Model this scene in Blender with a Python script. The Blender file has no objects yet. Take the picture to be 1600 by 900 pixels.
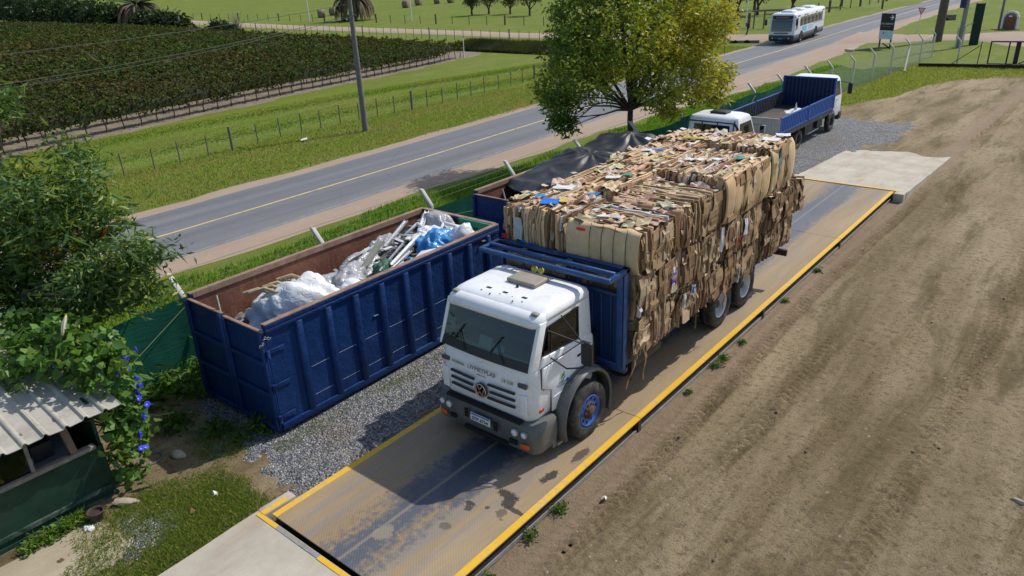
import bpy, bmesh, math, random
import numpy as np
from mathutils import Vector, Matrix

random.seed(7)
RNG = np.random.default_rng(7)
SC = bpy.context.scene
COL = SC.collection
RAD = math.radians

# ------------------------------------------------------------------ camera, sky, sun, exposure
cd = bpy.data.cameras.new('camera'); cam = bpy.data.objects.new('camera', cd); COL.objects.link(cam)
cd.sensor_width = 36.0; cd.lens = 25.94; cd.clip_start = 0.1; cd.clip_end = 4000
def cam_axes(pitch, roll, yaw):
    cy, sy, cp, sp = math.cos(yaw), math.sin(yaw), math.cos(pitch), math.sin(pitch)
    f = Vector((-sy*cp, cy*cp, -sp)); r = Vector((cy, sy, 0)); u = r.cross(f)
    cr, sr = math.cos(roll), math.sin(roll)
    return cr*r + sr*u, -sr*r + cr*u, f
_r, _u, _f = cam_axes(0.40978, -0.04333, 0.70165)
CAM = Vector((7.1788, -4.4681, 7.8764))
cam.matrix_world = Matrix(((_r.x, _u.x, -_f.x, CAM.x), (_r.y, _u.y, -_f.y, CAM.y), (_r.z, _u.z, -_f.z, CAM.z), (0, 0, 0, 1)))
SC.camera = cam

SUN_DIR = Vector((0.29, 0.84, 1.0)).normalized()
w = bpy.data.worlds.new('World'); SC.world = w; w.use_nodes = True
nt = w.node_tree; nt.nodes.clear()
sky = nt.nodes.new('ShaderNodeTexSky'); sky.sky_type = 'NISHITA'; sky.sun_disc = False
sky.sun_elevation = math.asin(SUN_DIR.z); sky.sun_rotation = math.atan2(SUN_DIR.x, SUN_DIR.y)
sky.air_density = 1.0; sky.dust_density = 1.2; sky.ozone_density = 1.0
bg = nt.nodes.new('ShaderNodeBackground'); bg.inputs[1].default_value = 0.15
wo = nt.nodes.new('ShaderNodeOutputWorld')
nt.links.new(sky.outputs[0], bg.inputs[0]); nt.links.new(bg.outputs[0], wo.inputs[0])
sl = bpy.data.lights.new('sun', 'SUN'); sl.energy = 3.9; sl.angle = RAD(0.55); sl.color = (1.0, 0.95, 0.87)
so = bpy.data.objects.new('sun', sl); COL.objects.link(so)
so.rotation_euler = (-SUN_DIR).to_track_quat('-Z', 'Y').to_euler(); so.location = (20, 40, 60)
SC.view_settings.view_transform = 'Standard'; SC.view_settings.look = 'None'
SC.view_settings.gamma = 1.0; SC.view_settings.use_curve_mapping = False
SC.view_settings.exposure = -0.02
SC.cycles.max_bounces = 6; SC.cycles.transparent_max_bounces = 12
SC.cycles.diffuse_bounces = 3; SC.cycles.glossy_bounces = 3

# ------------------------------------------------------------------ noise and terrain
def _hash(ix, iy, s):
    n = (ix.astype(np.int64)*374761393 + iy.astype(np.int64)*668265263 + s*974711) & 0x7fffffff
    n = ((n ^ (n >> 13))*1274126177) & 0x7fffffff
    return ((n ^ (n >> 16)) & 0xffff)/65535.0
def vnoise(x, y, s=0):
    x = np.asarray(x, float); y = np.asarray(y, float)
    ix = np.floor(x); iy = np.floor(y); fx = x-ix; fy = y-iy
    fx = fx*fx*(3-2*fx); fy = fy*fy*(3-2*fy)
    a = _hash(ix, iy, s); b = _hash(ix+1, iy, s); c = _hash(ix, iy+1, s); d = _hash(ix+1, iy+1, s)
    return (a*(1-fx)+b*fx)*(1-fy) + (c*(1-fx)+d*fx)*fy
def fbm(x, y, s=0, o=4):
    t = 0; a = .5; n = 0
    for i in range(o):
        t = t + a*vnoise(x, y, s+i*17); n += a; a *= .5; x = np.asarray(x)*2.03+5.1; y = np.asarray(y)*2.03+1.7
    return t/n
def zg(y):
    return np.interp(y, [-1e4, 26, 30, 38, 48, 58, 70, 85, 1e5], [0, 0, -.03, -.2, -.45, -.68, -.85, -1, -1])
def Z(y): return float(zg(y))
def sstep(a, b, x):
    t = np.clip((x-a)/(b-a), 0, 1); return t*t*(3-2*t)

# ------------------------------------------------------------------ materials
def nd(t, kind, **kw):
    n = t.nodes.new(kind)
    for k, v in kw.items():
        if k in n.inputs.keys() if hasattr(n.inputs, 'keys') else False: n.inputs[k].default_value = v
        else: setattr(n, k, v)
    return n
def ramp(t, fac, stops, interp='LINEAR'):
    r = t.nodes.new('ShaderNodeValToRGB'); r.color_ramp.interpolation = interp
    e = r.color_ramp.elements
    while len(e) < len(stops): e.new(0.5)
    for i, (p, c) in enumerate(stops):
        e[i].position = p; e[i].color = (c[0], c[1], c[2], 1) if hasattr(c, '__len__') else (c, c, c, 1)
    t.links.new(fac, r.inputs[0]); return r.outputs[0]
def mixc(t, fac, a, b, mode='MIX'):
    m = t.nodes.new('ShaderNodeMix'); m.data_type = 'RGBA'; m.blend_type = mode
    def put(s, v):
        if isinstance(v, (int, float)): s.default_value = v
        elif hasattr(v, '__len__'): s.default_value = (v[0], v[1], v[2], 1)
        else: t.links.new(v, s)
    put(m.inputs[0], fac); put(m.inputs[6], a); put(m.inputs[7], b)
    return m.outputs[2]
def mth(t, op, a, b=0.0, c=0.0):
    m = t.nodes.new('ShaderNodeMath'); m.operation = op
    for i, v in enumerate((a, b, c)):
        if isinstance(v, (int, float)): m.inputs[i].default_value = v
        else: t.links.new(v, m.inputs[i])
    return m.outputs[0]
def noise(t, vec, scale, detail=4, rough=.6, out=0, dist=0.0):
    n = t.nodes.new('ShaderNodeTexNoise'); n.inputs['Scale'].default_value = scale
    n.inputs['Detail'].default_value = detail; n.inputs['Roughness'].default_value = rough; n.inputs['Distortion'].default_value = dist
    if vec is not None: t.links.new(vec, n.inputs['Vector'])
    return n.outputs[out]
def mapping(t, vec, scale=(1, 1, 1), loc=(0, 0, 0), rot=(0, 0, 0)):
    m = t.nodes.new('ShaderNodeMapping'); m.inputs['Scale'].default_value = scale; m.inputs['Location'].default_value = loc
    m.inputs['Rotation'].default_value = rot; t.links.new(vec, m.inputs['Vector']); return m.outputs[0]
def bump(t, h, strength=.4, dist=.02):
    b = t.nodes.new('ShaderNodeBump'); b.inputs['Strength'].default_value = strength; b.inputs['Distance'].default_value = dist
    t.links.new(h, b.inputs['Height']); return b.outputs[0]
class Mat:
    def __init__(s, name, rough=.7, metal=0.0, spec=.4):
        s.m = bpy.data.materials.new(name); s.m.use_nodes = True; s.t = s.m.node_tree
        s.b = s.t.nodes['Principled BSDF']; s.b.inputs['Roughness'].default_value = rough; s.b.inputs['Metallic'].default_value = metal
        s.b.inputs['Specular IOR Level'].default_value = spec
        tc = s.t.nodes.new('ShaderNodeTexCoord'); s.obj = tc.outputs['Object']
        g = s.t.nodes.new('ShaderNodeNewGeometry'); s.pos = g.outputs['Position']
    def col(s, c):
        if hasattr(c, '__len__'): s.b.inputs['Base Color'].default_value = (c[0], c[1], c[2], 1)
        else: s.t.links.new(c, s.b.inputs['Base Color'])
        return s
    def rough(s, r): s.t.links.new(r, s.b.inputs['Roughness']); return s
    def bump(s, h, st=.4, d=.02): s.t.links.new(bump(s.t, h, st, d), s.b.inputs['Normal']); return s
    def attr(s, n='tint'):
        a = s.t.nodes.new('ShaderNodeAttribute'); a.attribute_name = n; return a.outputs['Color']
def simple(name, c, rough=.6, metal=0.0, var=.12, scale=6.0, bst=0.0, bsc=40.0, bd=.005, spec=.4, dirt=None, dirt_amt=.35, dirt_scale=3.0):
    """one colour with noise variation, optional dirt blotches and bump"""
    M = Mat(name, rough, metal, spec); t = M.t
    n = noise(t, M.obj, scale, 5, .65)
    c2 = mixc(t, ramp(t, n, [(.3, 0), (.7, 1)]), [x*(1-var) for x in c], [min(1, x*(1+var)) for x in c])
    if dirt is not None:
        n2 = noise(t, M.obj, dirt_scale, 8, .75, dist=.6)
        c2 = mixc(t, mth(t, 'MULTIPLY', ramp(t, n2, [(.48, 0), (.66, 1)]), dirt_amt), c2, dirt)
    M.col(c2)
    if bst: M.bump(noise(t, M.obj, bsc, 4, .6), bst, bd)
    r = ramp(t, n, [(.2, max(0, rough-.1)), (.8, min(1, rough+.1))]); M.rough(r)
    return M.m

# ------------------------------------------------------------------ mesh builder
class MB:
    def __init__(s): s.v = []; s.f = []; s.mi = []; s.sm = []; s.tint = []
    def add(s, vs, fs, m=0, smooth=False, tint=None, T=None):
        o = len(s.v)
        for v in vs:
            v = Vector(v)
            s.v.append(T @ v if T is not None else v)
        for f in fs:
            s.f.append(tuple(i+o for i in f)); s.mi.append(m); s.sm.append(smooth); s.tint.append(tint or (1, 1, 1))
        return s
    def box(s, c, d, m=0, R=None, tint=None, T=None):
        x, y, z = d[0]/2, d[1]/2, d[2]/2
        vs = [Vector((a*x, b*y, e*z)) for e in (-1, 1) for b in (-1, 1) for a in (-1, 1)]
        if R is not None: vs = [R @ v for v in vs]
        vs = [v+Vector(c) for v in vs]
        return s.add(vs, [(0, 2, 3, 1), (4, 5, 7, 6), (0, 1, 5, 4), (2, 6, 7, 3), (0, 4, 6, 2), (1, 3, 7, 5)], m, False, tint, T)
    def b2(s, lo, hi, m=0, **k):
        return s.box([(a+b)/2 for a, b in zip(lo, hi)], [abs(b-a) for a, b in zip(lo, hi)], m, **k)
    def bar(s, p, q, w_, h_, m=0, up=(0, 0, 1), tint=None, T=None):
        p = Vector(p); q = Vector(q); d = (q-p); L = d.length; d.normalize()
        u = Vector(up)
        if abs(d.dot(u)) > .98: u = Vector((0, 1, 0))
        x = d.cross(u).normalized(); z = x.cross(d)
        R = Matrix((x, d, z)).transposed()
        return s.box((p+q)/2, (w_, L, h_), m, R=R, tint=tint, T=T)
    def path(s, pts, r, n=8, m=0, smooth=True, caps=True, tint=None, T=None):
        pts = [Vector(p) for p in pts]; k = len(pts)
        rs = r if hasattr(r, '__len__') else [r]*k
        vs = []; prev = None
        for i, p in enumerate(pts):
            d = (pts[min(i+1, k-1)]-pts[max(i-1, 0)]).normalized()
            if prev is None:
                a = Vector((0, 0, 1)) if abs(d.z) < .9 else Vector((1, 0, 0)); x = d.cross(a).normalized()
            else: x = (prev-d*prev.dot(d)).normalized()
            prev = x; y = d.cross(x)
            for j in range(n):
                an = 2*math.pi*j/n; vs.append(p+(x*math.cos(an)+y*math.sin(an))*rs[i])
        fs = [(i*n+j, i*n+(j+1) % n, (i+1)*n+(j+1) % n, (i+1)*n+j) for i in range(k-1) for j in range(n)]
        s.add(vs, fs, m, smooth, tint, T)
        if caps:
            s.add(vs[:n], [tuple(range(n))[::-1]], m, False, tint, T); s.add(vs[-n:], [tuple(range(n))], m, False, tint, T)
        return s
    def lathe(s, prof, o=(0, 0, 0), axis='x', n=24, m=0, smooth=True, closed=False, tint=None, T=None, caps=True):
        o = Vector(o); vs = []
        for r, h in prof:
            for j in range(n):
                a = 2*math.pi*j/n; c, d = r*math.cos(a), r*math.sin(a)
                vs.append(o+(Vector((h, c, d)) if axis == 'x' else Vector((c, h, d)) if axis == 'y' else Vector((c, d, h))))
        k = len(prof)
        fs = [(i*n+j, i*n+(j+1) % n, ((i+1) % k)*n+(j+1) % n, ((i+1) % k)*n+j) for i in range(k if closed else k-1) for j in range(n)]
        s.add(vs, fs, m, smooth, tint, T)
        if not closed and caps:
            s.add(vs[:n], [tuple(range(n))], m, False, tint, T); s.add(vs[-n:], [tuple(range(n))[::-1]], m, False, tint, T)
        return s
    def prism(s, poly, o, ux, uy, dep, m=0, tint=None, T=None):
        o = Vector(o); ux = Vector(ux); uy = Vector(uy); dep = Vector(dep); n = len(poly)
        a = [o+ux*p[0]+uy*p[1] for p in poly]; b = [p+dep for p in a]
        fs = [tuple(range(n))[::-1], tuple(range(n, 2*n))]+[(i, (i+1) % n, n+(i+1) % n, n+i) for i in range(n)]
        return s.add(a+b, fs, m, False, tint, T)
    def loft(s, rings, m=0, smooth=False, caps=True, tint=None):
        n = len(rings[0]); vs = [v for r in rings for v in r]; k = len(rings)
        fs = [(i*n+j, i*n+(j+1) % n, (i+1)*n+(j+1) % n, (i+1)*n+j) for i in range(k-1) for j in range(n)]
        if caps: fs += [tuple(range(n))[::-1], tuple(range((k-1)*n, k*n))]
        return s.add(vs, fs, m, smooth, tint)
    def quad(s, a, b, c, d, m=0, tint=None): return s.add([a, b, c, d], [(0, 1, 2, 3)], m, False, tint)

def mesh_np(name, V, F, mats, mi=None, tint=None, smooth=None):
    """V (n,3), F list of tuples or (n,k) array"""
    me = bpy.data.meshes.new(name)
    if isinstance(F, np.ndarray):
        k = F.shape[1]; nf = len(F)
        me.vertices.add(len(V)); me.vertices.foreach_set('co', np.asarray(V, np.float32).ravel())
        me.loops.add(nf*k); me.loops.foreach_set('vertex_index', F.astype(np.int32).ravel())
        me.polygons.add(nf); me.polygons.foreach_set('loop_start', np.arange(0, nf*k, k, dtype=np.int32))
        me.update(calc_edges=True)
    else:
        me.from_pydata([tuple(v) for v in V], [], F); nf = len(F)
    for m in (mats if isinstance(mats, (list, tuple)) else [mats]): me.materials.append(m)
    if mi is not None: me.polygons.foreach_set('material_index', np.asarray(mi, np.int32))
    if smooth is not None: me.polygons.foreach_set('use_smooth', np.asarray(smooth, bool) if hasattr(smooth, '__len__') else np.full(nf, smooth))
    if tint is not None:
        a = me.attributes.new('tint', 'FLOAT_VECTOR', 'FACE'); a.data.foreach_set('vector', np.asarray(tint, np.float32).ravel())
    me.validate(); me.update()
    return me
def link(name, me, parent=None, loc=None):
    o = bpy.data.objects.new(name, me); COL.objects.link(o)
    if parent is not None: o.parent = parent
    if loc is not None: o.location = loc
    return o
def obj(name, mb, mats, parent=None, bevel=0.0, seg=2, loc=None, angle=40):
    use_t = any(t != (1, 1, 1) for t in mb.tint)
    me = mesh_np(name, mb.v, mb.f, mats, mb.mi, mb.tint if use_t else None, mb.sm)
    bm = bmesh.new(); bm.from_mesh(me); bmesh.ops.recalc_face_normals(bm, faces=bm.faces)
    if bevel:
        bmesh.ops.remove_doubles(bm, verts=bm.verts, dist=1e-5)
        es = [e for e in bm.edges if len(e.link_faces) == 2 and e.calc_face_angle(0) > RAD(angle)]
        bmesh.ops.bevel(bm, geom=es, offset=bevel, segments=seg, profile=.5, affect='EDGES', clamp_overlap=True)
        for f in bm.faces: f.smooth = True
    bm.to_mesh(me); bm.free()
    if bevel: me.set_sharp_from_angle(angle=RAD(50))
    return link(name, me, parent, loc)
def tag(o, label=None, cat=None, group=None, kind=None):
    if label: o['label'] = label
    if cat: o['category'] = cat
    if group: o['group'] = group
    if kind: o['kind'] = kind
    return o
def thing(name, label, cat, loc=(0, 0, 0), rz=0.0, group=None):
    o = bpy.data.objects.new(name, None); COL.objects.link(o); o.empty_display_size = .3
    o.location = loc; o.rotation_euler = (0, 0, rz)
    return tag(o, label, cat, group)
def copy_tree(o, parent=None):
    c = o.copy(); COL.objects.link(c)
    if parent is not None: c.parent = parent
    for ch in list(o.children): copy_tree(ch, c)
    return c
def text_mesh(body, size, ext=.004, align='CENTER'):
    cu = bpy.data.curves.new('lettering', 'FONT'); cu.body = body; cu.size = size; cu.extrude = ext; cu.align_x = align; cu.align_y = 'CENTER'
    o = bpy.data.objects.new('lettering_tmp', cu); COL.objects.link(o)
    dg = bpy.context.evaluated_depsgraph_get(); dg.update()
    me = bpy.data.meshes.new_from_object(o.evaluated_get(dg)); bpy.data.objects.remove(o); bpy.data.curves.remove(cu)
    return me
def text_on(name, body, size, mat_, parent, o, ux, uy, ext=.004, sx=1.0):
    """lettering whose baseline runs along ux, up along uy, at point o"""
    me = text_mesh(body, size, ext); me.materials.clear(); me.materials.append(mat_)
    ux = Vector(ux).normalized(); uy = Vector(uy).normalized(); uz = ux.cross(uy)
    T = Matrix.Translation(Vector(o)) @ Matrix((ux, uy, uz)).transposed().to_4x4() @ Matrix.Diagonal((sx, 1, 1, 1))
    me.transform(T); return link(name, me, parent)
def field(name, xs, ys, hfun, mat_, cull=-.025, kind='structure', smooth=True):
    """a sheet that follows the terrain; where its height over the ground falls below zero it dips under the sheet beneath"""
    X, Y = np.meshgrid(xs, ys); h = hfun(X, Y); Zs = zg(Y)+h
    ny, nx = X.shape; I = np.arange(nx*ny).reshape(ny, nx)
    F = np.stack([I[:-1, :-1], I[:-1, 1:], I[1:, 1:], I[1:, :-1]], -1).reshape(-1, 4)
    hf = h.ravel(); keep = hf[F].max(1) > cull; F = F[keep]
    used = np.unique(F); re = np.full(nx*ny, -1); re[used] = np.arange(len(used))
    V = np.stack([X.ravel(), Y.ravel(), Zs.ravel()], -1)[used]
    o = link(name, mesh_np(name, V, re[F], mat_, smooth=smooth)); o['kind'] = kind
    return o
def strip(name, pts, mat_, h=.03, step=1.0, jitter=0.0, kind='structure', edge=0.0):
    """ribbon through (x, y, half width left, half width right)"""
    P = np.array(pts, float); d = np.r_[0, np.cumsum(np.hypot(np.diff(P[:, 0]), np.diff(P[:, 1])))]
    s_ = np.arange(0, d[-1], step); x = np.interp(s_, d, P[:, 0]); y = np.interp(s_, d, P[:, 1])
    k = np.ones(9)/9
    def smo(a): return np.convolve(np.pad(a, 4, mode='reflect', reflect_type='odd'), k, 'valid')
    x = smo(x); y = smo(y); a = np.interp(s_, d, P[:, 2]); b = np.interp(s_, d, P[:, 3])
    tx = np.gradient(x); ty = np.gradient(y); L = np.hypot(tx, ty); nx_, ny_ = -ty/L, tx/L
    a = a+jitter*(fbm(s_*.35, s_*0+1, 3)-.5)*2; b = b+jitter*(fbm(s_*.35, s_*0+9, 4)-.5)*2
    cols = [(-a, -edge), (-a*.97, h), (0*a, h*1.3), (b*.97, h), (b, -edge)]
    V = []
    for off, hh in cols: V.append(np.stack([x-nx_*off, y-ny_*off, zg(y-ny_*off)+hh], -1))
    V = np.stack(V, 1); n, c = V.shape[:2]; I = np.arange(n*c).reshape(n, c)
    F = np.stack([I[:-1, :-1], I[:-1, 1:], I[1:, 1:], I[1:, :-1]], -1).reshape(-1, 4)
    o = link(name, mesh_np(name, V.reshape(-1, 3), F, mat_, smooth=True)); o['kind'] = kind
    return o
# ------------------------------------------------------------------ ground materials
def mat_grass(name, a, b, c, dry):
    M = Mat(name, .9, 0, .15); t = M.t
    n1 = noise(t, M.obj, .12, 5, .6); n2 = noise(t, M.obj, 1.3, 6, .7); n3 = noise(t, M.obj, 14, 4, .7)
    c1 = mixc(t, ramp(t, n1, [(.35, 0), (.65, 1)]), a, b)
    c1 = mixc(t, ramp(t, n2, [(.45, 0), (.7, .8)]), c1, c)
    mp = mapping(t, M.obj, (1, .22, 1))
    c1 = mixc(t, ramp(t, noise(t, mp, .5, 6, .7), [(.52, 0), (.7, .75)]), c1, dry)
    c1 = mixc(t, ramp(t, n3, [(.3, .55), (.7, 0)]), c1, [x*.45 for x in a])
    M.col(c1); M.bump(n3, .8, .08); return M.m
GRASS = mat_grass('grass_field', (.130, .190, .020), (.175, .22, .028), (.21, .225, .042), (.28, .245, .09))
def mat_dirt():
    M = Mat('dirt', .95, 0, .15); t = M.t
    mp = mapping(t, M.obj, (1, .16, 1), rot=(0, 0, RAD(2)))
    a = noise(t, mp, .45, 7, .68); b = noise(t, M.obj, .22, 4, .6); c = noise(t, M.obj, 7, 8, .8); d = noise(t, M.obj, 32, 5, .8)
    c1 = mixc(t, ramp(t, a, [(.40, 0), (.60, 1)]), (.225, .168, .090), (.40, .312, .193))
    c1 = mixc(t, ramp(t, b, [(.5, 0), (.72, .6)]), c1, (.40, .295, .185))
    c1 = mixc(t, ramp(t, noise(t, mp, 1.1, 6, .7, dist=.4), [(.5, 0), (.62, .8)]), c1, (.145, .117, .054))
    c1 = mixc(t, ramp(t, c, [(.36, .7), (.5, 0)]), c1, (.095, .072, .042))
    c1 = mixc(t, ramp(t, d, [(.36, .75), (.47, 0)]), c1, (.085, .064, .038))
    c1 = mixc(t, ramp(t, noise(t, M.obj, 60, 2, .5), [(.68, 0), (.76, .45)]), c1, (.46, .39, .29))
    sp = t.nodes.new('ShaderNodeSeparateXYZ'); t.links.new(M.obj, sp.inputs[0])
    xe = mth(t, 'ADD', sp.outputs[0], mth(t, 'MULTIPLY', mth(t, 'SUBTRACT', noise(t, M.obj, 1.3, 6, .7), .5), 1.6))
    c1 = mixc(t, ramp(t, mth(t, 'DIVIDE', xe, 4.0), [(.30, 0), (.42, .75), (.50, .75), (.60, 0)]), c1, mixc(t, d, (.235, .168, .108), (.38, .285, .20)))
    M.col(c1)
    h = mth(t, 'ADD', c, mth(t, 'MULTIPLY', d, .5)); M.bump(h, 1.0, .06); return M.m
DIRT = mat_dirt()
def mat_shoulder():
    M = Mat('pink_gravel_soil', .95, 0, .15); t = M.t
    a = noise(t, mapping(t, M.obj, (1, .25, 1)), .9, 6, .7); d = noise(t, M.obj, 30, 4, .7)
    c1 = mixc(t, a, (.30, .22, .16), (.43, .335, .26)); c1 = mixc(t, ramp(t, d, [(.3, .4), (.55, 0)]), c1, (.2, .15, .11))
    M.col(c1); M.bump(d, .4, .03); return M.m
SHOULDER = mat_shoulder()
def mat_gravel():
    M = Mat('grey_gravel', .85, 0, .25); t = M.t
    v = t.nodes.new('ShaderNodeTexVoronoi'); v.inputs['Scale'].default_value = 30; t.links.new(M.obj, v.inputs['Vector'])
    v2 = t.nodes.new('ShaderNodeTexVoronoi'); v2.inputs['Scale'].default_value = 13; t.links.new(M.obj, v2.inputs['Vector'])
    sx = t.nodes.new('ShaderNodeSeparateColor'); t.links.new(v.outputs['Color'], sx.inputs[0])
    c1 = ramp(t, sx.outputs[0], [(0, (.085, .095, .115)), (.35, (.17, .18, .20)), (.7, (.25, .255, .265)), (.9, (.42, .41, .39)), (1, (.62, .59, .53))])
    s2 = t.nodes.new('ShaderNodeSeparateColor'); t.links.new(v2.outputs['Color'], s2.inputs[0])
    c1 = mixc(t, ramp(t, s2.outputs[1], [(.78, 0), (.84, .7)]), c1, (.36, .35, .33))
    c1 = mixc(t, ramp(t, noise(t, M.obj, .8, 5, .7), [(.5, 0), (.68, .6)]), c1, (.22, .175, .125))
    c1 = mixc(t, ramp(t, v.outputs['Distance'], [(.35, 0), (.75, .75)]), c1, (.05, .05, .05))
    M.col(c1); inv = mth(t, 'SUBTRACT', 1, v.outputs['Distance']); M.bump(mth(t, 'ADD', inv, mth(t, 'MULTIPLY', mth(t, 'SUBTRACT', 1, v2.outputs['Distance']), .8)), .9, .035); return M.m
GRAVEL = mat_gravel()
def mat_asphalt():
    M = Mat('worn_asphalt', .85, 0, .3); t = M.t
    a = noise(t, mapping(t, M.obj, (1.2, .03, 1)), 1.0, 4, .6); b = noise(t, M.obj, 1.2, 6, .7); d = noise(t, M.obj, 60, 3, .7)
    c1 = mixc(t, ramp(t, a, [(.35, 0), (.65, 1)]), (.135, .14, .152), (.20, .203, .212))
    c1 = mixc(t, ramp(t, b, [(.5, 0), (.75, .4)]), c1, (.125, .125, .135)); c1 = mixc(t, ramp(t, d, [(.3, .35), (.6, 0)]), c1, (.1, .1, .1))
    vo = t.nodes.new('ShaderNodeTexVoronoi'); vo.feature = 'DISTANCE_TO_EDGE'; vo.inputs['Scale'].default_value = .45
    t.links.new(mixc(t, .12, M.obj, noise(t, M.obj, 1.5, 4, .6, out=1)), vo.inputs['Vector'])
    c1 = mixc(t, ramp(t, vo.outputs[0], [(0, .28), (.008, 0)]), c1, (.06, .06, .06))
    M.col(c1); M.bump(d, .3, .01); return M.m
ASPHALT = mat_asphalt()
def mat_paint_worn(name, c, under, amt=.5, sc=14):
    M = Mat(name, .65, 0, .35); t = M.t
    n = noise(t, M.obj, sc, 6, .75); n2 = noise(t, M.obj, 1.1, 3, .6)
    f = mth(t, 'MULTIPLY', ramp(t, mth(t, 'ADD', mth(t, 'MULTIPLY', n, .6), mth(t, 'MULTIPLY', n2, .4)), [(.5, 0), (.62, 1)]), amt)
    M.col(mixc(t, f, mixc(t, ramp(t, n2, [(.3, 0), (.7, 1)]), [x*.85 for x in c], c), under)); return M.m
ROAD_YELLOW = mat_paint_worn('worn_yellow_road_paint', (.62, .47, .17), (.2, .19, .17), .75, 4)
ROAD_WHITE = mat_paint_worn('worn_white_road_paint', (.25, .25, .25), (.13, .13, .13), 1.0, 2.2)
YELLOW = mat_paint_worn('yellow_safety_paint', (.78, .45, .025), (.42, .33, .2), .75, 9)
def mat_concrete(name, a, b, stain):
    M = Mat(name, .9, 0, .2); t = M.t
    n = noise(t, M.obj, .9, 7, .68); n2 = noise(t, mapping(t, M.obj, (1, .3, 1)), 1.6, 6, .7); d = noise(t, M.obj, 45, 4, .7)
    c1 = mixc(t, ramp(t, n, [(.35, 0), (.65, 1)]), a, b); c1 = mixc(t, ramp(t, n2, [(.5, 0), (.7, .65)]), c1, stain)
    c1 = mixc(t, ramp(t, d, [(.25, .3), (.45, 0)]), c1, [x*.6 for x in a])
    M.col(c1); M.bump(mth(t, 'ADD', n, mth(t, 'MULTIPLY', d, .25)), .35, .02); return M.m
CONC = mat_concrete('pale_concrete', (.40, .36, .29), (.52, .475, .39), (.35, .275, .19))
CONC_POST = mat_concrete('post_concrete', (.44, .43, .40), (.58, .57, .54), (.30, .29, .26))

# ------------------------------------------------------------------ ground, yard, gravel, roads
def axis(lo, hi, d0, l0, l1, g=1.22):
    mid = list(np.arange(l0, l1+1e-6, d0)); a = []; s_ = d0; x = l0
    while x > lo: s_ *= g; x -= s_; a.append(x)
    b = []; s_ = d0; x = l1
    while x < hi: s_ *= g; x += s_; b.append(x)
    return np.array(a[::-1]+mid+b)
def yard_far(X): return np.interp(X, [-8, -6, -5.2, -4.2, -3.6, -2, -.5, 1, 8, 60], [38, 40, 43, 46.5, 54, 57, 59.6, 60.3, 61, 62])
def h_ground(X, Y):
    base = .05*(fbm(X*.5, Y*.5, 1)-.5)
    ditch = -.28*np.exp(-((X+10.6)/1.2)**2)*sstep(34, 40, Y)*sstep(76, 70, Y)
    far = np.clip((Y-110)/120, 0, 3)*2.2*sstep(-20, -120, X)
    return np.where((X > -7.6) & (Y < yard_far(X)-2.2), -.16, base)+ditch+far
field('ground', axis(-1600, 900, .6, -58, 8), axis(-300, 1700, .6, -14, 112), h_ground, GRASS, cull=-9)

TRACKS = [(2.15, .42, 0, .055), (2.75, .4, .01, .03), (3.35, .5, -.006, .04), (4.3, .42, .03, .03), (5.3, .5, .05, .035), (6.6, .45, .05, .04), (8.2, .5, .08, .04), (7.4, .45, -.02, .035), (10.2, .6, .06, .04)]
def h_yard(X, Y):
    m = (yard_far(X)-Y)+3.2*(fbm(X*.45, Y*.3, 11)-.5)
    left = (X+7.0)+1.0*(fbm(X*.9, Y*.7, 12)-.5)
    h = .035*np.clip(m/1.2, -1, 1)+.02*np.clip(np.minimum(left, 0)/.3, -3, 0)
    h = h+.05*(fbm(X*.8, Y*.45, 13)-.5)+.03*(fbm(X*3, Y*2.2, 14, 3)-.5)+.016*(fbm(X*9, Y*8, 15, 2)-.5)
    for k, (x0, wd, sl_, dp) in enumerate(TRACKS):
        if k < 3: xc = x0+sl_*(Y-5)+.10*np.sin(Y*.35+k)
        else: xc = x0+sl_*(Y-5)+.35*np.sin(Y*.13+k*1.7)
        u = (X-xc)/(wd/2); inside = np.exp(-np.clip(u, -4, 4)**4)
        fade = sstep(.42, .6, vnoise(Y*.12, Y*0+k*7.3, 31+k)) if k > 0 else sstep(.25, .5, vnoise(Y*.16, Y*0+k, 31))
        lug = np.sign(np.sin(2*np.pi*(Y+.22*np.abs(u))/.19)) if k in (0, 2, 4, 5) else np.sign(np.sin(2*np.pi*(Y+.1*u)/.12))
        h = h-1.5*dp*inside*fade*(.5+.5*lug)+.6*dp*fade*np.exp(-((np.abs(u)-1.25)/.3)**2)
    return np.maximum(h, -.03)*np.where(m < -1.5, 1, 1)
yy = np.r_[np.arange(-9, 26, .06), np.arange(26, 66, .16)]
field('yard', np.r_[np.arange(-7.8, 1.2, .12), np.arange(1.2, 9.2, .055), np.arange(9.2, 34, .35)], yy, h_yard, DIRT)

def h_gravel(X, Y):
    n = fbm(X*.8, Y*.8, 21); n2 = fbm(X*2.2, Y*2.2, 22)
    a = np.minimum(np.minimum(Y-.25+.5*(X+2.2)*0, 27-Y), np.minimum(X+6.5, -1.7-X)*1.5)
    # diagonal near edge: gravel reaches the ramp corner, grass holds the corner by the shed
    dia = (Y-.2)+.22*(X+2.0)+.45
    a = np.minimum(a, dia*1.1)
    patch1 = .75-np.hypot((X+2.95)*1.0, (Y+1.35)*.9)
    patch2 = np.minimum(2.9-np.abs(X+3.4), np.minimum(Y-24, 36.8-Y))*.6
    a = np.maximum(a-.45*sstep(-3.9, -4.6, X)*sstep(1.6, 1.0, Y), np.maximum(patch1, patch2))
    return .055*np.clip(a+1.5*(n-.5)+1.2*(n2-.5)+.8*(fbm(X*6, Y*6, 24, 2)-.5), -.8, .75)+.028+.012*(fbm(X*11, Y*11, 23, 2)-.5)
field('gravel_bed', np.arange(-7.2, -.6, .06), np.r_[np.arange(-3, 12, .06), np.arange(12, 38, .15)], h_gravel, GRAVEL, cull=-.01)

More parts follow.
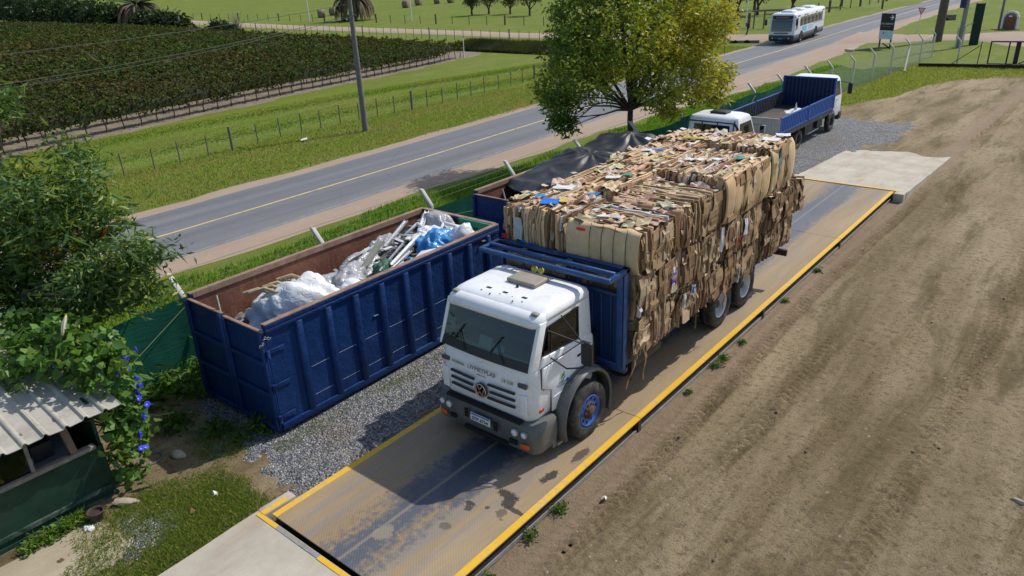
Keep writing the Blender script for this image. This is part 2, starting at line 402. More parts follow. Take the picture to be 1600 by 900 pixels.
ROAD_C = [(-17.15, -60), (-17.15, -20), (-17.1, 6), (-17.3, 18), (-17.8, 28.5), (-19.0, 44), (-20.4, 60), (-21.4, 76), (-22.5, 105), (-22.6, 150), (-22, 260), (-20, 420)]
def rc(l, r, off=0): return [(x+off, y, l, r) for x, y in ROAD_C]
strip('road_shoulder', [(x, y, (3.6 if y < 40 else 4.2), 3.9 if y < 20 else 4.5 if y < 40 else 6.2 if y < 95 else 5) for x, y in ROAD_C], SHOULDER, .014, 1.0, .45)
strip('road', [(x, y, 2.75 if y < 40 else 3.5, 2.6 if y < 40 else 2.9) for x, y in ROAD_C], ASPHALT, .03, 1.0, .09)
strip('road_centre_line', rc(.055, .055, 0), ROAD_YELLOW, .0425, .6)
strip('road_edge_line', [(x+(2.45 if y < 40 else 2.7), y, .045, .045) for x, y in ROAD_C], ROAD_WHITE, .037, .6)
strip('dirt_road', [(-420, 120, 4, 4), (-300, 104, 4, 4), (-182, 91.5, 3.6, 3.6), (-124, 84.6, 3.4, 3.4), (-92, 83, 3.4, 3.4), (-62, 80.8, 3.4, 3.4), (-45, 82.3, 3.3, 3.3), (-31.5, 85.3, 3.6, 3.6), (-25.5, 85.8, 5.5, 6)], SHOULDER, .03, 1.2, .5)
strip('driveway', [(-19.5, 88, 7, 6.5), (-15.5, 88.3, 5, 5.5), (-12, 90.1, 3.2, 3.3), (-8, 91.2, 3.4, 3.2), (-4, 92.3, 7, 8.5), (2, 91.5, 8, 9), (20, 90, 8, 8), (60, 92, 8, 8)], SHOULDER, .034, .8, .3)
def h_vsoil(X, Y):
    xc = -37.4-.17*(Y-9)-.0025*np.clip(Y-20, 0, 99)**2
    a = (xc+.75)-X; y0 = np.interp(-X, [37, 51, 69, 104, 129, 173, 258], [0, 3, 8, 17, 24, 36, 58]); return .05*np.clip(np.minimum(a, Y-y0)+1.4*(fbm(X, Y*.4, 41)-.5), -.6, .8)+.02*np.clip((57+.06*np.clip(-X-48, 0, 140)-Y)/2, -3, 0)
M_ = simple('vineyard_soil', (.20, .16, .11), .95, var=.3, scale=1.2, bst=.5, bsc=20, bd=.03)
field('vineyard_soil', np.r_[np.arange(-190, -52, 1.5), np.arange(-52, -33, .3)], np.arange(-2, 68, .4), h_vsoil, M_, cull=-.01)
# ------------------------------------------------------------------ weighbridge and its concrete ramps
def mat_deck():
    M = Mat('dusty_blue_tread_plate', .55, .0, .4); t = M.t
    sp = t.nodes.new('ShaderNodeSeparateXYZ'); t.links.new(M.obj, sp.inputs[0])
    X, Y = sp.outputs[0], sp.outputs[1]
    st = noise(t, mapping(t, M.obj, (1, .16, 1)), 1.6, 7, .7)
    fine = noise(t, M.obj, 9, 6, .75)
    ax = mth(t, 'ABSOLUTE', mth(t, 'ADD', X, -.02))
    band = ramp(t, ax, [(.12, 1), (.55, .72), (.85, 0)])
    k = mth(t, 'ADD', band, mth(t, 'MULTIPLY', mth(t, 'SUBTRACT', st, .5), 1.7))
    k = mth(t, 'ADD', k, mth(t, 'MULTIPLY', mth(t, 'SUBTRACT', fine, .5), 1.5))
    blue_f = ramp(t, k, [(.55, 0), (.95, .88)])
    tan = mixc(t, ramp(t, st, [(.3, 0), (.7, 1)]), (.245, .172, .095), (.36, .27, .16))
    tan = mixc(t, ramp(t, noise(t, mapping(t, M.obj, (1.5, .1, 1)), 2.2, 5, .6), [(.5, 0), (.66, .6)]), tan, (.20, .19, .185))
    edge = ramp(t, ax, [(1.05, 0), (1.42, .75)])
    tan = mixc(t, edge, tan, (.24, .225, .205))
    blue = mixc(t, fine, (.030, .048, .082), (.090, .115, .155))
    c = mixc(t, blue_f, tan, blue)
    def blob(x, y, sx, sy, r0, colr, amt, last):
        m = mapping(t, M.obj, (1/sx, 1/sy, 0), (-x/sx, -y/sy, 0))
        ln = t.nodes.new('ShaderNodeVectorMath'); ln.operation = 'LENGTH'; t.links.new(m, ln.inputs[0])
        d = mth(t, 'ADD', ln.outputs['Value'], mth(t, 'MULTIPLY', mth(t, 'SUBTRACT', noise(t, M.obj, 8, 6, .75), .5), 1.3 if sx > .28 else 2.6))
        return mixc(t, mth(t, 'MULTIPLY', ramp(t, d, [(r0*.75, 1), (r0, 0)]), amt), last, colr)
    oil = (.035, .03, .026)
    for b in [(1.02, 2.50, .22, .10, 1, oil, .95), (1.15, 2.36, .13, .16, 1, oil, .95), (1.36, 2.27, .20, .055, 1, oil, .9), (1.28, 3.22, .09, .20, 1, oil, .95), (.66, 2.0, .12, .07, 1, oil, .9), (.73, 1.9, .08, .09, 1, oil, .85),
              (.72, 1.4, .12, .09, 1, (.08, .075, .05), .7), (1.36, 4.0, .09, .28, 1, oil, .8), (1.22, 2.1, .09, .12, 1, (.07, .065, .04), .7), (.96, 2.08, .04, .04, 1, oil, .8), (1.3, 2.0, .05, .04, 1, (.1, .09, .06), .7),
              (.07, .76, .15, .2, 1, (.25, .215, .16), .9), (-.42, 2.5, .025, .025, 1, oil, 1), (.05, 3.0, .5, .7, 1, (.045, .055, .07), .75), (.35, 2.2, .35, .5, 1, (.055, .065, .085), .6), (-.2, 1.7, .3, .45, 1, (.06, .075, .10), .55), (.0, 17.5, .35, 1.6, 1, (.10, .125, .17), .5)]:
        c = blob(*b, c)
    # weld seam down the middle
    seam = ramp(t, mth(t, 'ABSOLUTE', mth(t, 'ADD', X, .02)), [(.018, .6), (.04, 0)])
    c = mixc(t, seam, c, (.27, .225, .16))
    M.col(c)
    r = mixc(t, blue_f, (.75,)*3, (.5,)*3); M.t.links.new(r, M.b.inputs['Roughness'])
    def lozenge(a, off):
        m = mapping(t, M.obj, (1, 1, 1), (off, off, 0), (0, 0, a)); b = t.nodes.new('ShaderNodeTexWave'); b.inputs['Scale'].default_value = 8.5; b.bands_direction = 'X'
        t.links.new(m, b.inputs['Vector']); return b.outputs['Fac']
    hgt = mth(t, 'MULTIPLY', lozenge(RAD(45), 0), lozenge(RAD(-45), .03))
    M.bump(mth(t, 'ADD', mth(t, 'MULTIPLY', hgt, .8), mth(t, 'MULTIPLY', fine, .5)), .35, .010); return M.m
DECK = mat_deck()
STEEL_DARK = simple('dark_steel', (.045, .043, .04), .6, .3, dirt=(.2, .15, .1), dirt_amt=.5, bst=.2)
STEEL_GREY = simple('dull_grey_steel', (.33, .32, .29), .55, .3, dirt=(.2, .16, .11), dirt_amt=.5)
BLACK = simple('black_void', (.012, .012, .012), .9)
wb = thing('weighbridge', 'long steel truck weighbridge with yellow painted edges and a dusty worn blue deck', 'weighbridge', (0, 0, 0))
DT = .32; YE = 22.57
secs = [(0.0, 5.55), (5.565, 16.9), (16.915, YE)]
for a, b in secs:
    m = MB(); m.b2((-1.5, a, DT-.02), (1.5, b, DT)); obj('deck_plate', m, DECK, wb)
for sx in (-1, 1):
    for a, b in secs:
        m = MB(); m.b2((sx*1.5, a, DT-.02), (sx*1.62, b, DT+.001)); obj('edge_stripe', m, YELLOW, wb)
m = MB()
for sx in (-1, 1):
    m.b2((sx*1.50, .03, DT-.245), (sx*1.44, YE-.03, DT-.022))
obj('side_beam', m, STEEL_DARK, wb)
for sx in (-1, 1):
    for a, b in [(0.05, 5.45), (5.62, 11.2), (11.3, 16.8), (16.98, YE-.25)]:
        m = MB(); m.b2((sx*1.46, a, DT-.27), (sx*1.60, b, DT-.246)); m.b2((sx*1.585, a, DT-.246), (sx*1.60, b, DT-.2)); obj('lower_flange', m, STEEL_GREY, wb)
for sx in (-1, 1):
    for y in (.1, 5.53, 11.25, 16.88, YE-.12):
        m = MB(); m.b2((sx*1.45, y-.05, 0), (sx*1.617, y+.05, DT-.022)); obj('support_bracket', m, STEEL_DARK, wb)
m = MB(); m.b2((-1.43, -.07, -.1), (1.43, YE+.07, DT-.2)); obj('pit', m, BLACK, wb)

def wedge(name, x0, x1, y0, y1, z0, z1, n, far_jag, seed):
    """slab with a sloping top and a slightly ragged outline"""
    ys = np.linspace(y0, y1, n); xs = np.linspace(x0, x1, 13); V = []; F = []
    for j, y in enumerate(ys):
        tt = j/(n-1)
        for i, x in enumerate(xs):
            e = .03*(vnoise(np.array(y*2.3), np.array(i*1.), seed)-.5) if i in (0, 12) else 0
            yo = y+(far_jag*(vnoise(np.array(i*.55), np.array(3.3), seed+2)-.35) if j == n-1 else 0)
            V.append((x+float(e), float(yo), z0+(z1-z0)*tt+.006*float(vnoise(np.array(x*2), np.array(y*2), seed)-.5)))
    k = 13
    for j in range(n-1):
        for i in range(k-1): F.append((j*k+i, j*k+i+1, (j+1)*k+i+1, (j+1)*k+i))
    top = len(V); ring = [i for i in range(k)]+[j*k+k-1 for j in range(1, n)]+[(n-1)*k+i for i in range(k-2, -1, -1)]+[j*k for j in range(n-2, 0, -1)]
    for r in ring: V.append((V[r][0], V[r][1], -.15))
    L = len(ring)
    for q in range(L): F.append((ring[q], top+q, top+(q+1) % L, ring[(q+1) % L]))
    o = link(name, mesh_np(name, V, F, CONC)); bm = bmesh.new(); bm.from_mesh(o.data); bmesh.ops.recalc_face_normals(bm, faces=bm.faces); bm.to_mesh(o.data); bm.free()
    return o
r1 = wedge('concrete_ramp', -1.86, 1.9, -.09, -9, .322, .02, 24, 0, 5)
tag(r1, 'pale concrete approach ramp at the near end of the weighbridge', 'ramp', kind='structure')
m = MB(); m.b2((-1.80, -.17, .318), (-1.3, -.1, .3275)); m.b2((-1.80, -.09, .2), (-1.70, .36, .3275)); m.b2((-.28, -.18, .318), (1.6, -.1, .3275)); obj('painted_edge', m, YELLOW, r1)
m = MB(); m.b2((-1.3, -.17, .318), (-.28, -.1, .3265)); obj('steel_edge', m, STEEL_GREY, r1)
m = MB(); m.b2((-1.88, -.085, -.1), (-1.68, .48, .3235)); obj('kerb_return', m, CONC, r1, .01)
r2 = wedge('concrete_ramp', -1.88, 2.0, YE+.09, 29.6, .322, .015, 22, 1.4, 8)
tag(r2, 'pale concrete exit ramp with a broken edge at the far end of the weighbridge', 'ramp', kind='structure')
m = MB(); m.b2((-1.5, YE+.095, .318), (1.75, YE+.2, .3275)); obj('painted_edge', m, YELLOW, r2)
m = MB(); m.b2((1.66, YE-.25, -.1), (1.98, YE+.085, .3235)); obj('kerb_return', m, CONC, r2, .01)
pad = MB(); rng = random.Random(3)
pl = [(-4.15, -1.72), (-3.75, -1.45), (-3.35, -1.35), (-3.02, -1.62), (-2.86, -2.0), (-3.0, -2.45), (-2.9, -3.2), (-3.0, -6), (-4.35, -6)]
pad.prism(pl, (0, 0, -.05), (1, 0, 0), (0, 1, 0), (0, 0, .105)); o = obj('concrete_pad', pad, mat_concrete('tan_concrete', (.33, .28, .2), (.40, .345, .26), (.28, .22, .15)), None, .012)
tag(o, 'tan concrete slab along the foot of the green shed', 'slab', kind='structure')
# ------------------------------------------------------------------ shared vehicle materials
WHITE = simple('white_truck_paint', (.82, .83, .84), .30, var=.02, scale=2, dirt=(.56, .53, .47), dirt_amt=.35, dirt_scale=3.5, spec=.5)
def mat_glass(name, tint, k=.75):
    M = Mat(name, .05); t = M.t; tr = t.nodes.new('ShaderNodeBsdfTransparent'); tr.inputs[0].default_value = (*tint, 1)
    gl = t.nodes.new('ShaderNodeBsdfGlossy'); gl.inputs['Roughness'].default_value = .03; gl.inputs[0].default_value = (.85, .92, .93, 1)
    fr = t.nodes.new('ShaderNodeLayerWeight'); fr.inputs[0].default_value = .5; mx = t.nodes.new('ShaderNodeMixShader')
    f = mth(t, 'MULTIPLY_ADD', mth(t, 'POWER', fr.outputs['Facing'], 4.0), k, .06); t.links.new(f, mx.inputs[0]); t.links.new(tr.outputs[0], mx.inputs[1]); t.links.new(gl.outputs[0], mx.inputs[2])
    t.links.new(mx.outputs[0], t.nodes['Material Output'].inputs[0]); return M.m
GLASS = mat_glass('tinted_window_glass', (.27, .38, .345), .5)
DGLASS = mat_glass('dark_window_glass', (.16, .18, .18), .9)
RUBBER = simple('black_rubber', (.022, .022, .023), .75, var=.3, scale=9, dirt=(.16, .13, .1), dirt_amt=.45, dirt_scale=3)
TREAD = simple('tyre_rubber', (.03, .03, .031), .85, var=.3, scale=6, bst=.4, bsc=30, bd=.01, dirt=(.19, .155, .115), dirt_amt=.6, dirt_scale=4)
GREYPL = simple('grey_plastic', (.105, .112, .108), .5, var=.12, scale=3, dirt=(.21, .19, .16), dirt_amt=.4, spec=.5)
BLACKPL = simple('black_plastic', (.02, .02, .022), .45, var=.2)
CHROME = simple('polished_steel', (.72, .72, .72), .22, 1.0, var=.1)
SILVER = simple('silver_wheel_paint', (.66, .67, .68), .3, .25, var=.1, dirt=(.4, .36, .3), dirt_amt=.3)
BLUEP = simple('blue_wheel_paint', (.018, .11, .45), .45, var=.2, dirt=(.1, .09, .08), dirt_amt=.4)
RUST = simple('rusty_iron', (.11, .062, .045), .85, .1, var=.4, scale=8, bst=.4, bsc=30, dirt=(.05, .035, .03), dirt_amt=.6)
NAVY = simple('dark_blue_steel_paint', (.012, .042, .145), .42, var=.18, scale=2.5, dirt=(.045, .06, .10), dirt_amt=.5, dirt_scale=2.0, spec=.45, bst=.08, bsc=6, bd=.02)
BLUEF = simple('mid_blue_steel_paint', (.018, .075, .22), .42, var=.2, scale=4, dirt=(.10, .13, .17), dirt_amt=.5, dirt_scale=4)
ORANGE = simple('orange_lens', (.65, .12, .02), .25, spec=.6)
REDL = simple('red_lens', (.5, .03, .015), .3, spec=.6)
LAMP = simple('lamp_glass', (.75, .78, .8), .08, var=.05, spec=.8)
TANPL = simple('tan_plastic', (.31, .27, .21), .6, dirt=(.28, .25, .2))
YELBUL = simple('yellow_rubber', (.62, .52, .10), .5)
CREAM = simple('white_enamel', (.7, .7, .68), .5)
INK = simple('dark_grey_vinyl', (.16, .17, .18), .5)
GOLDINK = simple('bronze_vinyl', (.28, .24, .17), .45)
BLUEINK = simple('blue_ink', (.02, .09, .45), .5)
GREENINK = simple('green_ink', (.03, .25, .10), .5)

def tyre_prof(R, r, w_):
    h = w_/2
    return [(r, -h*.72), (r+.02, -h*.92), (r+(R-r)*.45, -h*1.0), (R*.955, -h*.93), (R*.99, -h*.78), (R, -h*.55), (R, -h*.2), (R*.985, -h*.17), (R*.985, -h*.1), (R, -h*.07), (R, h*.07), (R*.985, h*.1), (R*.985, h*.17), (R, h*.2), (R, h*.55), (R*.99, h*.78), (R*.955, h*.93), (r+(R-r)*.45, h), (r+.02, h*.92), (r, h*.72)]
def add_wheel(parent, c, R, w_, side, style, dual=False):
    """side: +1 outer face looks to +x"""
    wh = MB(); wh.lathe(tyre_prof(R, R*.56, w_), (0, 0, 0), 'x', 40, closed=True)
    if dual: wh.lathe(tyre_prof(R, R*.56, w_), (-side*(w_+.05), 0, 0), 'x', 32, closed=True)
    wheel = link('wheel', None, parent, c) if False else thing('wheel', None, None); wheel.parent = parent; wheel.location = c
    obj('tyre', wh, TREAD, wheel)
    s = side; r = R*.57; h = w_/2
    rim = MB()
    if style == 'front':
        rim.lathe([(r, s*h*.72), (r*.97, s*h*.95), (r*.92, s*h*.93), (r*.86, s*h*.74), (r*.62, s*h*.70), (r*.52, s*h*.78), (r*.48, s*h*.76), (.02, s*h*.6)], (0, 0, 0), 'x', 36, caps=False)
        obj('rim', rim, BLUEP, wheel)
        hol = MB()
        for k in range(10):
            a = 2*math.pi*k/10; hol.lathe([(.032, s*h*.735), (.032, s*h*.6)], (0, math.cos(a)*r*.76, math.sin(a)*r*.76), 'x', 10)
        obj('vent_hole', hol, BLACK, wheel)
        hub = MB(); hub.lathe([(r*.56, s*h*.70), (r*.54, s*h*.84), (r*.36, s*h*.88), (r*.29, s*h*1.2), (r*.24, s*h*1.28), (.01, s*h*1.28)], (0, 0, 0), 'x', 24)
        for k in range(10):
            a = 2*math.pi*k/10; hub.lathe([(.02, s*h*.7), (.02, s*h*1.02), (.012, s*h*1.05)], (0, math.cos(a)*r*.46, math.sin(a)*r*.46), 'x', 7)
        obj('hub', hub, RUST, wheel)
    else:
        rim.lathe([(r, s*h*.72), (r*.965, s*h*.86), (r*.92, s*h*.7), (r*.88, s*h*.1), (r*.85, -s*h*.35), (r*.74, -s*h*.62), (r*.6, -s*h*.66), (r*.5, -s*h*.52), (r*.46, -s*h*.5), (.02, -s*h*.5)], (0, 0, 0), 'x', 36, caps=False)
        obj('rim', rim, SILVER if style == 'rear' else STEEL_DARK, wheel)
        hub = MB(); hub.lathe([(r*.45, -s*h*.52), (r*.42, -s*h*.1), (r*.3, s*h*.1), (r*.26, s*h*.35), (.01, s*h*.38)], (0, 0, 0), 'x', 20)
        for k in range(8):
            a = 2*math.pi*k/8; hub.lathe([(.016, -s*h*.4), (.016, -s*h*.15)], (0, math.cos(a)*r*.62, math.sin(a)*r*.62), 'x', 6)
        obj('hub', hub, STEEL_DARK if style == 'rear' else STEEL_DARK, wheel)
    return wheel

def rrect(hw, y0, y1, r, n=5, r2=None, z=0.0, cx=0.0, bow=0.0):
    """plan outline: rounded front corners (y0 side) r, rear corners r2"""
    r2 = .02 if r2 is None else r2; P = []
    for (x, y, rad, a0) in ((hw-r, y0+r, r, -90), (hw-r2, y1-r2, r2, 0), (-hw+r2, y1-r2, r2, 90), (-hw+r, y0+r, r, 180)):
        for k in range(n+1):
            a = RAD(a0+90*k/n); P.append([x+rad*math.cos(a), y+rad*math.sin(a)])
    out = []
    for x, y in P:
        if y < y0+r*1.01: y += bow*(x/hw)**2
        out.append(Vector((x+cx, y, z)))
    return out

# ------------------------------------------------------------------ the loaded truck
tk = thing('flatbed_truck', 'white cabbed blue flatbed truck carrying stacked cardboard bales on the weighbridge', 'truck', (-.11, 3.2, DT))
cab = MB()   # lower cab: nose, doors, floor
cab.loft([rrect(.93, .16, 1.86, .16, z=.72, bow=.05), rrect(1.0, .10, 1.87, .2, z=.86, bow=.05), rrect(1.02, .07, 1.88, .22, z=1.15, bow=.05), rrect(1.015, .085, 1.88, .22, z=1.4, bow=.05), rrect(1.01, .11, 1.88, .2, z=1.62, bow=.05), rrect(1.0, .125, 1.88, .2, z=1.69, bow=.05), rrect(.99, .15, 1.87, .2, z=1.72, bow=.05)], 0, True)
cabo = obj('cab', cab, WHITE, tk); cabo.data.set_sharp_from_angle(angle=RAD(35))
up = MB()   # pillars and rear wall
zt = 2.46
for s in (-1, 1):
    up.prism([(.13, 1.70), (.36, 1.70), (.60, zt), (.42, zt)], (s*.995, 0, 0), (0, 1, 0), (0, 0, 1), (-s*.07, 0, 0))
    up.prism([(1.46, 1.70), (1.87, 1.70), (1.80, zt), (1.42, zt)], (s*.98, 0, 0), (0, 1, 0), (0, 0, 1), (-s*.06, 0, 0))
    up.prism([(.58, 2.32), (1.46, 2.37), (1.44, zt), (.55, zt)], (s*.98, 0, 0), (0, 1, 0), (0, 0, 1), (-s*.055, 0, 0))
up.b2((-.92, 1.8, 1.70), (.92, 1.86, zt))
obj('pillar', up, WHITE, cabo, .018, 2)
roof = MB()
rr_ = [rrect(.985, .44, 1.84, .14, r2=.1, z=zt-.02, bow=.05), rrect(.99, .40, 1.86, .16, r2=.12, z=zt+.04, bow=.06), rrect(.97, .47, 1.84, .2, r2=.14, z=zt+.11, bow=.06), rrect(.90, .58, 1.78, .22, r2=.16, z=zt+.155, bow=.05), rrect(.75, .72, 1.62, .25, r2=.2, z=zt+.175, bow=.03)]
roof.loft(rr_, 0, True); rfo = obj('roof', roof, WHITE, tk)
vis = MB()   # sun visor across the top of the screen
vis.loft([rrect(.955, .30, .60, .12, z=2.37, bow=.07), rrect(.985, .27, .62, .14, z=2.41, bow=.08), rrect(.985, .30, .66, .16, z=2.50, bow=.08), rrect(.95, .40, .75, .18, z=2.565, bow=.07), rrect(.93, .5, .8, .18, z=2.58, bow=.06)], 0, True)
obj('sun_visor', vis, WHITE, rfo)
hatch = MB(); hatch.box((0.02, 1.36, zt+.215), (.62, .42, .07)); obj('roof_hatch', hatch, TANPL, rfo, .03, 3)
for x in (-.36, .0, .40): mk = MB(); mk.box((x, .78+.02*abs(x), zt+.17), (.10, .055, .02)); obj('roof_bracket', mk, BLACKPL, rfo)
mk = MB(); mk.lathe([(.03, 0), (.022, .03), (.008, .07)], (.03, 1.06, zt+.168), 'z', 10); obj('aerial_base', mk, BLACKPL, rfo)
for x, y in ((-.5, .92), (-.2, .62), (.2, .72), (.3, .60), (-.42, .66), (.45, .66), (-.05, .7)): mk = MB(); mk.lathe([(.014, 0), (.012, .012)], (x, y, zt+.162), 'z', 8); obj('roof_plug', mk, BLACKPL, rfo)
for x in (-.84, .84):
    m = MB(); m.box((x, .50, 2.572), (.12, .09, .045), 0); m.box((x, .452, 2.57), (.10, .02, .03), 1); obj('marker_light', m, [STEEL_GREY, BLACKPL], rfo, .008)
# windscreen: glass on a slope with black lower band
ws = MB()
def wsp(x, u): return Vector((x, .115+.31*u+.05*(x/.98)**2, 1.70+.72*u))
def wsgrid(mb, x0, x1, u0, u1, off, m=0, n=10):
    nrm = Vector((0, -.72, .31)).normalized()*off
    for i in range(n):
        a, b = x0+(x1-x0)*i/n, x0+(x1-x0)*(i+1)/n
        mb.quad(wsp(a, u0)+nrm, wsp(b, u0)+nrm, wsp(b, u1)+nrm, wsp(a, u1)+nrm, m)
wsgrid(ws, -.955, .955, .02, 1.0, .02)
obj('windscreen', ws, GLASS, cabo)
rub = MB(); wsgrid(rub, -.975, .975, 0, .19, .028); wsgrid(rub, -.98, -.945, .1, 1, .028, n=1); wsgrid(rub, .945, .98, .1, 1, .028, n=1)
obj('windscreen_seal', rub, BLACKPL, cabo)
for x0 in (-.45, .38):
    wp = MB(); n = Vector((0, -.72, .31)).normalized()*.045
    wp.path([wsp(x0+.1, .05)+n, wsp(x0-.02, .22)+n, wsp(x0-.12, .42)+n], .008, 6); wp.bar(wsp(x0-.22, .18)+n*.85, wsp(x0-.04, .58)+n*.85, .014, .02); obj('wiper', wp, BLACKPL, cabo)
stk = MB()
for x0, x1, u0, u1, m_ in ((-.16, .12, .22, .47, 0), (.14, .38, .2, .38, 1), (-.86, -.76, .35, .62, 2)):
    wsgrid(stk, x0, x1, u0, u1, -.03, m_, 2)
obj('screen_paper', stk, [simple('pale_green_paper', (.42, .6, .55), .8), simple('pale_blue_paper', (.25, .5, .68), .8), simple('blue_green_sticker', (.1, .45, .5), .5)], cabo)
inn = MB(); inn.b2((-.9, .42, 1.60), (.9, .78, 1.80), 0); inn.b2((-.90, 1.765, 1.3), (.90, 1.795, 2.44), 1); inn.b2((-.88, .70, 2.40), (.88, 1.76, 2.43), 0); inn.b2((-.92, .80, 1.25), (.92, 1.74, 1.30), 1); inn.b2((-.75, 1.2, 1.2), (-.2, 1.75, 1.65), 1); inn.b2((-.72, 1.6, 1.6), (-.22, 1.76, 2.26), 1)
inn.b2((.2, 1.2, 1.2), (.75, 1.75, 1.65), 1); inn.b2((.22, 1.6, 1.6), (.72, 1.76, 2.2), 1)
inn.path([Vector((-.45+.21*math.cos(a), .82+.1*math.sin(a), 1.80+.16*math.sin(a))) for a in np.linspace(0, 2*math.pi, 21)], .016, 6, 2)
obj('cab_interior', inn, [simple('grey_dashboard', (.045, .055, .052), .7), simple('seat_cloth', (.05, .055, .065), .9), BLACKPL], cabo)
# doors with side glass
for s in (-1, 1):
    d = MB(); d.prism([(.62, .80), (1.58, .80), (1.58, 1.70), (.38, 1.70), (.38, 1.34), (.62, 1.22)], (s*1.022, 0, 0), (0, 1, 0), (0, 0, 1), (s*.022, 0, 0))
    d.prism([(.36, 1.695), (1.47, 1.695), (1.47, 1.78), (.43, 1.87)], (s*.965, 0, 0), (0, 1, 0), (0, 0, 1), (s*.05, 0, 0))
    door = obj('door', d, WHITE, tk, .012, 2)
    q_ = MB(); q_.prism([(.613, .793), (1.587, .793), (1.587, 1.706), (.373, 1.706), (.373, 1.336), (.613, 1.216)], (s*1.008, 0, 0), (0, 1, 0), (0, 0, 1), (s*.0165, 0, 0)); obj('door_seal', q_, BLACKPL, door)
    g = MB(); g.prism([(.43, 1.87), (1.45, 1.78), (1.44, 2.365), (.62, 2.32)], (s*.972, 0, 0), (0, 1, 0), (0, 0, 1), (s*.006, 0, 0)); obj('window', g, DGLASS, door)
    f = MB()
    q = [(.415, 1.865), (1.465, 1.77), (1.455, 2.375), (.60, 2.335)]
    for i in range(4):
        a, b = q[i], q[(i+1) % 4]; f.bar((s*.982, a[0], a[1]), (s*.982, b[0], b[1]), .03, .014, up=(1, 0, 0))
    f.bar((s*.982, .70, 1.85), (s*.982, .70, 2.32), .02, .012, up=(1, 0, 0))
    obj('window_frame', f, BLACKPL, door)
    h = MB(); h.box((s*1.052, 1.42, 1.52), (.02, .16, .04)); obj('handle', h, BLACKPL, door, .006)
    c = MB(); c.bar((s*1.046, .66, 1.06), (s*1.046, 1.54, 1.08), .006, .016, up=(1, 0, 0)); obj('body_crease', c, WHITE, door, .003)
# mirrors on tripod arms
for s in (-1, 1):
    mx = 1.41
    for pp, r_ in (([(s*1.0, .96, 2.42), (s*mx, 1.0, 2.0)], .011), ([(s*.99, .62, 2.28), (s*mx, 1.0, 2.0)], .011), ([(s*1.0, .64, 1.80), (s*1.25, .75, 1.62), (s*(mx-.03), 1.02, 1.55), (s*mx, 1.05, 1.62)], .014)):
        a = MB(); a.path(pp, r_, 6); obj('mirror_arm', a, BLACKPL, tk)
    m = MB(); m.box((s*(mx+.02), 1.06, 1.81), (.20, .10, .42)); mo = obj('mirror', m, BLACKPL, tk, .035, 3)
    g = MB(); g.box((s*(mx+.02), 1.113, 1.81), (.165, .004, .36)); obj('mirror_glass', g, CHROME, mo)
# grille, emblem, lettering
GRM = simple('dark_grille_slots', (.02, .026, .035), .5)
for s in (-1, 1):
    for k, z in enumerate((1.285, 1.155, 1.03)):
        x0, x1 = (.15 if k == 0 else .19 if k == 1 else .13), .70-.03*(2-k)*0
        gr = MB()
        for i in range(4):
            a, b = x0+(x1-x0)*i/4, x0+(x1-x0)*(i+1)/4
            ya, yb = [.058+.05*(t/1.0)**2-.006 for t in (a, b)]
            gr.bar((s*a, ya, z), (s*b, yb, z), .03, .035)
        obj('grille_slat', gr, GRM, cabo)
SMOKE = simple('smoked_lens', (.10, .085, .08), .25)
for s in (-1, 1):
    pn = MB(); pn.box((s*.85, .099, 1.10), (.15, .03, .40)); obj('nose_panel', pn, WHITE, cabo, .013, 2)
    pn = MB(); pn.box((s*.84, .118, 1.46), (.17, .06, .07)); obj('corner_lamp', pn, SMOKE, cabo, .01, 2)
em = MB(); em.lathe([(.002, -.03), (.12, -.03), (.135, -.02), (.135, 0)], (0, .052, 1.13), 'y', 32, 0)
em.lathe([(.106, -.033), (.122, -.04), (.128, -.033)], (0, .052, 1.13), 'y', 32, 1)
def eb(x0, z0, x1, z1): em.bar((x0, .018, 1.13+z0), (x1, .018, 1.13+z1), .018, .018, 1, up=(0, 1, 0))
eb(-.052, .092, 0, .022); eb(.052, .092, 0, .022); eb(-.092, .05, -.042, -.092); eb(-.042, -.092, 0, -.008); eb(0, -.008, .042, -.092); eb(.042, -.092, .092, .05)
obj('emblem', em, [simple('dark_emblem_disc', (.03, .03, .035), .3), simple('champagne_metal', (.62, .56, .45), .25, .8)], cabo)
for t_, sz, x, z, mm in (('UYMETPLAS', .10, 0, 1.475, INK), ('WORKER', .062, -.54, 1.46, GOLDINK), ('24-220', .075, .54, 1.44, GOLDINK)):
    text_on('lettering', t_, sz, mm, cabo, (x, .075+.05*x*x, z), (1, .1*x, 0), (0, .12, 1), sx=1.15)
text_on('lettering', 'reciclaje de metales', .026, INK, cabo, (0, .064, 1.395), (1, 0, 0), (0, .1, 1))
m = MB(); m.prism([(0, 0), (.09, .03), (.12, .10), (.05, .07)], (1.0465, .86, 1.30), (0, 1, 0), (0, 0, 1), (.003, 0, 0)); m.prism([(.02, -.03), (.11, -.02), (.13, .03), (.1, .0)], (1.0465, .86, 1.30), (0, 1, 0), (0, 0, 1), (.003, 0, 0)); obj('leaf_logo', m, GREENINK, cabo)
for k, (t_, z) in enumerate((('Uymetplas', 1.25), ('residuos industriales', 1.215), ('metal  plastico', 1.18))):
    text_on('lettering', t_, .034, INK, cabo, (1.0465, .88, z), (0, 1, 0), (0, 0, 1), ext=.0015)
for s in (-1, 1):
    m = MB(); m.box((s*1.012, .44, 1.30), (.02, .07, .035)); obj('side_marker', m, ORANGE, cabo, .005)
    m = MB(); m.box((s*1.005, .38, .93), (.02, .12, .06)); obj('reflector', m, REDL, cabo, .004)
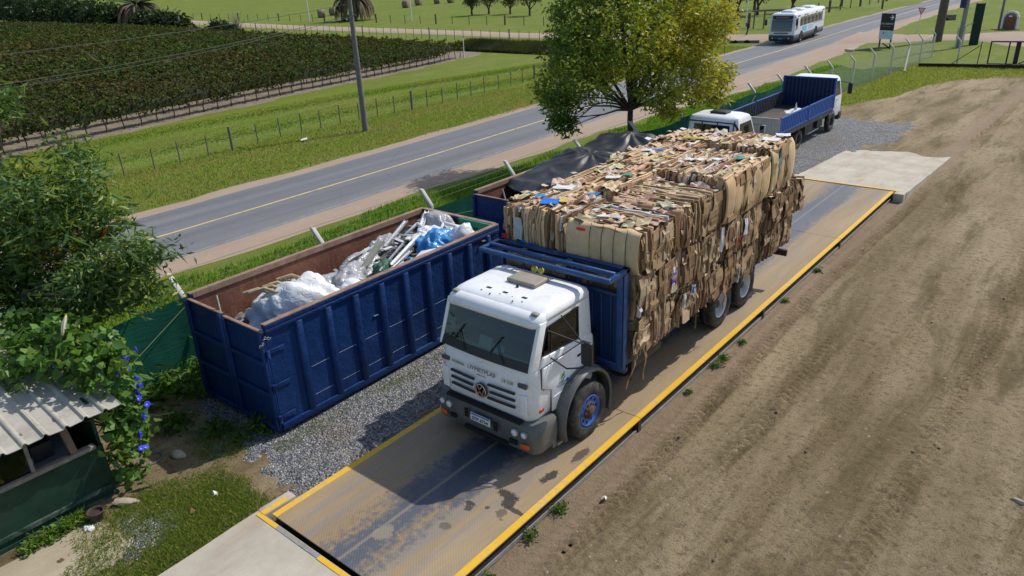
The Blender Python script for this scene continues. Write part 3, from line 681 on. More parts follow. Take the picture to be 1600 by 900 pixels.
# bumper
bu = MB()
bu.loft([rrect(1.05, .10, .60, .13, z=.165, r2=.03, bow=.07), rrect(1.12, .02, .62, .15, z=.24, r2=.03, bow=.09), rrect(1.14, .0, .64, .16, z=.42, r2=.03, bow=.09), rrect(1.14, -.005, .64, .16, z=.62, r2=.03, bow=.09), rrect(1.13, .02, .63, .16, z=.725, r2=.03, bow=.09), rrect(1.10, .06, .62, .15, z=.765, r2=.03, bow=.09)], 0, True)
bo = obj('bumper', bu, GREYPL, tk); bo.data.set_sharp_from_angle(angle=RAD(40))
def fy(x, z=.6): return -.004+.085*(x/1.13)**2
dk = MB(); dk.b2((-.82, .03, .76), (.82, .14, .80)); obj('bumper_gap', dk, BLACK, bo)
for c_, d_ in (((.06, .035, .275), (.97, .03, .075)), ((-.70, fy(.7)+.012, .38), (.13, .03, .07)), ((.66, fy(.66)+.012, .38), (.16, .03, .08)), ((-.33, fy(0)-.002, .60), (.07, .02, .17)), ((.32, fy(0)-.002, .56), (.07, .02, .17))):
    dk = MB(); dk.box(c_, d_); obj('bumper_slot', dk, BLACK, bo)
for x, z, r in ((-.96, .575, .052), (-.78, .575, .06), (.70, .575, .06), (.88, .575, .052)):
    h = MB(); y = fy(x)-.004; h.lathe([(r+.012, .03), (r+.012, -.006), (r, -.012)], (x, y, z), 'y', 20, 0); h.lathe([(.001, -.026), (r*.6, -.022), (r, -.01)], (x, y, z), 'y', 20, 1)
    obj('headlight', h, [STEEL_GREY, LAMP], bo)
for x in (-.93, .90):
    m = MB(); m.box((x, fy(x)-.004, .365), (.17, .035, .085), R=Matrix.Rotation(.19*x, 3, 'Z')); obj('indicator', m, ORANGE, bo, .008)
pl = MB(); pl.box((0, -.022, .585), (.44, .015, .15), 0); pl.box((0, -.031, .645), (.43, .004, .028), 1); po = obj('number_plate', pl, [CREAM, BLUEINK], bo, .003)
text_on('lettering', 'STP 6734', .088, simple('black_print', (.03, .03, .035), .5), po, (0, -.032, .565), (1, 0, 0), (0, 0, 1), sx=1.05)
# front fenders: arched flares
for s in (-1, 1):
    f = MB(); arc = []
    for k in range(15):
        a = RAD(-20+200*k/14); arc.append((1.40+.76*math.cos(a)*(.98), .50+.77*math.sin(a)))
    arc = [(2.12, .14)]+arc[0:1]+arc[1:]+[(.70, .22)]
    rad_in = [(1.29+(p[0]-1.29)*.90, .50+(p[1]-.50)*.90) for p in arc]
    xs_ = [.95, 1.16, 1.25, 1.265, 1.235]; sc_ = [1.0, 1.0, .985, .95, .90]
    rings = [[Vector((s*x, 1.40+(p[0]-1.40)*c_, .50+(p[1]-.50)*c_)) for p in arc] for x, c_ in zip(xs_, sc_)]
    k = len(arc)
    f.add([v for r in rings for v in r], [(i*k+j, i*k+j+1, (i+1)*k+j+1, (i+1)*k+j) for i in range(4) for j in range(k-1)], 0, True)
    for q in (1.03, 1.085, 1.14):
        f.path([Vector((s*q, 1.40+(p[0]-1.40)*1.012, .50+(p[1]-.5)*1.012)) for p in arc[3:12]], .012, 5)
    fo = obj('fender', f, GREYPL, tk); sol = fo.modifiers.new('s', 'SOLIDIFY'); sol.thickness = .02
    st = MB(); st.b2((s*.80, .62, .16), (s*1.15, .84, .20), 0); st.b2((s*.8, .62, .2), (s*.86, .86, .50), 1); st.b2((s*.86, .82, .2), (s*1.10, .86, .46), 1); st.b2((s*.95, .58, .42), (s*1.10, .66, .46), 0)
    st.b2((s*1.0, .52, .16), (s*1.13, .60, .44), 1); obj('step', st, [STEEL_GREY, GREYPL], tk, .01)
    if s > 0:
        m = MB(); m.box((1.06, 1.05, 1.225), (.07, .05, .04)); obj('blue_cap', m, BLUEINK, fo, .01)
add_wheel(tk, (1.165, 1.37, .515), .515, .27, 1, 'front'); add_wheel(tk, (-1.165, 1.37, .515), .515, .27, -1, 'front')
for y in (6.58, 7.88):
    add_wheel(tk, (1.17, y, .515), .515, .27, 1, 'rear', True); add_wheel(tk, (-1.17, y, .515), .515, .27, -1, 'rear', True)
ch = MB()
for s in (-1, 1): ch.b2((s*.36, .5, .62), (s*.44, 9.6, .88))
for y in (2.2, 3.6, 5, 6.0, 7.2, 8.4, 9.5): ch.b2((-.36, y-.05, .66), (.36, y+.05, .84))
for y in (1.29, 6.58, 7.88): ch.path([(-.85, y, .52), (.85, y, .52)], .085, 10)
ch.b2((-.4, 1.0, .45), (.4, 2.0, .9)); ch.b2((-1.28, 2.32, .98), (1.28, 9.75, 1.075))
obj('chassis', ch, STEEL_DARK, tk)
m = MB(); m.path([(.86, 2.95, .60), (.86, 4.1, .60)], .30, 18); obj('fuel_tank', m, BLACKPL, tk)
m = MB(); m.path([(.78, 2.03, .86), (.78, 2.03, 1.62)], .17, 18); m.path([(.60, 2.1, 1.5), (.60, 2.1, 2.1)], .06, 10); obj('air_filter', m, BLACKPL, tk)
m = MB(); m.path([(-.78, 2.95, .62), (-.78, 3.9, .62)], .27, 16); obj('air_tank', m, TREAD, tk); m = MB(); m.lathe(tyre_prof(.5, .28, .25), (.62, 5.15, .62), 'x', 28, closed=True); obj('spare_wheel', m, TREAD, tk)
for s in (-1, 1):
    m = MB(); m.b2((s*.82, 8.52, .12), (s*1.22, 8.545, .95)); m.path([(s*1.0, 8.53, .95), (s*1.0, 8.2, 1.05)], .03, 6); obj('mudflap', m, RUBBER, tk)
    m = MB(); m.box((s*1.335, 4.6, 1.02), (.02, .09, .05)); obj('side_marker', m, ORANGE, tk)
    for y in (3.0, 5.6): m = MB(); m.b2((s*1.1, y-.04, .3), (s*1.16, y+.04, .98)); obj('side_guard', m, STEEL_DARK, tk)
m = MB(); m.bar((1.0, 9.55, .86), (1.58, 9.62, .84), .09, .15); obj('rear_bar', m, BLACKPL, tk)
# headboard and rack over the cab
hb = MB(); x0, x1, yh, zt_ = -1.36, 1.45, 2.26, 2.88
hb.b2((x0, yh-.05, .98), (x0+.11, yh+.05, zt_)); hb.b2((x1-.11, yh-.05, .98), (x1, yh+.05, zt_)); hb.b2((x0, yh-.06, .90), (x1, yh+.06, 1.06))
hb.b2((x0+.11, yh-.045, 2.33), (x1-.11, yh+.045, 2.39))
for k in range(14):
    a = x0+.12+(x1-x0-.24)*k/13; hb.b2((a-.022, yh-.035, 1.06), (a+.022, yh, 2.33))
for a in (-.75, .45): hb.b2((a-.03, yh-.05, 1.06), (a+.03, yh-.035, zt_-.1))
hbo = obj('headboard', hb, NAVY, tk, .006, 1)
p = MB(); p.b2((x0+.1, yh-.005, 1.05), (x1-.1, yh+.03, 2.33)); obj('headboard_panel', p, NAVY, hbo)
p = MB(); p.box((x1+.01, yh-.09, 1.9), (.016, .10, 1.8)); p.b2((x1-.14, yh-.13, .98), (x1-.02, yh-.06, 2.8)); obj('post_channel', p, BLUEF, hbo, .006)
rk = MB(); yf = 1.66
rk.b2((x0, yf, 2.80), (x1, yf+.07, zt_)); rk.b2((x0, yh-.06, 2.80), (x1, yh+.06, zt_))
for x in (x0, x1-.07): rk.b2((x, yf+.07, 2.80), (x+.07, yh-.06, zt_))
rk.b2((x0+.07, yf+.26, 2.83), (x1-.07, yf+.33, 2.90))
obj('load_rack', rk, BLUEF, hbo, .008, 1)
rk = MB()
for x in (-.72, -.66, .28, .34): rk.b2((x, yf+.07, 2.815), (x+.022, yh-.06, 2.84))
obj('rack_bar', rk, simple('bare_tan_steel', (.32, .28, .2), .5, .3), hbo)
for x in (-.10, .04):
    m = MB(); m.lathe([(.001, -.06), (.04, -.05), (.058, -.02), (.058, .01), (.04, .035), (.001, .045)], (x, yf+.05, 2.72), 'y', 16); obj('yellow_buffer', m, YELBUL, hbo)
bed = MB(); bed.b2((-1.33, 2.33, 1.06), (1.33, 9.75, 1.085))
for s in (-1, 1): bed.b2((s*1.30+.03, 2.33, .95), (s*1.34+.03, 9.75, 1.058))
obj('load_bed', bed, NAVY, tk)
# ------------------------------------------------------------------ cardboard bales
def mat_cardboard():
    M = Mat('cardboard', .85, 0, .15); t = M.t
    a = M.attr(); n = noise(t, M.obj, 7, 5, .7); n2 = noise(t, mapping(t, M.obj, (1, 1, .25)), 22, 3, .6)
    c = mixc(t, ramp(t, n, [(.3, .35), (.6, 0)]), a, mixc(t, 1.0, a, (.55, .48, .40), 'MULTIPLY'))
    c = mixc(t, ramp(t, n2, [(.6, 0), (.75, .35)]), c, mixc(t, 1.0, a, (1.3, 1.3, 1.3), 'MULTIPLY'))
    M.col(c); M.bump(n2, .35, .01); return M.m
CARD = mat_cardboard()
WIRE = simple('bale_wire', (.10, .085, .07), .5, .6)
KR = [(.50, .37, .235), (.40, .275, .16), (.35, .235, .13), (.54, .405, .27), (.28, .175, .095), (.44, .30, .17), (.50, .37, .23), (.22, .135, .075), (.38, .225, .135)]
def ktint(r, dark=0.0):
    c = r.choice(KR); k = r.uniform(.72, 1.2)*(1-dark); return tuple(min(.75, x*k) for x in c)
ODD = [(.72, .72, .72), (.68, .70, .74), (.60, .60, .62), (.03, .20, .62), (.05, .28, .72), (.55, .05, .05), (.35, .20, .55), (.10, .38, .34), (.62, .48, .08)]
PALES = [(.66, .53, .37), (.62, .48, .33), (.66, .55, .40), (.58, .44, .28), (.62, .47, .32)]  # pale card for the tops, with sunlight put into the tint
def sheet(mb, P, thick, nrm, tint):
    """P: grid of points [j][i]; extruded by thick along nrm"""
    nj, ni = len(P), len(P[0]); vs = [p for r in P for p in r]; k = len(vs)
    vs = vs+[p+nrm*thick for p in vs]; fs = []
    for j in range(nj-1):
        for i in range(ni-1):
            a = j*ni+i; fs.append((a, a+ni, a+ni+1, a+1)); fs.append((k+a, k+a+1, k+a+ni+1, k+a+ni))
    ring = [i for i in range(ni)]+[j*ni+ni-1 for j in range(1, nj)]+[(nj-1)*ni+i for i in range(ni-2, -1, -1)]+[j*ni for j in range(nj-2, 0, -1)]
    for q in range(len(ring)):
        a, b = ring[q], ring[(q+1) % len(ring)]; fs.append((a, b, k+b, k+a))
    mb.add(vs, fs, 0, False, tint)
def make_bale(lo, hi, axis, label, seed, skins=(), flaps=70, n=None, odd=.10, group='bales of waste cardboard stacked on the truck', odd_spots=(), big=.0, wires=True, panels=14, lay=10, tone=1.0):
    r = random.Random(seed); lo = Vector(lo); hi = Vector(hi); c = (lo+hi)/2; c.z = lo.z; d = hi-lo
    th = thing('cardboard_bale', label, 'bale', tuple(c), 0, group)
    A = {'x': 0, 'y': 1}[axis]; B = 1-A; L = d[A]; Wd = d[B]; Hh = d.z
    mb = MB(); n = n or int(L/.042); ph = r.uniform(0, 9)
    ea = Vector((0, 0, 0)); ea[A] = 1
    for k in range(n):
        s = -L/2+L*(k+.1)/n; t_ = L/n*r.uniform(.75, 1.05)
        dk = .35 if r.random() < .06 else 0
        cuts = sorted([0, 1]+[r.uniform(.15, .85) for _ in range(r.choice((0, 0, 1, 1, 2)))])
        shr = .05 if 0 < k < n-1 else .0
        edge = (abs(s)/(L/2))**6*.085
        for q in range(len(cuts)-1):
            z0, z1 = cuts[q]*Hh, cuts[q+1]*Hh
            if q == 0: z0 += r.uniform(-.005, .035)
            if q == len(cuts)-2: z1 += r.uniform(-.06, .035)-edge
            x0, x1 = -Wd/2+r.uniform(-.035, .07)+edge, Wd/2-r.uniform(-.035, .07)-edge
            tint = tuple(x*tone for x in ktint(r, dk))  # tone paints sunlight into the top rows' colour; lower rows are darker
            if r.random() < odd*.25: tint = r.choice(ODD[:3])
            P = []
            ni, nj = 6, 4; tl = r.uniform(-.03, .03); b = r.uniform(-.02, .02)
            for j in range(nj):
                row = []
                for i in range(ni):
                    u, v_ = i/(ni-1), j/(nj-1)
                    w_ = s+b*math.sin(u*5+ph+k*.3)+tl*(v_-.5)+r.uniform(-.008, .008)
                    if j == nj-1 and q == len(cuts)-2: w_ += r.choice((0, 0, .03, -.03, .05))*r.random()
                    ex = r.uniform(-.018, .018) if i in (0, ni-1) else 0
                    ez = r.uniform(-.03, .02) if j in (0, nj-1) else 0
                    bul = .035*math.sin(math.pi*min(1, max(0, (z0+(z1-z0)*v_)/Hh)))*(1 if u > .5 else -1)*(i in (0, ni-1))
                    p = Vector((0, 0, z0+(z1-z0)*v_+ez)); p[A] = w_; p[B] = x0+(x1-x0)*u+ex+bul; row.append(p)
                P.append(row)
            sheet(mb, P, t_, ea, tint)
    for q in range(panels):     # whole flattened boxes showing on the yard side
        hh = r.uniform(.3, .8)*Hh; z1 = hh+(1-r.random()**1.5)*(Hh-hh)-.02; yy = r.uniform(-.43, .43)*d.y; ww = r.uniform(.07, .20); tl = r.uniform(-.06, .06); of = d.x/2+r.uniform(.0, .045)
        tint = ktint(r); P = []
        for j in range(4):
            P.append([Vector((of+.02*math.sin(j*2+q)-.03*(i/3-.5)*r.random(), yy+(i/3-.5)*ww*2+tl*j/3, z1-hh*j/3+r.uniform(-.03, .03)*(j in (0, 3)))) for i in range(4)])
        sheet(mb, P, .012, Vector((1, 0, 0)), tint)
    for q in range(lay):        # broad pale sheets lying flat on the top
        a, b_ = r.uniform(.18, .42), r.uniform(.14, .34); an = r.uniform(-.5, .5)+(math.pi/2 if axis == 'x' else 0); e1 = Vector((math.cos(an), math.sin(an), 0)); e2 = Vector((-math.sin(an), math.cos(an), 0)); p = Vector((r.uniform(-.44, .44)*d.x, r.uniform(-.46, .46)*d.y, Hh+r.uniform(-.02, .02))); tx, ty = r.uniform(-.12, .12), r.uniform(-.12, .12)
        tint = tuple(min(.75, x*r.uniform(.85, 1.12)) for x in r.choice(PALES)); P = []
        for j in range(4):
            P.append([p+e1*(i/3-.5)*a+e2*(j/3-.5)*b_+Vector((0, 0, tx*(i/3-.5)*a*2+ty*(j/3-.5)*b_*2+.03*math.sin(i*1.7+j*2.3+q)))+e1*r.uniform(-.02, .02)+e2*r.uniform(-.02, .02) for i in range(4)])
        sheet(mb, P, .008, Vector((0, 0, 1)), tint)
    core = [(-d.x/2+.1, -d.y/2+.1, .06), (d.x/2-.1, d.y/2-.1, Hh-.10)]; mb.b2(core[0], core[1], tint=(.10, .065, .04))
    # loose flaps on the faces
    faces = [('z', 1, 5.0), ('x', 1, 1.1), ('y', -1, .9), ('x', -1, .4), ('y', 1, .3)]
    tot = sum(f[2] for f in faces)
    for k in range(flaps):
        q = r.random()*tot
        for fa, sg, wt in faces:
            q -= wt
            if q <= 0: break
        if any(sk[0] == fa and sk[1] == sg for sk in skins) and r.random() < .93: continue
        a = r.uniform(.06, .18)*(1+big*r.random()**2*1.1); b_ = r.uniform(.04, .11)*(1+big*r.random()**2*.8)
        e1 = Vector((0, 0, 0)); e2 = Vector((0, 0, 0)); nn = Vector((0, 0, 0))
        if fa == 'z':
            nn.z = 1; an = r.uniform(0, 6.28) if r.random() < .4 else (0 if axis == 'y' else math.pi/2)+r.uniform(-.3, .3); e1 = Vector((math.cos(an), math.sin(an), 0)); e2 = nn.cross(e1); p = Vector((r.uniform(-.48, .48)*d.x, r.uniform(-.48, .48)*d.y, Hh-.01))
        else:
            idx = 0 if fa == 'x' else 1; nn[idx] = sg; e2 = Vector((0, 0, -1)); e1 = nn.cross(e2); o_ = 1-idx
            an = r.uniform(-.35, .35); e1, e2 = e1*math.cos(an)+e2*math.sin(an), e2*math.cos(an)-e1*math.sin(an)
            p = Vector((0, 0, r.uniform(.28, .98)*Hh)); p[idx] = sg*(d[idx]/2-.005); p[o_] = r.uniform(-.48, .48)*d[o_]
            a, b_ = min(a, b_)*r.uniform(.8, 2.0), max(a, b_)*1.1
        ti = r.uniform(.03, .30) if fa != 'z' else r.uniform(-.05, .28); cr = r.uniform(-.4, .3)
        f2 = (e2*math.cos(ti)+nn*math.sin(ti)); f3 = (e2*math.cos(ti+cr)+nn*math.sin(ti+cr))
        P0, P1 = p-e1*a/2, p+e1*a/2; sk1 = r.uniform(-.04, .04)
        P2, P3 = P1+f2*b_*.6+e1*sk1, P0+f2*b_*.6+e1*sk1; P4, P5 = P2+f3*b_*.5, P3+f3*b_*.5
        tint = (tuple(min(.78, x*r.uniform(.9, 1.2)) for x in r.choice(PALES)) if fa == 'z' and r.random() < .75 else ktint(r)) if r.random() > odd*.7 else r.choice(ODD[:3] if r.random() < .94 else ODD)
        sheet(mb, [[P0, P1], [P3, P2], [P5+e1*r.uniform(0, .05), P4]], .006, nn, tint)
    for fa, pos, ax_, sz, tint in odd_spots:    # coloured printed card seen in the photo
        p = Vector(pos)-c; nn = Vector((0, 0, 1)) if fa == 'z' else Vector((1, 0, 0)) if fa == 'x' else Vector((0, -1, 0))
        e1 = Vector(ax_).normalized(); e2 = nn.cross(e1); P = []
        for j in range(4):
            P.append([p+e1*(i/3-.5)*sz[0]+e2*(j/3-.5)*sz[1]+nn*(r.uniform(.0, .03)+.012)+e1*r.uniform(-.02, .02)*(j in (0, 3))+e2*r.uniform(-.03, .03)*(i in (0, 3)) for i in range(4)])
        sheet(mb, P, .006, nn, tint)
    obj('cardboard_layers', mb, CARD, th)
    for fa, sg, tint, nw in skins:      # big folded sheets wrapped round one side, bulging between the wires
        sm = MB(); idx = 0 if fa == 'x' else 1; o_ = 1-idx; Ls = d[o_]; nx_ = nw*6; nz = 12; P = []
        for j in range(nz+1):
            v_ = j/nz; row = []
            for i in range(nx_+1):
                u = i/nx_; cell = (u*nw) % 1.0
                bul = .085*(1-abs(2*v_-1)**3)+.020*math.sin(math.pi*cell)**.5*(.3+.7*math.sin(math.pi*v_))-.03+.008*math.sin(u*21+ph+v_*3)+.02*math.sin(u*5+ph)
                if v_ > .9: bul -= .5*(v_-.9)*(1+.4*math.sin(u*17))
                if v_ < .08: bul -= .4*(.08-v_)
                p = Vector((0, 0, .0+Hh*(v_*1.0)+.012*math.sin(u*23+ph))); p[idx] = sg*(d[idx]/2+bul); p[o_] = (u-.5)*Ls*1.0; row.append(p)
            P.append(row)
        nj, ni = len(P), len(P[0]); vs = [p for rw in P for p in rw]
        cell_t = [tuple(min(.8, x*q_) for x in tint) for q_ in [r.uniform(.93, 1.07) for _ in range(nw)]]
        for i in range(ni-1):
            sm.add([P[j][i+e] for j in range(nj) for e in (0, 1)], [(2*j, 2*j+1, 2*j+3, 2*j+2) for j in range(nj-1)], 0, False, cell_t[min(nw-1, i*nw//(ni-1))])
        so_ = obj('outer_sheet', sm, CARD, th); bm = bmesh.new(); bm.from_mesh(so_.data); bmesh.ops.remove_doubles(bm, verts=bm.verts, dist=1e-4); bmesh.ops.recalc_face_normals(bm, faces=bm.faces)
        for f in bm.faces: f.smooth = True
        bm.to_mesh(so_.data); bm.free(); sd = so_.modifiers.new('s', 'SOLIDIFY'); sd.thickness = .012
        wm = MB()
        for k in range(1, nw):
            u = k/nw-.5; pts = []
            for z, off in ((-.0, .01), (.2*Hh, .05), (.5*Hh, .062), (.8*Hh, .045), (Hh+.01, -.02)):
                p = Vector((0, 0, z)); p[idx] = sg*(d[idx]/2+off); p[o_] = u*Ls; pts.append(p)
            wm.path(pts, .006, 5)
        obj('tie_wire', wm, WIRE, th)
    if wires and not skins:
        wm = MB()
        for k in range(4):
            u = (k+.5)/4-.5; pts = []
            for x_, z in ((-.5, 0), (-.5, .5), (-.5, 1), (0, 1), (.5, 1), (.5, .5), (.5, 0)):
                p = Vector((0, 0, z*Hh+(.0 if z else 0))); p[A] = x_*(L+.05); p[B] = u*Wd; pts.append(p)
            wm.path(pts, .005, 4)
        obj('tie_wire', wm, WIRE, th)
    return th
z0 = DT+1.088; zA, zB = z0+.80, z0+1.62
PALE = (.64, .475, .285); TANS = (.60, .42, .24); PINKK = (.50, .315, .195); OCH = (.62, .46, .26)
# top layer, yard side
make_bale((0.02, 5.60, zB), (1.46, 6.98, 3.80), 'y', 'topmost bale over the blue headboard, smooth yellowish front sheet with a red printed mark', 1, [('y', -1, PALE, 6)], 85,
          odd_spots=[('z', (.5, 6.0, 3.80), (1, .3, 0), (.22, .14), (.72, .72, .74)), ('z', (.75, 6.05, 3.80), (1, -.3, 0), (.16, .1), (.6, .6, .62))])
b = make_bale((0.0, 7.06, zB), (1.46, 8.66, 3.82), 'y', 'second bale along the top yard side row, front sheet stamped with a black letter', 2, [('y', -1, (.56, .36, .22), 5)], 90)
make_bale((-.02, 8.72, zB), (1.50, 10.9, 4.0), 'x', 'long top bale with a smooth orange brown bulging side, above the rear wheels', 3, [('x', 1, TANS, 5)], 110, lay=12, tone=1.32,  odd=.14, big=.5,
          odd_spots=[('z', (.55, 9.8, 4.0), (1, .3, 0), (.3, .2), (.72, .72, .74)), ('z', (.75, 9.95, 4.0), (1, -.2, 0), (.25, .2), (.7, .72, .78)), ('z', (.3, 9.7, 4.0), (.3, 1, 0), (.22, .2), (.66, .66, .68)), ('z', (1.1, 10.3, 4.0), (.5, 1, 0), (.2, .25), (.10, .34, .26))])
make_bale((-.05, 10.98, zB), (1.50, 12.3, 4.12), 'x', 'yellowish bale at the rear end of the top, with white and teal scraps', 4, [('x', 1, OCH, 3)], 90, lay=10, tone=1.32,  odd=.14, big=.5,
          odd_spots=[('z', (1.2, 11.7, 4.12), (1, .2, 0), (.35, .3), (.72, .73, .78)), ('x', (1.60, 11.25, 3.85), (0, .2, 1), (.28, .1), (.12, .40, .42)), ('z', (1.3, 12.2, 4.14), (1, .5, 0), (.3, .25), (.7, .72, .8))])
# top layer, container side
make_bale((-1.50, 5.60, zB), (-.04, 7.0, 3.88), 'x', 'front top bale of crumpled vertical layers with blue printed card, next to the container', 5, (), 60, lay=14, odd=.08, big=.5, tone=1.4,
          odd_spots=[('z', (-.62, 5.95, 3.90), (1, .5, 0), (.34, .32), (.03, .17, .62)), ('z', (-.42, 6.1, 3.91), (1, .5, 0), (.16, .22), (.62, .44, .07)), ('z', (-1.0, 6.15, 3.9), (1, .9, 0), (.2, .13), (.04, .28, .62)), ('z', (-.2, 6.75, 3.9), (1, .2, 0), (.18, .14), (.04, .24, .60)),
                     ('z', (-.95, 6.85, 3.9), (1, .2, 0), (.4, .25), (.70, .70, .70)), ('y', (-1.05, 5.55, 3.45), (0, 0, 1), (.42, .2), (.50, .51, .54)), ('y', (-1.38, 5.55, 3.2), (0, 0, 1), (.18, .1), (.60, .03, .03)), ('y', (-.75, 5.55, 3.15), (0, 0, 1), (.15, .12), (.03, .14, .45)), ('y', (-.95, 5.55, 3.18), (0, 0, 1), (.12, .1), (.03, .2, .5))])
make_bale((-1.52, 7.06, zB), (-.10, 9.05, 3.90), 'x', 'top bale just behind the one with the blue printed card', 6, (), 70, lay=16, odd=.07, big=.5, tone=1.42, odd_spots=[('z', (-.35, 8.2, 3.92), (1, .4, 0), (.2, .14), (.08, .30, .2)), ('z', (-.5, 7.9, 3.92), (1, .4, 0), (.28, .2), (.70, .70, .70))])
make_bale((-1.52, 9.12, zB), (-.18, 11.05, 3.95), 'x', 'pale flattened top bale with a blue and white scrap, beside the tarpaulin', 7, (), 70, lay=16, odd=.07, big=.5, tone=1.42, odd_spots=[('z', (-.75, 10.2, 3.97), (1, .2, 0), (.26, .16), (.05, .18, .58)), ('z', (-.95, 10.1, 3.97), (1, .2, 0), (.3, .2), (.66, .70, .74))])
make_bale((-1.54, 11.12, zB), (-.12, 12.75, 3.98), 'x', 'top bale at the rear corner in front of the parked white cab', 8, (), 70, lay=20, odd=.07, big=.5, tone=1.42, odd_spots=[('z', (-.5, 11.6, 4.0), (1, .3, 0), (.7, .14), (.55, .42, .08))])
# middle layer, yard side
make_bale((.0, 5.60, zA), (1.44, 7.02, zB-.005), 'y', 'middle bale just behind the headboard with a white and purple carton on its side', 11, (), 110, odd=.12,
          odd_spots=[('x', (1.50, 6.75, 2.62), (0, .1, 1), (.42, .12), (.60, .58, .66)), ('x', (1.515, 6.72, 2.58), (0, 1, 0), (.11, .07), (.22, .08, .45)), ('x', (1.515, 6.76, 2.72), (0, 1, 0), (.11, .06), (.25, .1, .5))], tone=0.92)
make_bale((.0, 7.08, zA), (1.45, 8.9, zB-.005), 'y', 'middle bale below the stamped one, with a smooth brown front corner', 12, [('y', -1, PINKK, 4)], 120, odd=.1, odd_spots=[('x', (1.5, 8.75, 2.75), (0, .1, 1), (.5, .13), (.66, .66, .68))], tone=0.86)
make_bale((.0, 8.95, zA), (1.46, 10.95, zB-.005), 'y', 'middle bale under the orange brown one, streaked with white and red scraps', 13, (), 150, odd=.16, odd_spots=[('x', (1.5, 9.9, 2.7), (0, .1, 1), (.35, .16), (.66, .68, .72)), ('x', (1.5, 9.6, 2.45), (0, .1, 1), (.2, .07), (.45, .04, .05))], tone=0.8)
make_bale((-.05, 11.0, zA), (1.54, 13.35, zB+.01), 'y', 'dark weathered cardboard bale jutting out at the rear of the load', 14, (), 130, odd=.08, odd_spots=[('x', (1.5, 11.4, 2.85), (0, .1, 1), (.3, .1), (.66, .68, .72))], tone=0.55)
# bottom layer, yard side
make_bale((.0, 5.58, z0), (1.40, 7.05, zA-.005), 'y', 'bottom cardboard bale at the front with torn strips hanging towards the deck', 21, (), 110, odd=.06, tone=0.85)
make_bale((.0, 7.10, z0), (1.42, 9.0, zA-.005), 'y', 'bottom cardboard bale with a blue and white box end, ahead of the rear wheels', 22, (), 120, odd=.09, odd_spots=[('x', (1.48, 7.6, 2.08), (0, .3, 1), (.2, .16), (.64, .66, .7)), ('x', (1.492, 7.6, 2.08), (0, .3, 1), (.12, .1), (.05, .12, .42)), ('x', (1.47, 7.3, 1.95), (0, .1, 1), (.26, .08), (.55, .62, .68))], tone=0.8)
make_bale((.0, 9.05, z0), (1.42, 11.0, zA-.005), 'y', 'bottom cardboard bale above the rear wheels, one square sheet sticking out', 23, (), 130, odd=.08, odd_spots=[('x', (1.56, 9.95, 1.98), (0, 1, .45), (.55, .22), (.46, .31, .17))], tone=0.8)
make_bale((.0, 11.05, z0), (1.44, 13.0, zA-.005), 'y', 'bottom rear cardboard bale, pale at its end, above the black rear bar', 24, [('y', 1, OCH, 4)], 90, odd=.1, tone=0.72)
# lower layers on the hidden side
for k, (ya, yb) in enumerate(((5.6, 7.1), (7.15, 9.0), (9.05, 10.95), (11.0, 12.9))):
    for zz, zt2 in ((z0, zA-.005), (zA, zB-.005)):
        make_bale((-1.46, ya, zz), (-.04, yb, zt2), 'y', 'cardboard bale under the top row on the side of the load facing the tarp', 40+k*2+(zz > z0), (), 30, n=26, group='cardboard bales in the lower layers facing the tarp')
def text_bale(body, size, p, ux, uy, m): 
    o = text_on('printed_mark', body, size, m, b, tuple(Vector(p)-b.location), ux, uy, ext=.002); return o
text_bale('C', .16, (.52, 6.962, 3.66), (1, 0, 0), (0, 0, 1), simple('black_stamp_ink', (.03, .025, .02), .8))
b0 = [o for o in COL.objects if o.get('label', '').startswith('topmost bale')][0]
m = MB()
for k in range(4): m.box((.28+k*.045-.74, 5.515-b0.location.y, 3.70-zB), (.036, .012, .055))
obj('printed_mark', m, simple('red_print', (.42, .05, .03), .8), b0)
# torn strips hanging under the load
r = random.Random(5); PAR = [o for o in COL.objects if o.get('label', '').startswith('bottom cardboard bale at the front')][0]
for x, y, z, L, lean in ((1.36, 5.72, 1.42, .55, -.25), (1.42, 5.95, 1.5, .65, .02), (1.47, 9.1, 1.5, .45, .12)):
    pts = [Vector((x+.03*math.sin(k*1.3), y+lean*k/4+.015*math.sin(k*2.1), z-L*k/4)) for k in range(5)]; w_ = .07
    stm = MB(); sheet(stm, [[p-Vector((0, w_/2*(1-.1*k), 0)), p+Vector((0, w_/2*(1-.1*k), 0))] for k, p in enumerate(pts)], .01, Vector((1, 0, 0)), ktint(r)); so_ = obj('torn_strip', stm, CARD, PAR); so_.location = -PAR.location
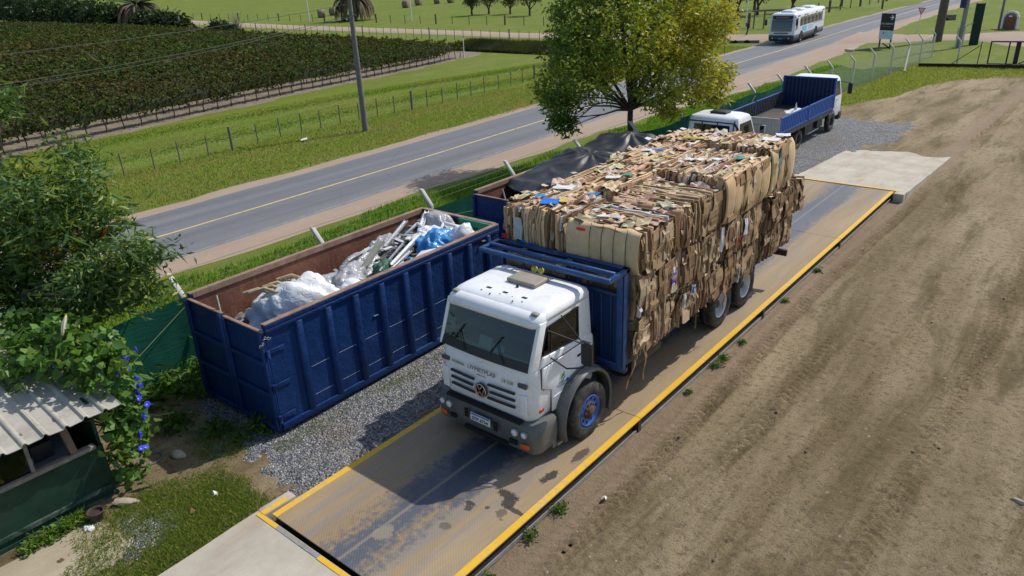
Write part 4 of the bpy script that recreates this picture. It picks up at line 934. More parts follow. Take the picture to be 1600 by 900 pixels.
# ------------------------------------------------------------------ roll-off containers and what is in them
def mat_rustwall():
    M = Mat('rusty_inner_wall', .85, .05, .2); t = M.t
    n = noise(t, M.obj, 1.3, 7, .7); n2 = noise(t, mapping(t, M.obj, (6, 6, .7)), 1.6, 6, .75); n3 = noise(t, M.obj, 12, 4, .7)
    c = mixc(t, ramp(t, n, [(.35, 0), (.65, 1)]), (.15, .062, .040), (.25, .112, .070)); c = mixc(t, ramp(t, n2, [(.55, 0), (.7, .7)]), c, (.30, .20, .14))
    c = mixc(t, ramp(t, n3, [(.3, .5), (.5, 0)]), c, (.06, .035, .028)); M.col(c); M.bump(n3, .3, .02); return M.m
RUSTW = mat_rustwall()
RAIL = simple('rusted_top_rail', (.25, .15, .11), .8, var=.25, scale=5, dirt=(.40, .30, .23), dirt_amt=.6, dirt_scale=3)
def mat_navy():
    M = Mat('scuffed_navy_container_paint', .5, 0, .25); t = M.t
    n = noise(t, M.obj, 1.4, 6, .7); n2 = noise(t, mapping(t, M.obj, (5, 5, .5)), 2, 6, .75); n3 = noise(t, M.obj, 22, 5, .8)
    c = mixc(t, ramp(t, n, [(.3, 0), (.7, 1)]), (.005, .026, .105), (.009, .040, .155)); c = mixc(t, ramp(t, n2, [(.58, 0), (.74, .5)]), c, (.03, .06, .15))
    c = mixc(t, ramp(t, n3, [(.66, 0), (.73, .7)]), c, (.15, .10, .08)); M.col(c); M.rough(ramp(t, n, [(.3, .38), (.7, .6)])); M.bump(n, .5, .12); return M.m
NAVYC = mat_navy()
SCUFF = simple('bare_scratched_weld', (.30, .36, .46), .6, var=.4, scale=9)
def container(loc, L, W, Hh, label, rz, ribs, full=True):
    th = thing('waste_container', label, 'container', loc, rz); t_ = .05
    m = MB(); m.b2((-t_, 0, .18), (0, L, Hh-.06)); m.b2((-W, 0, .18), (-W+t_, L, Hh-.06)); m.b2((-W+t_, L-t_, .18), (-t_, L, Hh-.06)); m.b2((-W, 0, .16), (0, L, .22))
    body = obj('body', m, NAVYC, th)
    m = MB(); m.b2((-t_-.006, .06, .22), (-t_, L-t_, Hh-.08)); m.b2((-W+t_, .06, .22), (-W+t_+.006, L-t_, Hh-.08)); m.b2((-W+t_+.006, L-t_-.006, .22), (-t_-.006, L-t_, Hh-.08)); m.b2((-W+t_, .06, .22), (-t_, L-t_, .226))
    obj('inner_lining', m, RUSTW, th)
    m = MB(); m.b2((-.085, 0, Hh-.10), (.035, L, Hh)); m.b2((-W-.035, 0, Hh-.10), (-W+.085, L, Hh)); m.b2((-W+.085, L-.085, Hh-.10), (-.085, L+.035, Hh)); obj('top_rail', m, NAVYC, th, .01, 2)
    m = MB(); m.b2((-.08, .0, Hh-.002), (.03, L, Hh+.012)); m.b2((-W-.03, .0, Hh-.002), (-W+.08, L, Hh+.012)); m.b2((-W+.08, L-.08, Hh-.002), (-.08, L+.03, Hh+.012)); m.b2((-.0855, .06, Hh-.10), (-.083, L-.09, Hh)); m.b2((-W+.083, .06, Hh-.10), (-W+.0855, L-.09, Hh)); obj('rail_cap', m, RAIL, th)
    m = MB(); m.b2((.0, .0, Hh-.17), (.042, L, Hh-.098)); m.b2((0.0, 0, .16), (.05, L, .30)); obj('side_rail', m, NAVYC, th, .008)
    for s_, x in ((1, 0.0), (-1, -W)):
        for k, y in enumerate(ribs):
            m = MB(); w0 = .055
            m.prism([(y-w0-.035, 0), (y-w0, s_*.06), (y+w0, s_*.06), (y+w0+.035, 0)], (x, 0, .30), (0, 1, 0), (1, 0, 0), (0, 0, Hh-.47)); obj('rib', m, NAVYC, th, .006, 1)
    m = MB()
    for k in range(len(ribs)-1):
        for z in (1.12, ):
            y0, y1 = ribs[k]+.12, ribs[k+1]-.12; m.b2((0, y0, z), (.004, y1, z+.008))
    for k in range(0, len(ribs)-1): m.b2((0, ribs[k]+.12, .52), (.004, ribs[k+1]-.12, .527))
    obj('weld_seam', m, SCUFF, th)
    if full:
        door = MB(); zt_ = Hh-.14
        door.b2((-W, -.05, .18), (-W/2-.01, -.01, zt_+.04)); door.b2((-W/2+.01, -.05, .18), (0, -.01, zt_))
        dr = obj('door', door, NAVYC, th, .006)
        m = MB()
        for x0, x1, zz in ((-W, -W/2-.02, zt_+.04), (-W/2+.02, 0, zt_)):
            for z in (.18, .88, 1.52): m.b2((x0+.05, -.115, z), (x1-.05, -.05, z+.085))
            m.b2((x0, -.11, .18), (x0+.09, -.05, zz)); m.b2((x1-.09, -.11, .18), (x1, -.05, zz))
        obj('door_frame', m, NAVYC, dr, .01, 1)
        m = MB(); m.b2((-W, -.07, zt_+.04), (-W/2-.02, .0, zt_+.065)); m.b2((-W/2+.02, -.07, zt_), (0, .0, zt_+.025)); obj('door_rim', m, RAIL, dr, .006)
        for z in (.42, 1.08, 1.78):
            m = MB(); m.path([(.035, -.03, z-.07), (.035, -.03, z+.07)], .035, 10); m.b2((.002, -.03, z-.05), (.02, .32, z+.05)); m.b2((.02, .0, z+.035), (.0245, .3, z+.048)); obj('hinge', m, NAVYC, th, .004, 1)
        m = MB()
        for k in range(8):
            p = Vector((.05, .05-.03*k, Hh-.22-.015*abs(k-3)-.06*(k > 4))); m.path([p+Vector((.0, .02*math.cos(a), .026*math.sin(a))) if k % 2 else p+Vector((.014*math.cos(a), .02*math.sin(a), .012*math.sin(a))) for a in np.linspace(0, 6.283, 9)], .0055, 4)
        obj('chain', m, STEEL_GREY, th)
        m = MB(); m.path([(-W*.55, .0, Hh-.15), (-W*.62, .08, Hh+.16)], .02, 8); obj('locking_bar', m, STEEL_GREY, th)
        m = MB()
        for k in range(5): m.bar((.05, .45+.1*k, .06), (.10+.02*k, .56+.1*k, .04), .05, .02)
        obj('door_latch', m, NAVYC, th)
    m = MB()
    for s_ in (-.55, .55):
        m.b2((-W/2+s_-.06, .05, .06), (-W/2+s_+.06, L-.05, .16))
    for y in (.25, L-.25): m.path([(-W+.25, y, .09), (-.25, y, .09)], .09, 12)
    obj('skid_rail', m, STEEL_DARK, th)
    return th
CX, CY = -3.64, 1.58
container((CX, CY, 0), 6.45, 2.5, 2.33, 'open dark blue roll-off container full of scrap, right beside the weighbridge', RAD(.85), [.69, 1.36, 2.03, 2.70, 3.37, 4.04, 4.71, 5.38, 6.05])
container((-3.72, 9.98, 0), 7.3, 2.5, 2.30, 'dark blue roll-off container covered by a black tarpaulin, behind the loaded truck', RAD(.5), [.7, 1.4, 2.1, 2.8, 3.5, 4.2, 4.9, 5.6, 6.3])

def mat_plastic(name, c, rough=.4, alpha=1.0, trans=.2):
    M = Mat(name, rough, 0, .5); t = M.t; n = noise(t, M.obj, 6, 5, .7)
    M.col(mixc(t, n, [x*.8 for x in c], c)); M.bump(noise(t, M.obj, 4, 3, .5, dist=2.2), .5, .06)
    return M.m
BAGW = mat_plastic('white_woven_plastic', (.74, .75, .77), .5); BAGG = mat_plastic('grey_film_plastic', (.36, .37, .39), .3); BAGB = mat_plastic('blue_film_plastic', (.06, .30, .66), .25)
BAGDG = mat_plastic('green_netting', (.03, .13, .08), .7); TARP = simple('black_tarpaulin', (.020, .021, .024), .48, var=.25, scale=1.2, dirt=(.06, .06, .06), dirt_amt=.5, dirt_scale=1.5)
def blob(name, c, sz, mt, seed, label=None, cat=None, crump=.22, flat=.35, sub=4, yaw=0.0, group=None):
    bm = bmesh.new(); bmesh.ops.create_icosphere(bm, subdivisions=sub, radius=1.0)
    P = np.array([v.co[:] for v in bm.verts])
    n = fbm(P[:, 0]*1.3+seed*3.1, P[:, 1]*1.3+P[:, 2]*1.1, seed, 2)-.5
    w1 = fbm(P[:, 0]*1.5+P[:, 1]*.4+seed+P[:, 2], P[:, 1]*.8-P[:, 2]*1.2, seed+5, 2); w2 = fbm(P[:, 0]*2.2-P[:, 1]*1.2+seed, P[:, 1]*3.1+P[:, 2]*2.2, seed+9, 2)
    k = 1+crump*1.3*n+crump*.9*(.75-np.abs(4*w1-2))+crump*.40*(.75-np.abs(4*w2-2))
    P = P*k[:, None]; P[:, 2] = np.where(P[:, 2] < 0, P[:, 2]*flat, P[:, 2])
    for v, p in zip(bm.verts, P): v.co = (p[0]*sz[0]/2, p[1]*sz[1]/2, p[2]*sz[2])
    for f in bm.faces: f.smooth = True
    bmesh.ops.rotate(bm, verts=bm.verts, cent=(0, 0, 0), matrix=Matrix.Rotation(yaw, 3, 'Z'))
    me = bpy.data.meshes.new(name); bm.to_mesh(me); bm.free(); me.materials.append(mt)
    o = link(name, me, None, c)
    if label: tag(o, label, cat, group)
    return o
# heap of mixed scrap filling the container
def heap(X, Y): return 1.42+.36*np.exp(-((Y-2.9)/1.1)**2)*.8+.62*sstep(4.0, 6.6, Y)+.30*(fbm(X*2.2, Y*2.2, 61)-.5)+.16*(fbm(X*7, Y*7, 62)-.5)-.25*np.exp(-((Y-2.0)/.6)**2)
xs = np.arange(CX-2.42, CX-.06, .09); ys = np.arange(CY+.12, CY+6.36, .09); X, Y = np.meshgrid(xs, ys); Zh = heap(X, Y)
Zh = np.minimum(Zh, 2.2)
I = np.arange(X.size).reshape(X.shape); F = np.stack([I[:-1, :-1], I[:-1, 1:], I[1:, 1:], I[1:, :-1]], -1).reshape(-1, 4)
rr = np.random.default_rng(4); pal = np.array([(.05, .05, .05), (.10, .09, .08), (.16, .15, .13), (.05, .045, .04), (.22, .2, .17), (.09, .06, .04), (.3, .3, .3), (.03, .05, .045)])
TINTED = Mat('mixed_scrap', .7, 0, .3); TINTED.col(TINTED.attr()); TINTED = TINTED.m
sh = MB(); r = random.Random(8)
for k in range(420):
    x = r.uniform(xs[0]+.1, xs[-1]-.1); y = r.uniform(ys[0]+.2, ys[-1]-.1)
    if y < CY+2.1 and r.random() < .7: continue
    z = float(np.minimum(heap(np.array(x), np.array(y)), 2.2)); L = r.uniform(.08, .5); an = r.uniform(0, 6.3)
    d = Vector((math.cos(an), math.sin(an), r.uniform(-.2, .3)))*L/2; c_ = r.choice([(.5, .5, .5), (.08, .08, .08), (.12, .1, .08), (.62, .62, .6), (.2, .17, .14), (.3, .3, .28), (.1, .2, .3), (.05, .05, .05), (.25, .22, .2)])
    p = Vector((x, y, z+.02)); sh.bar(p-d, p+d, r.uniform(.02, .12), r.uniform(.008, .03), tint=c_)
V = np.concatenate([np.stack([X.ravel(), Y.ravel(), Zh.ravel()], -1), np.array([v[:] for v in sh.v])])
Fs = [tuple(f) for f in F]+[tuple(i+X.size for i in f) for f in sh.f]
ti = np.concatenate([pal[rr.integers(0, len(pal), len(F))], np.array(sh.tint)])
o = link('scrap_debris', mesh_np('scrap_debris', V, Fs, TINTED, tint=ti)); tag(o, 'heap of mixed metal and plastic scrap filling the open container', 'scrap', kind='stuff')

blob('bulk_bag', (-4.85, 3.0, 1.66), (1.55, 1.65, .72), BAGW, 3, 'large crumpled white bulk bag at the near end of the open container', 'bag', .30, .5, 5, .12)
m = MB(); r = random.Random(2)
for k in range(9):
    a = Vector((-5.45+r.uniform(-.1, .35), 2.25+.1*k, 2.22+r.uniform(-.05, .12))); m.path([a, a+Vector((.2, .22, .07)), a+Vector((.45, .3, .02)), a+Vector((.6, .5, -.03))], .035, 6)
tag(obj('rolled_cloth', m, simple('tan_sacking', (.42, .33, .2), .9, var=.3)), 'tan rolled sacking strips lying on the large white bulk bag', 'sacking')
for c_, sz, yw in (((-4.55, 2.2, 2.03), (.16, .36), .6), ((-4.95, 2.05, 1.98), (.14, .3), .2), ((-4.5, 2.75, 2.2), (.22, .2), 1.0)):
    pass
blob('rubbish_bag', (-4.25, 4.05, 1.78), (.66, .72, .36), BAGW, 11, 'small round white rubbish bag against the near wall of the open container', 'bag', .2, .5, 4)
blob('rubbish_bag', (-5.05, 4.55, 1.70), (.95, 1.35, .36), BAGG, 17, 'clear grey plastic sack beside the black boards in the open container', 'bag', .4, .5, 5, .3)
blob('rubbish_bag', (-5.55, 5.35, 1.80), (.6, .9, .22), BAGG, 23, 'dull grey bag by the rusty wall, halfway along the open container', 'bag', .4, .5, 4)
blob('rubbish_bag', (-4.5, 6.72, 1.98), (.78, .95, .36), BAGB, 29, 'bright blue plastic bag on the scrap in the open container', 'bag', .35, .5, 5)
blob('rubbish_bag', (-4.98, 6.95, 2.08), (.60, .85, .22), BAGW, 31, 'white plastic bag lying just behind the bright blue bag', 'bag', .35, .5, 5)
blob('rubbish_bag', (-4.15, 7.22, 2.02), (.55, .62, .36), BAGW, 37, 'white bag between the bright blue bag and the green crate', 'bag', .4, .5, 4)
blob('rubbish_bag', (-5.35, 7.62, 2.02), (1.0, .6, .40), BAGG, 41, 'slate grey bag at the far end of the open container', 'bag', .3, .5, 4)
blob('rubbish_bag', (-4.15, 4.95, 1.78), (.4, .6, .2), BAGW, 47, 'small white film bag by the near rim between the profiles', 'bag', .4, .5, 4)
blob('rubbish_bag', (-5.65, 6.1, 1.95), (.4, .8, .24), BAGG, 49, 'pale grey film against the rusty wall behind the profiles', 'bag', .4, .5, 4)
blob('plastic_sheet', (-5.55, 3.9, 1.70), (.6, 1.0, .2), BAGW, 50, 'dirty white film between the bulk bag and the rusty wall', 'plastic sheet', .4, .4, 4)
blob('netting_bundle', (-4.62, 5.22, 1.86), (.36, .55, .24), BAGDG, 43, 'bundle of dark green netting among the aluminium profiles', 'netting', .4, .6, 4)
m = MB()
for k in range(4): m.box((0, 0, .035+.06*k), (.42-.01*k, .62, .054), R=Matrix.Rotation(.03*k, 3, 'Z'))
o = obj('foam_slab_stack', m, simple('white_foam', (.74, .74, .71), .8), None, .008); o.location = (-4.12, 6.0, 1.88); o.rotation_euler = (.12, -.25, .25); tag(o, 'stack of white foam slabs by the near rim of the open container', 'foam slabs')
m = MB(); m.b2((-.5, -.02, 0), (.5, .02, .62), 0)
for i in range(4):
    for j in range(3): m.b2((-.22+.1*i, -.035, .12+.13*j), (-.17+.1*i, -.019, .20+.13*j), 1)
for z in (.02, .58): m.b2((-.5, -.05, z), (.5, -.02, z+.04), 0)
o = obj('plastic_crate', m, [simple('green_plastic', (.02, .20, .12), .5, var=.2), BLACK], None, .004, 1); o.location = (-4.35, 7.86, 1.72); o.rotation_euler = (-.06, 0, 0); tag(o, 'green plastic crate standing on edge at the far end of the open container', 'crate')
ALU = simple('aluminium_profile', (.56, .58, .60), .38, .55, var=.15, dirt=(.35, .33, .3)); WPVC = simple('white_window_profile', (.72, .73, .74), .45, var=.06)
def channel(mb, p, q, w_, h_, mi=0):
    p = Vector(p); q = Vector(q); d = (q-p).normalized(); x = d.cross(Vector((0, 0, 1))).normalized(); z = x.cross(d)
    t_ = .012
    mb.bar(p, q, w_, t_, mi); mb.bar(p+x*(w_/2-t_/2)+z*h_/2, q+x*(w_/2-t_/2)+z*h_/2, t_, h_, mi); mb.bar(p-x*(w_/2-t_/2)+z*h_/2, q-x*(w_/2-t_/2)+z*h_/2, t_, h_, mi)
ALUL = ['long aluminium profile reaching towards the small round white bag', 'aluminium profile beside the bright blue bag', 'wide grey aluminium channel leaning on the green netting', 'short aluminium profile standing up by the rusty wall', 'white profile at the back beside the slate grey bag', 'thin aluminium strip crossing the scrap towards the netting', 'aluminium profile near the blue hose', 'pale profile lying along the rusty wall']
for k, (p, q, w_, h_, mt) in enumerate([((-4.05, 4.3, 1.86), (-4.28, 5.75, 2.0), .09, .05, WPVC), ((-4.45, 5.3, 1.94), (-5.0, 6.9, 2.2), .12, .05, ALU), ((-4.95, 4.95, 1.9), (-5.3, 5.9, 2.28), .16, .06, simple('weathered_channel', (.28, .29, .25), .6, .2)), ((-5.45, 6.0, 1.95), (-5.7, 7.1, 2.35), .10, .05, ALU),
        ((-5.3, 7.0, 2.1), (-5.75, 7.75, 2.36), .12, .06, WPVC), ((-4.4, 4.9, 1.95), (-5.1, 6.4, 2.1), .05, .03, ALU), ((-4.15, 4.7, 1.88), (-4.6, 6.2, 2.08), .07, .04, ALU), ((-5.55, 5.0, 1.9), (-5.75, 6.6, 2.05), .08, .04, WPVC)]):
    m = MB(); p = Vector(p)+Vector((0, 0, .10)); q = Vector(q)+Vector((0, 0, .10)); channel(m, p, p.lerp(q, .82), w_*.9, h_*.9); tag(obj('metal_profile', m, mt), ALUL[k], 'profile', 'profiles thrown in the open container')
def frame_thing(c, w_, h_, R, mt, label, b=.06):
    m = MB(); m.bar((-w_/2, 0, 0), (w_/2, 0, 0), b, b); m.bar((-w_/2, 0, h_), (w_/2, 0, h_), b, b); m.bar((-w_/2, 0, 0), (-w_/2, 0, h_), b, b*.9); m.bar((w_/2, 0, 0), (w_/2, 0, h_), b, b*.9)
    o = obj('window_frame', m, mt, None, .005, 1); o.location = c; o.rotation_euler = R; tag(o, label, 'window frame', 'old window frames in the open container')
frame_thing((-4.65, 7.2, 2.02), .42, .42, (-.9, .25, .5), WPVC, 'white window frame propped up between two white bags')
frame_thing((-5.35, 6.55, 2.05), .40, .5, (-1.0, .1, -.3), WPVC, 'white window frame standing against the rusty far wall')
frame_thing((-5.0, 6.2, 2.0), .5, .6, (-1.35, 0, .6), ALU, 'grey window frame lying flat on the scrap')
for k, (p, q, w_) in enumerate([((-4.5, 3.75, 1.78), (-5.5, 5.0, 1.88), .13), ((-4.15, 4.55, 1.86), (-5.1, 4.75, 1.8), .12), ((-4.6, 3.9, 1.72), (-4.9, 4.9, 1.82), .1), ((-5.3, 4.7, 2.0), (-5.65, 5.5, 2.04), .1)]):
    m = MB(); m.bar(p, q, w_, .04); tag(obj('board', m, simple('dark_charred_wood', (.04, .036, .032), .8, var=.4)), ['black board behind the small round white bag', 'short black board lying across the grey sack', 'black board under the clear grey sack', 'black board by the rusty wall above the grey bag'][k], 'board', 'black boards in the open container')
m = MB(); m.path([(-4.0, 5.05, 1.93), (-4.08, 5.3, 2.0), (-4.2, 5.6, 2.05), (-4.38, 5.8, 2.05), (-4.5, 5.75, 2.0)], .032, 8); tag(obj('hose', m, simple('sky_blue_hose', (.06, .34, .62), .4)), 'sky blue hose by the near rim of the open container', 'hose')
m = MB(); r = random.Random(12)
for k in range(5): m.path([Vector((-4.95+.22*math.cos(a+k)+.03*k, 5.95+.28*math.sin(a+k), 2.02+.02*k+.04*math.sin(a*2))) for a in np.linspace(0, 5.2, 14)], .012, 5)
tag(obj('cable_coil', m, simple('grey_cable', (.12, .12, .125), .6)), 'tangled coil of grey cable among the profiles', 'cable')
# tarpaulin draped over the second container
def tarp(U, Vv):
    x = -3.50-2.78*U; y = 11.15+6.45*Vv; cx = (x+5.0)/1.3
    z = 2.33+.30*np.exp(-((y-13.9)/1.0)**2)*np.exp(-cx**2*.55)+.42*np.exp(-((y-16.2)/1.1)**2)*np.exp(-cx**2*.5)-.10*np.exp(-((y-12.0)/.6)**2)*np.exp(-cx**2)-.08*np.exp(-((y-15)/.5)**2)*np.exp(-cx**2)
    rad = np.sin(np.arctan2(x+5, y-13.9)*13)*.022*np.exp(-((y-13.9)/1.6)**2)+np.sin(np.arctan2(x+5, y-16.2)*11)*.022*np.exp(-((y-16.2)/1.6)**2)
    z = z+rad*1.6+.05*(fbm(x*2, y*2, 71)-.5)+.07*(.6-np.abs(4*fbm(x*.7+y*.25, y*1.1, 72, 2)-2))+.02*np.sin(x*9+3*np.sin(y*1.1))*sstep(0, .3, U)
    edge = np.maximum(sstep(.06, 0, U), sstep(.95, 1, U)); z = z-edge*(.34+.12*np.sin(y*2.3)); ye = sstep(.05, 0, Vv); z = z-ye*.22+.02; y = y+.25*np.sin(U*7)*ye
    return x, y, np.maximum(z, 1.6)
U, W_ = np.meshgrid(np.linspace(0, 1, 70), np.linspace(0, 1, 120)); X, Y, Zt = tarp(U, W_); I = np.arange(X.size).reshape(X.shape)
F = np.stack([I[:-1, :-1], I[:-1, 1:], I[1:, 1:], I[1:, :-1]], -1).reshape(-1, 4)
o = link('tarpaulin', mesh_np('tarpaulin', np.stack([X.ravel(), Y.ravel(), Zt.ravel()], -1), F, TARP, smooth=True)); sd = o.modifiers.new('s', 'SOLIDIFY'); sd.thickness = .015
tag(o, 'black tarpaulin heaped over the container behind the loaded truck', 'tarpaulin')
blob('rubbish_bag', (-4.35, 10.75, 2.1), (.4, .45, .25), BAGG, 53, 'grey scrap sticking out from the edge of the black tarpaulin', 'scrap', .4, .5, 3)
# ------------------------------------------------------------------ other vehicles
DARKGL = simple('dark_vehicle_glass', (.012, .018, .02), .06, var=.1, spec=.9)
BLUEB = simple('bright_blue_truck_paint', (.012, .085, .34), .45, var=.12, dirt=(.05, .09, .2), dirt_amt=.4)
GREYW = simple('weathered_pale_paint', (.42, .43, .44), .6, var=.12, dirt=(.25, .23, .2), dirt_amt=.45)
DARKIN = simple('dark_dusty_steel', (.035, .038, .045), .7, var=.3, dirt=(.09, .085, .08), dirt_amt=.6)
def corrug(mb, a, b, z0_, z1_, n, dep, nrm, m=0):
    """ribbed board between ground points a and b"""
    a = Vector((a[0], a[1], 0)); b = Vector((b[0], b[1], 0)); nrm = Vector(nrm); P = []
    for k in range(n):
        for u, d in ((0, 0), (.35, 0), (.45, 1), (.85, 1), (.95, 0)): P.append((a+(b-a)*((k+u)/n), d*dep))
    P.append((b, 0)); vs = [p+nrm*d+Vector((0, 0, z0_)) for p, d in P]+[p+nrm*d+Vector((0, 0, z1_)) for p, d in P]; L = len(P)
    mb.add(vs, [(i, i+1, L+i+1, L+i) for i in range(L-1)], m)
t2 = thing('flatbed_truck', 'parked blue sided flatbed truck with white cab, seen from behind beside the green fence', 'truck', (-4.82, 25.6, 0))
hw, Lb, zf = 1.22, 6.7, 1.18
m = MB(); m.b2((-hw, 0, zf-.08), (hw, Lb, zf)); m.b2((-hw, 0, zf-.2), (-hw+.08, Lb, zf-.08)); m.b2((hw-.08, 0, zf-.2), (hw, Lb, zf-.08)); bed2 = obj('load_bed', m, DARKIN, t2)
for s, ya, yb in ((1, 0, 3.3), (1, 3.34, Lb-.05), (-1, 0, 3.3), (-1, 3.34, Lb-.05)):
    m = MB(); corrug(m, (s*(hw-.03), ya+.04), (s*(hw-.03), yb-.04), zf+.02, zf+.62, 17, .03, (s, 0, 0), 0); corrug(m, (s*(hw-.045), ya+.04), (s*(hw-.045), yb-.04), zf+.02, zf+.62, 17, .03, (-s, 0, 0), 1)
    for z in (zf+.0, zf+.6): m.b2((s*(hw-.05), ya, z), (s*(hw+.015), yb, z+.05), 0)
    m.b2((s*(hw-.05), ya, zf), (s*(hw+.02), ya+.05, zf+.65), 0); m.b2((s*(hw-.05), yb-.05, zf), (s*(hw+.02), yb, zf+.65), 0); obj('side_board', m, [BLUEB, DARKIN], t2)
m = MB(); corrug(m, (hw-.05, -.02), (-hw+.05, -.02), zf-.05, zf+.60, 16, .025, (0, -1, 0)); m.b2((-hw, -.03, zf+.58), (hw, .03, zf+.63)); m.b2((-hw, -.03, zf-.1), (hw, .03, zf-.03)); m.b2((hw-.05, -.04, zf-.1), (hw, .02, zf+.63)); obj('tailgate', m, GREYW, t2)
m = MB(); corrug(m, (hw-.04, Lb-.02), (-hw+.04, Lb-.02), zf, 2.52, 13, .06, (0, -1, 0)); m.b2((-hw, Lb-.0, zf), (hw, Lb+.03, 2.52)); h2 = obj('headboard', m, simple('dark_navy_board', (.010, .030, .10), .6, var=.25), t2)  # corrugated headboard in its own dark navy
m = MB(); m.b2((hw-.05, Lb-.08, zf), (hw+.02, Lb+.06, 2.56)); m.b2((-hw-.02, Lb-.08, zf), (-hw+.05, Lb+.06, 2.56)); m.b2((-hw, Lb-.06, 2.50), (hw, Lb+.05, 2.56)); obj('headboard_frame', m, BLUEB, h2)
m = MB(); m.loft([rrect(1.05, 8.45, 6.85, .0001, n=1, z=.62)][:0] or [[Vector((x, y, z)) for x, y in ((-w_, 6.85), (w_, 6.85), (w_, 8.4-f), (w_-.15, 8.5-f), (-w_+.15, 8.5-f), (-w_, 8.4-f))] for z, w_, f in ((.62, 1.04, .0), (1.2, 1.06, -.02), (1.62, 1.05, .05), (2.35, .98, .32), (2.46, .93, .4), (2.52, .85, .5))], 0, False)
c2 = obj('cab', m, WHITE, t2, .03, 2)
for s in (-1, 1):
    m = MB(); m.prism([(7.15, 1.62), (8.2, 1.62), (7.98, 2.28), (7.15, 2.28)], (s*1.209, 0, 0), (0, 1, 0), (-s*.094, 0, 1), (-s*.02, 0, 0)); obj('window', m, DARKGL, c2)
    m = MB(); m.box((s*1.085, 7.62, 1.42), (.012, .16, .035)); m.b2((s*1.057, 7.08, .8), (s*1.062, 7.095, 2.3)); obj('handle', m, BLACKPL, c2)
    m = MB(); m.path([(s*1.0, 8.2, 2.2), (s*1.42, 8.3, 2.15), (s*1.42, 8.3, 1.75)], .022, 6); obj('mirror_arm', m, BLACKPL, t2); m = MB(); m.box((s*1.42, 8.3, 1.88), (.20, .1, .5)); obj('mirror', m, BLACKPL, t2, .03)
    m = MB(); m.path([Vector((s*1.02, 7.15+.52*math.cos(a)*1.0, .45+.52*math.sin(a))) for a in np.linspace(-.1, 3.24, 12)], .045, 6); obj('wheel_arch', m, BLACKPL, t2)
m = MB(); m.prism([(-.85, 1.66), (.85, 1.66), (.78, 2.3), (-.78, 2.3)], (0, 9.07, 0), (1, 0, 0), (0, -.37, 1), (0, .01, 0)); obj('windscreen', m, DARKGL, c2)
m = MB(); m.b2((-1.08, 8.2, .38), (1.08, 8.62, .78)); obj('bumper', m, BLACKPL, t2, .05)
m = MB(); m.b2((-.45, .3, .55), (-.35, 8, .8)); m.b2((.35, .3, .55), (.45, 8, .8)); m.b2((-1.0, 3.6, .45), (1.05, 4.6, .95)); m.b2((.6, 5.2, .5), (1.05, 5.9, .9)); m.path([(-.8, 2.6, .43), (.8, 2.6, .43)], .08, 8); m.b2((-1.1, .1, .62), (1.1, .2, .72))
for y in (.8, 1.8, 3.5, 4.6, 5.8): m.b2((-1.18, y, .92), (1.18, y+.08, 1.0))
obj('chassis', m, STEEL_DARK, t2)
m = MB(); m.b2((.98, 4.0, .42), (1.06, 5.4, .47)); obj('side_guard', m, GREYW, t2)
for s in (-1, 1):
    add_wheel(t2, (s*1.02, 2.65, .44), .44, .22, s, 'dark', True); add_wheel(t2, (s*.98, 7.15, .44), .44, .22, s, 'dark')
    m = MB(); m.b2((s*.75, 1.95, .25), (s*1.15, 1.97, .8)); obj('mudflap', m, RUBBER, t2)
    m = MB(); m.box((s*.95, .09, .67), (.22, .03, .08)); obj('tail_light', m, REDL, t2)
blob('sand_pile', (-4.8, 28.0, zf), (1.5, 3.0, .28), simple('dark_earth', (.10, .07, .05), .95, var=.4, scale=9, bst=.5), 61, 'low pile of brown earth on the bed of the parked blue truck', 'earth', .3, .1, 4)
o = blob('plastic_sheet', (-4.35, 29.3, zf+.12), (.9, 1.5, .18), BAGW, 63, 'crumpled white plastic sheet on the bed of the parked blue truck', 'plastic sheet', .5, .1, 4)
m = MB(); m.lathe([(.12, 0), (.07, .12), (.03, .3), (.008, .42)], (0, .1, .12), 'z', 8); obj('sheet_peak', m, BAGW, o)

t3 = thing('cargo_truck', 'white truck cab with black rear guard bars, parked behind the load of bales', 'truck', (-4.62, 17.6, 0))
m = MB(); m.b2((-1.1, 0.1, .95), (1.1, 3.5, 1.05)); m.b2((-1.1, .1, .8), (1.1, .18, 1.02)); obj('load_bed', m, GREYW, t3)
def ring8(w_, y0, y1, z, c=.14): return [Vector((x, y, z)) for x, y in ((-w_+c, y0), (w_-c, y0), (w_, y0+c), (w_, y1-c), (w_-c, y1), (-w_+c, y1), (-w_, y1-c), (-w_, y0+c))]
m = MB(); m.loft([ring8(1.0, 3.72, 5.45, .7), ring8(1.03, 3.70, 5.55, 1.2), ring8(1.02, 3.70, 5.5, 1.72), ring8(.96, 3.76, 5.15, 2.40), ring8(.92, 3.82, 5.08, 2.50), ring8(.80, 3.95, 4.95, 2.56, .2)], 0, True)
c3 = obj('cab', m, WHITE, t3); c3.data.set_sharp_from_angle(angle=RAD(38))
m = MB(); m.prism([(-.72, 1.80), (.72, 1.80), (.70, 2.25), (-.70, 2.25)], (0, 3.533, 0), (1, 0, 0), (0, .09, 1), (0, -.012, 0)); obj('rear_window', m, DARKGL, c3)
for s in (-1, 1):
    m = MB(); m.prism([(4.0, 1.75), (5.25, 1.75), (4.98, 2.3), (4.0, 2.3)], (s*1.190, 0, 0), (0, 1, 0), (-s*.095, 0, 1), (s*.008, 0, 0)); obj('window', m, DARKGL, c3)
    m = MB(); m.path([(s*1.0, 5.2, 2.1), (s*1.32, 5.3, 2.08), (s*1.32, 5.3, 1.85)], .012, 6); obj('mirror_arm', m, BLACKPL, t3)
    m = MB(); m.box((s*1.32, 5.3, 1.9), (.2, .07, .36)); obj('mirror', m, GREYW, t3, .02); m = MB(); m.box((s*1.32, 5.26, 1.9), (.16, .01, .3)); obj('mirror_glass', m, DARKGL, t3)
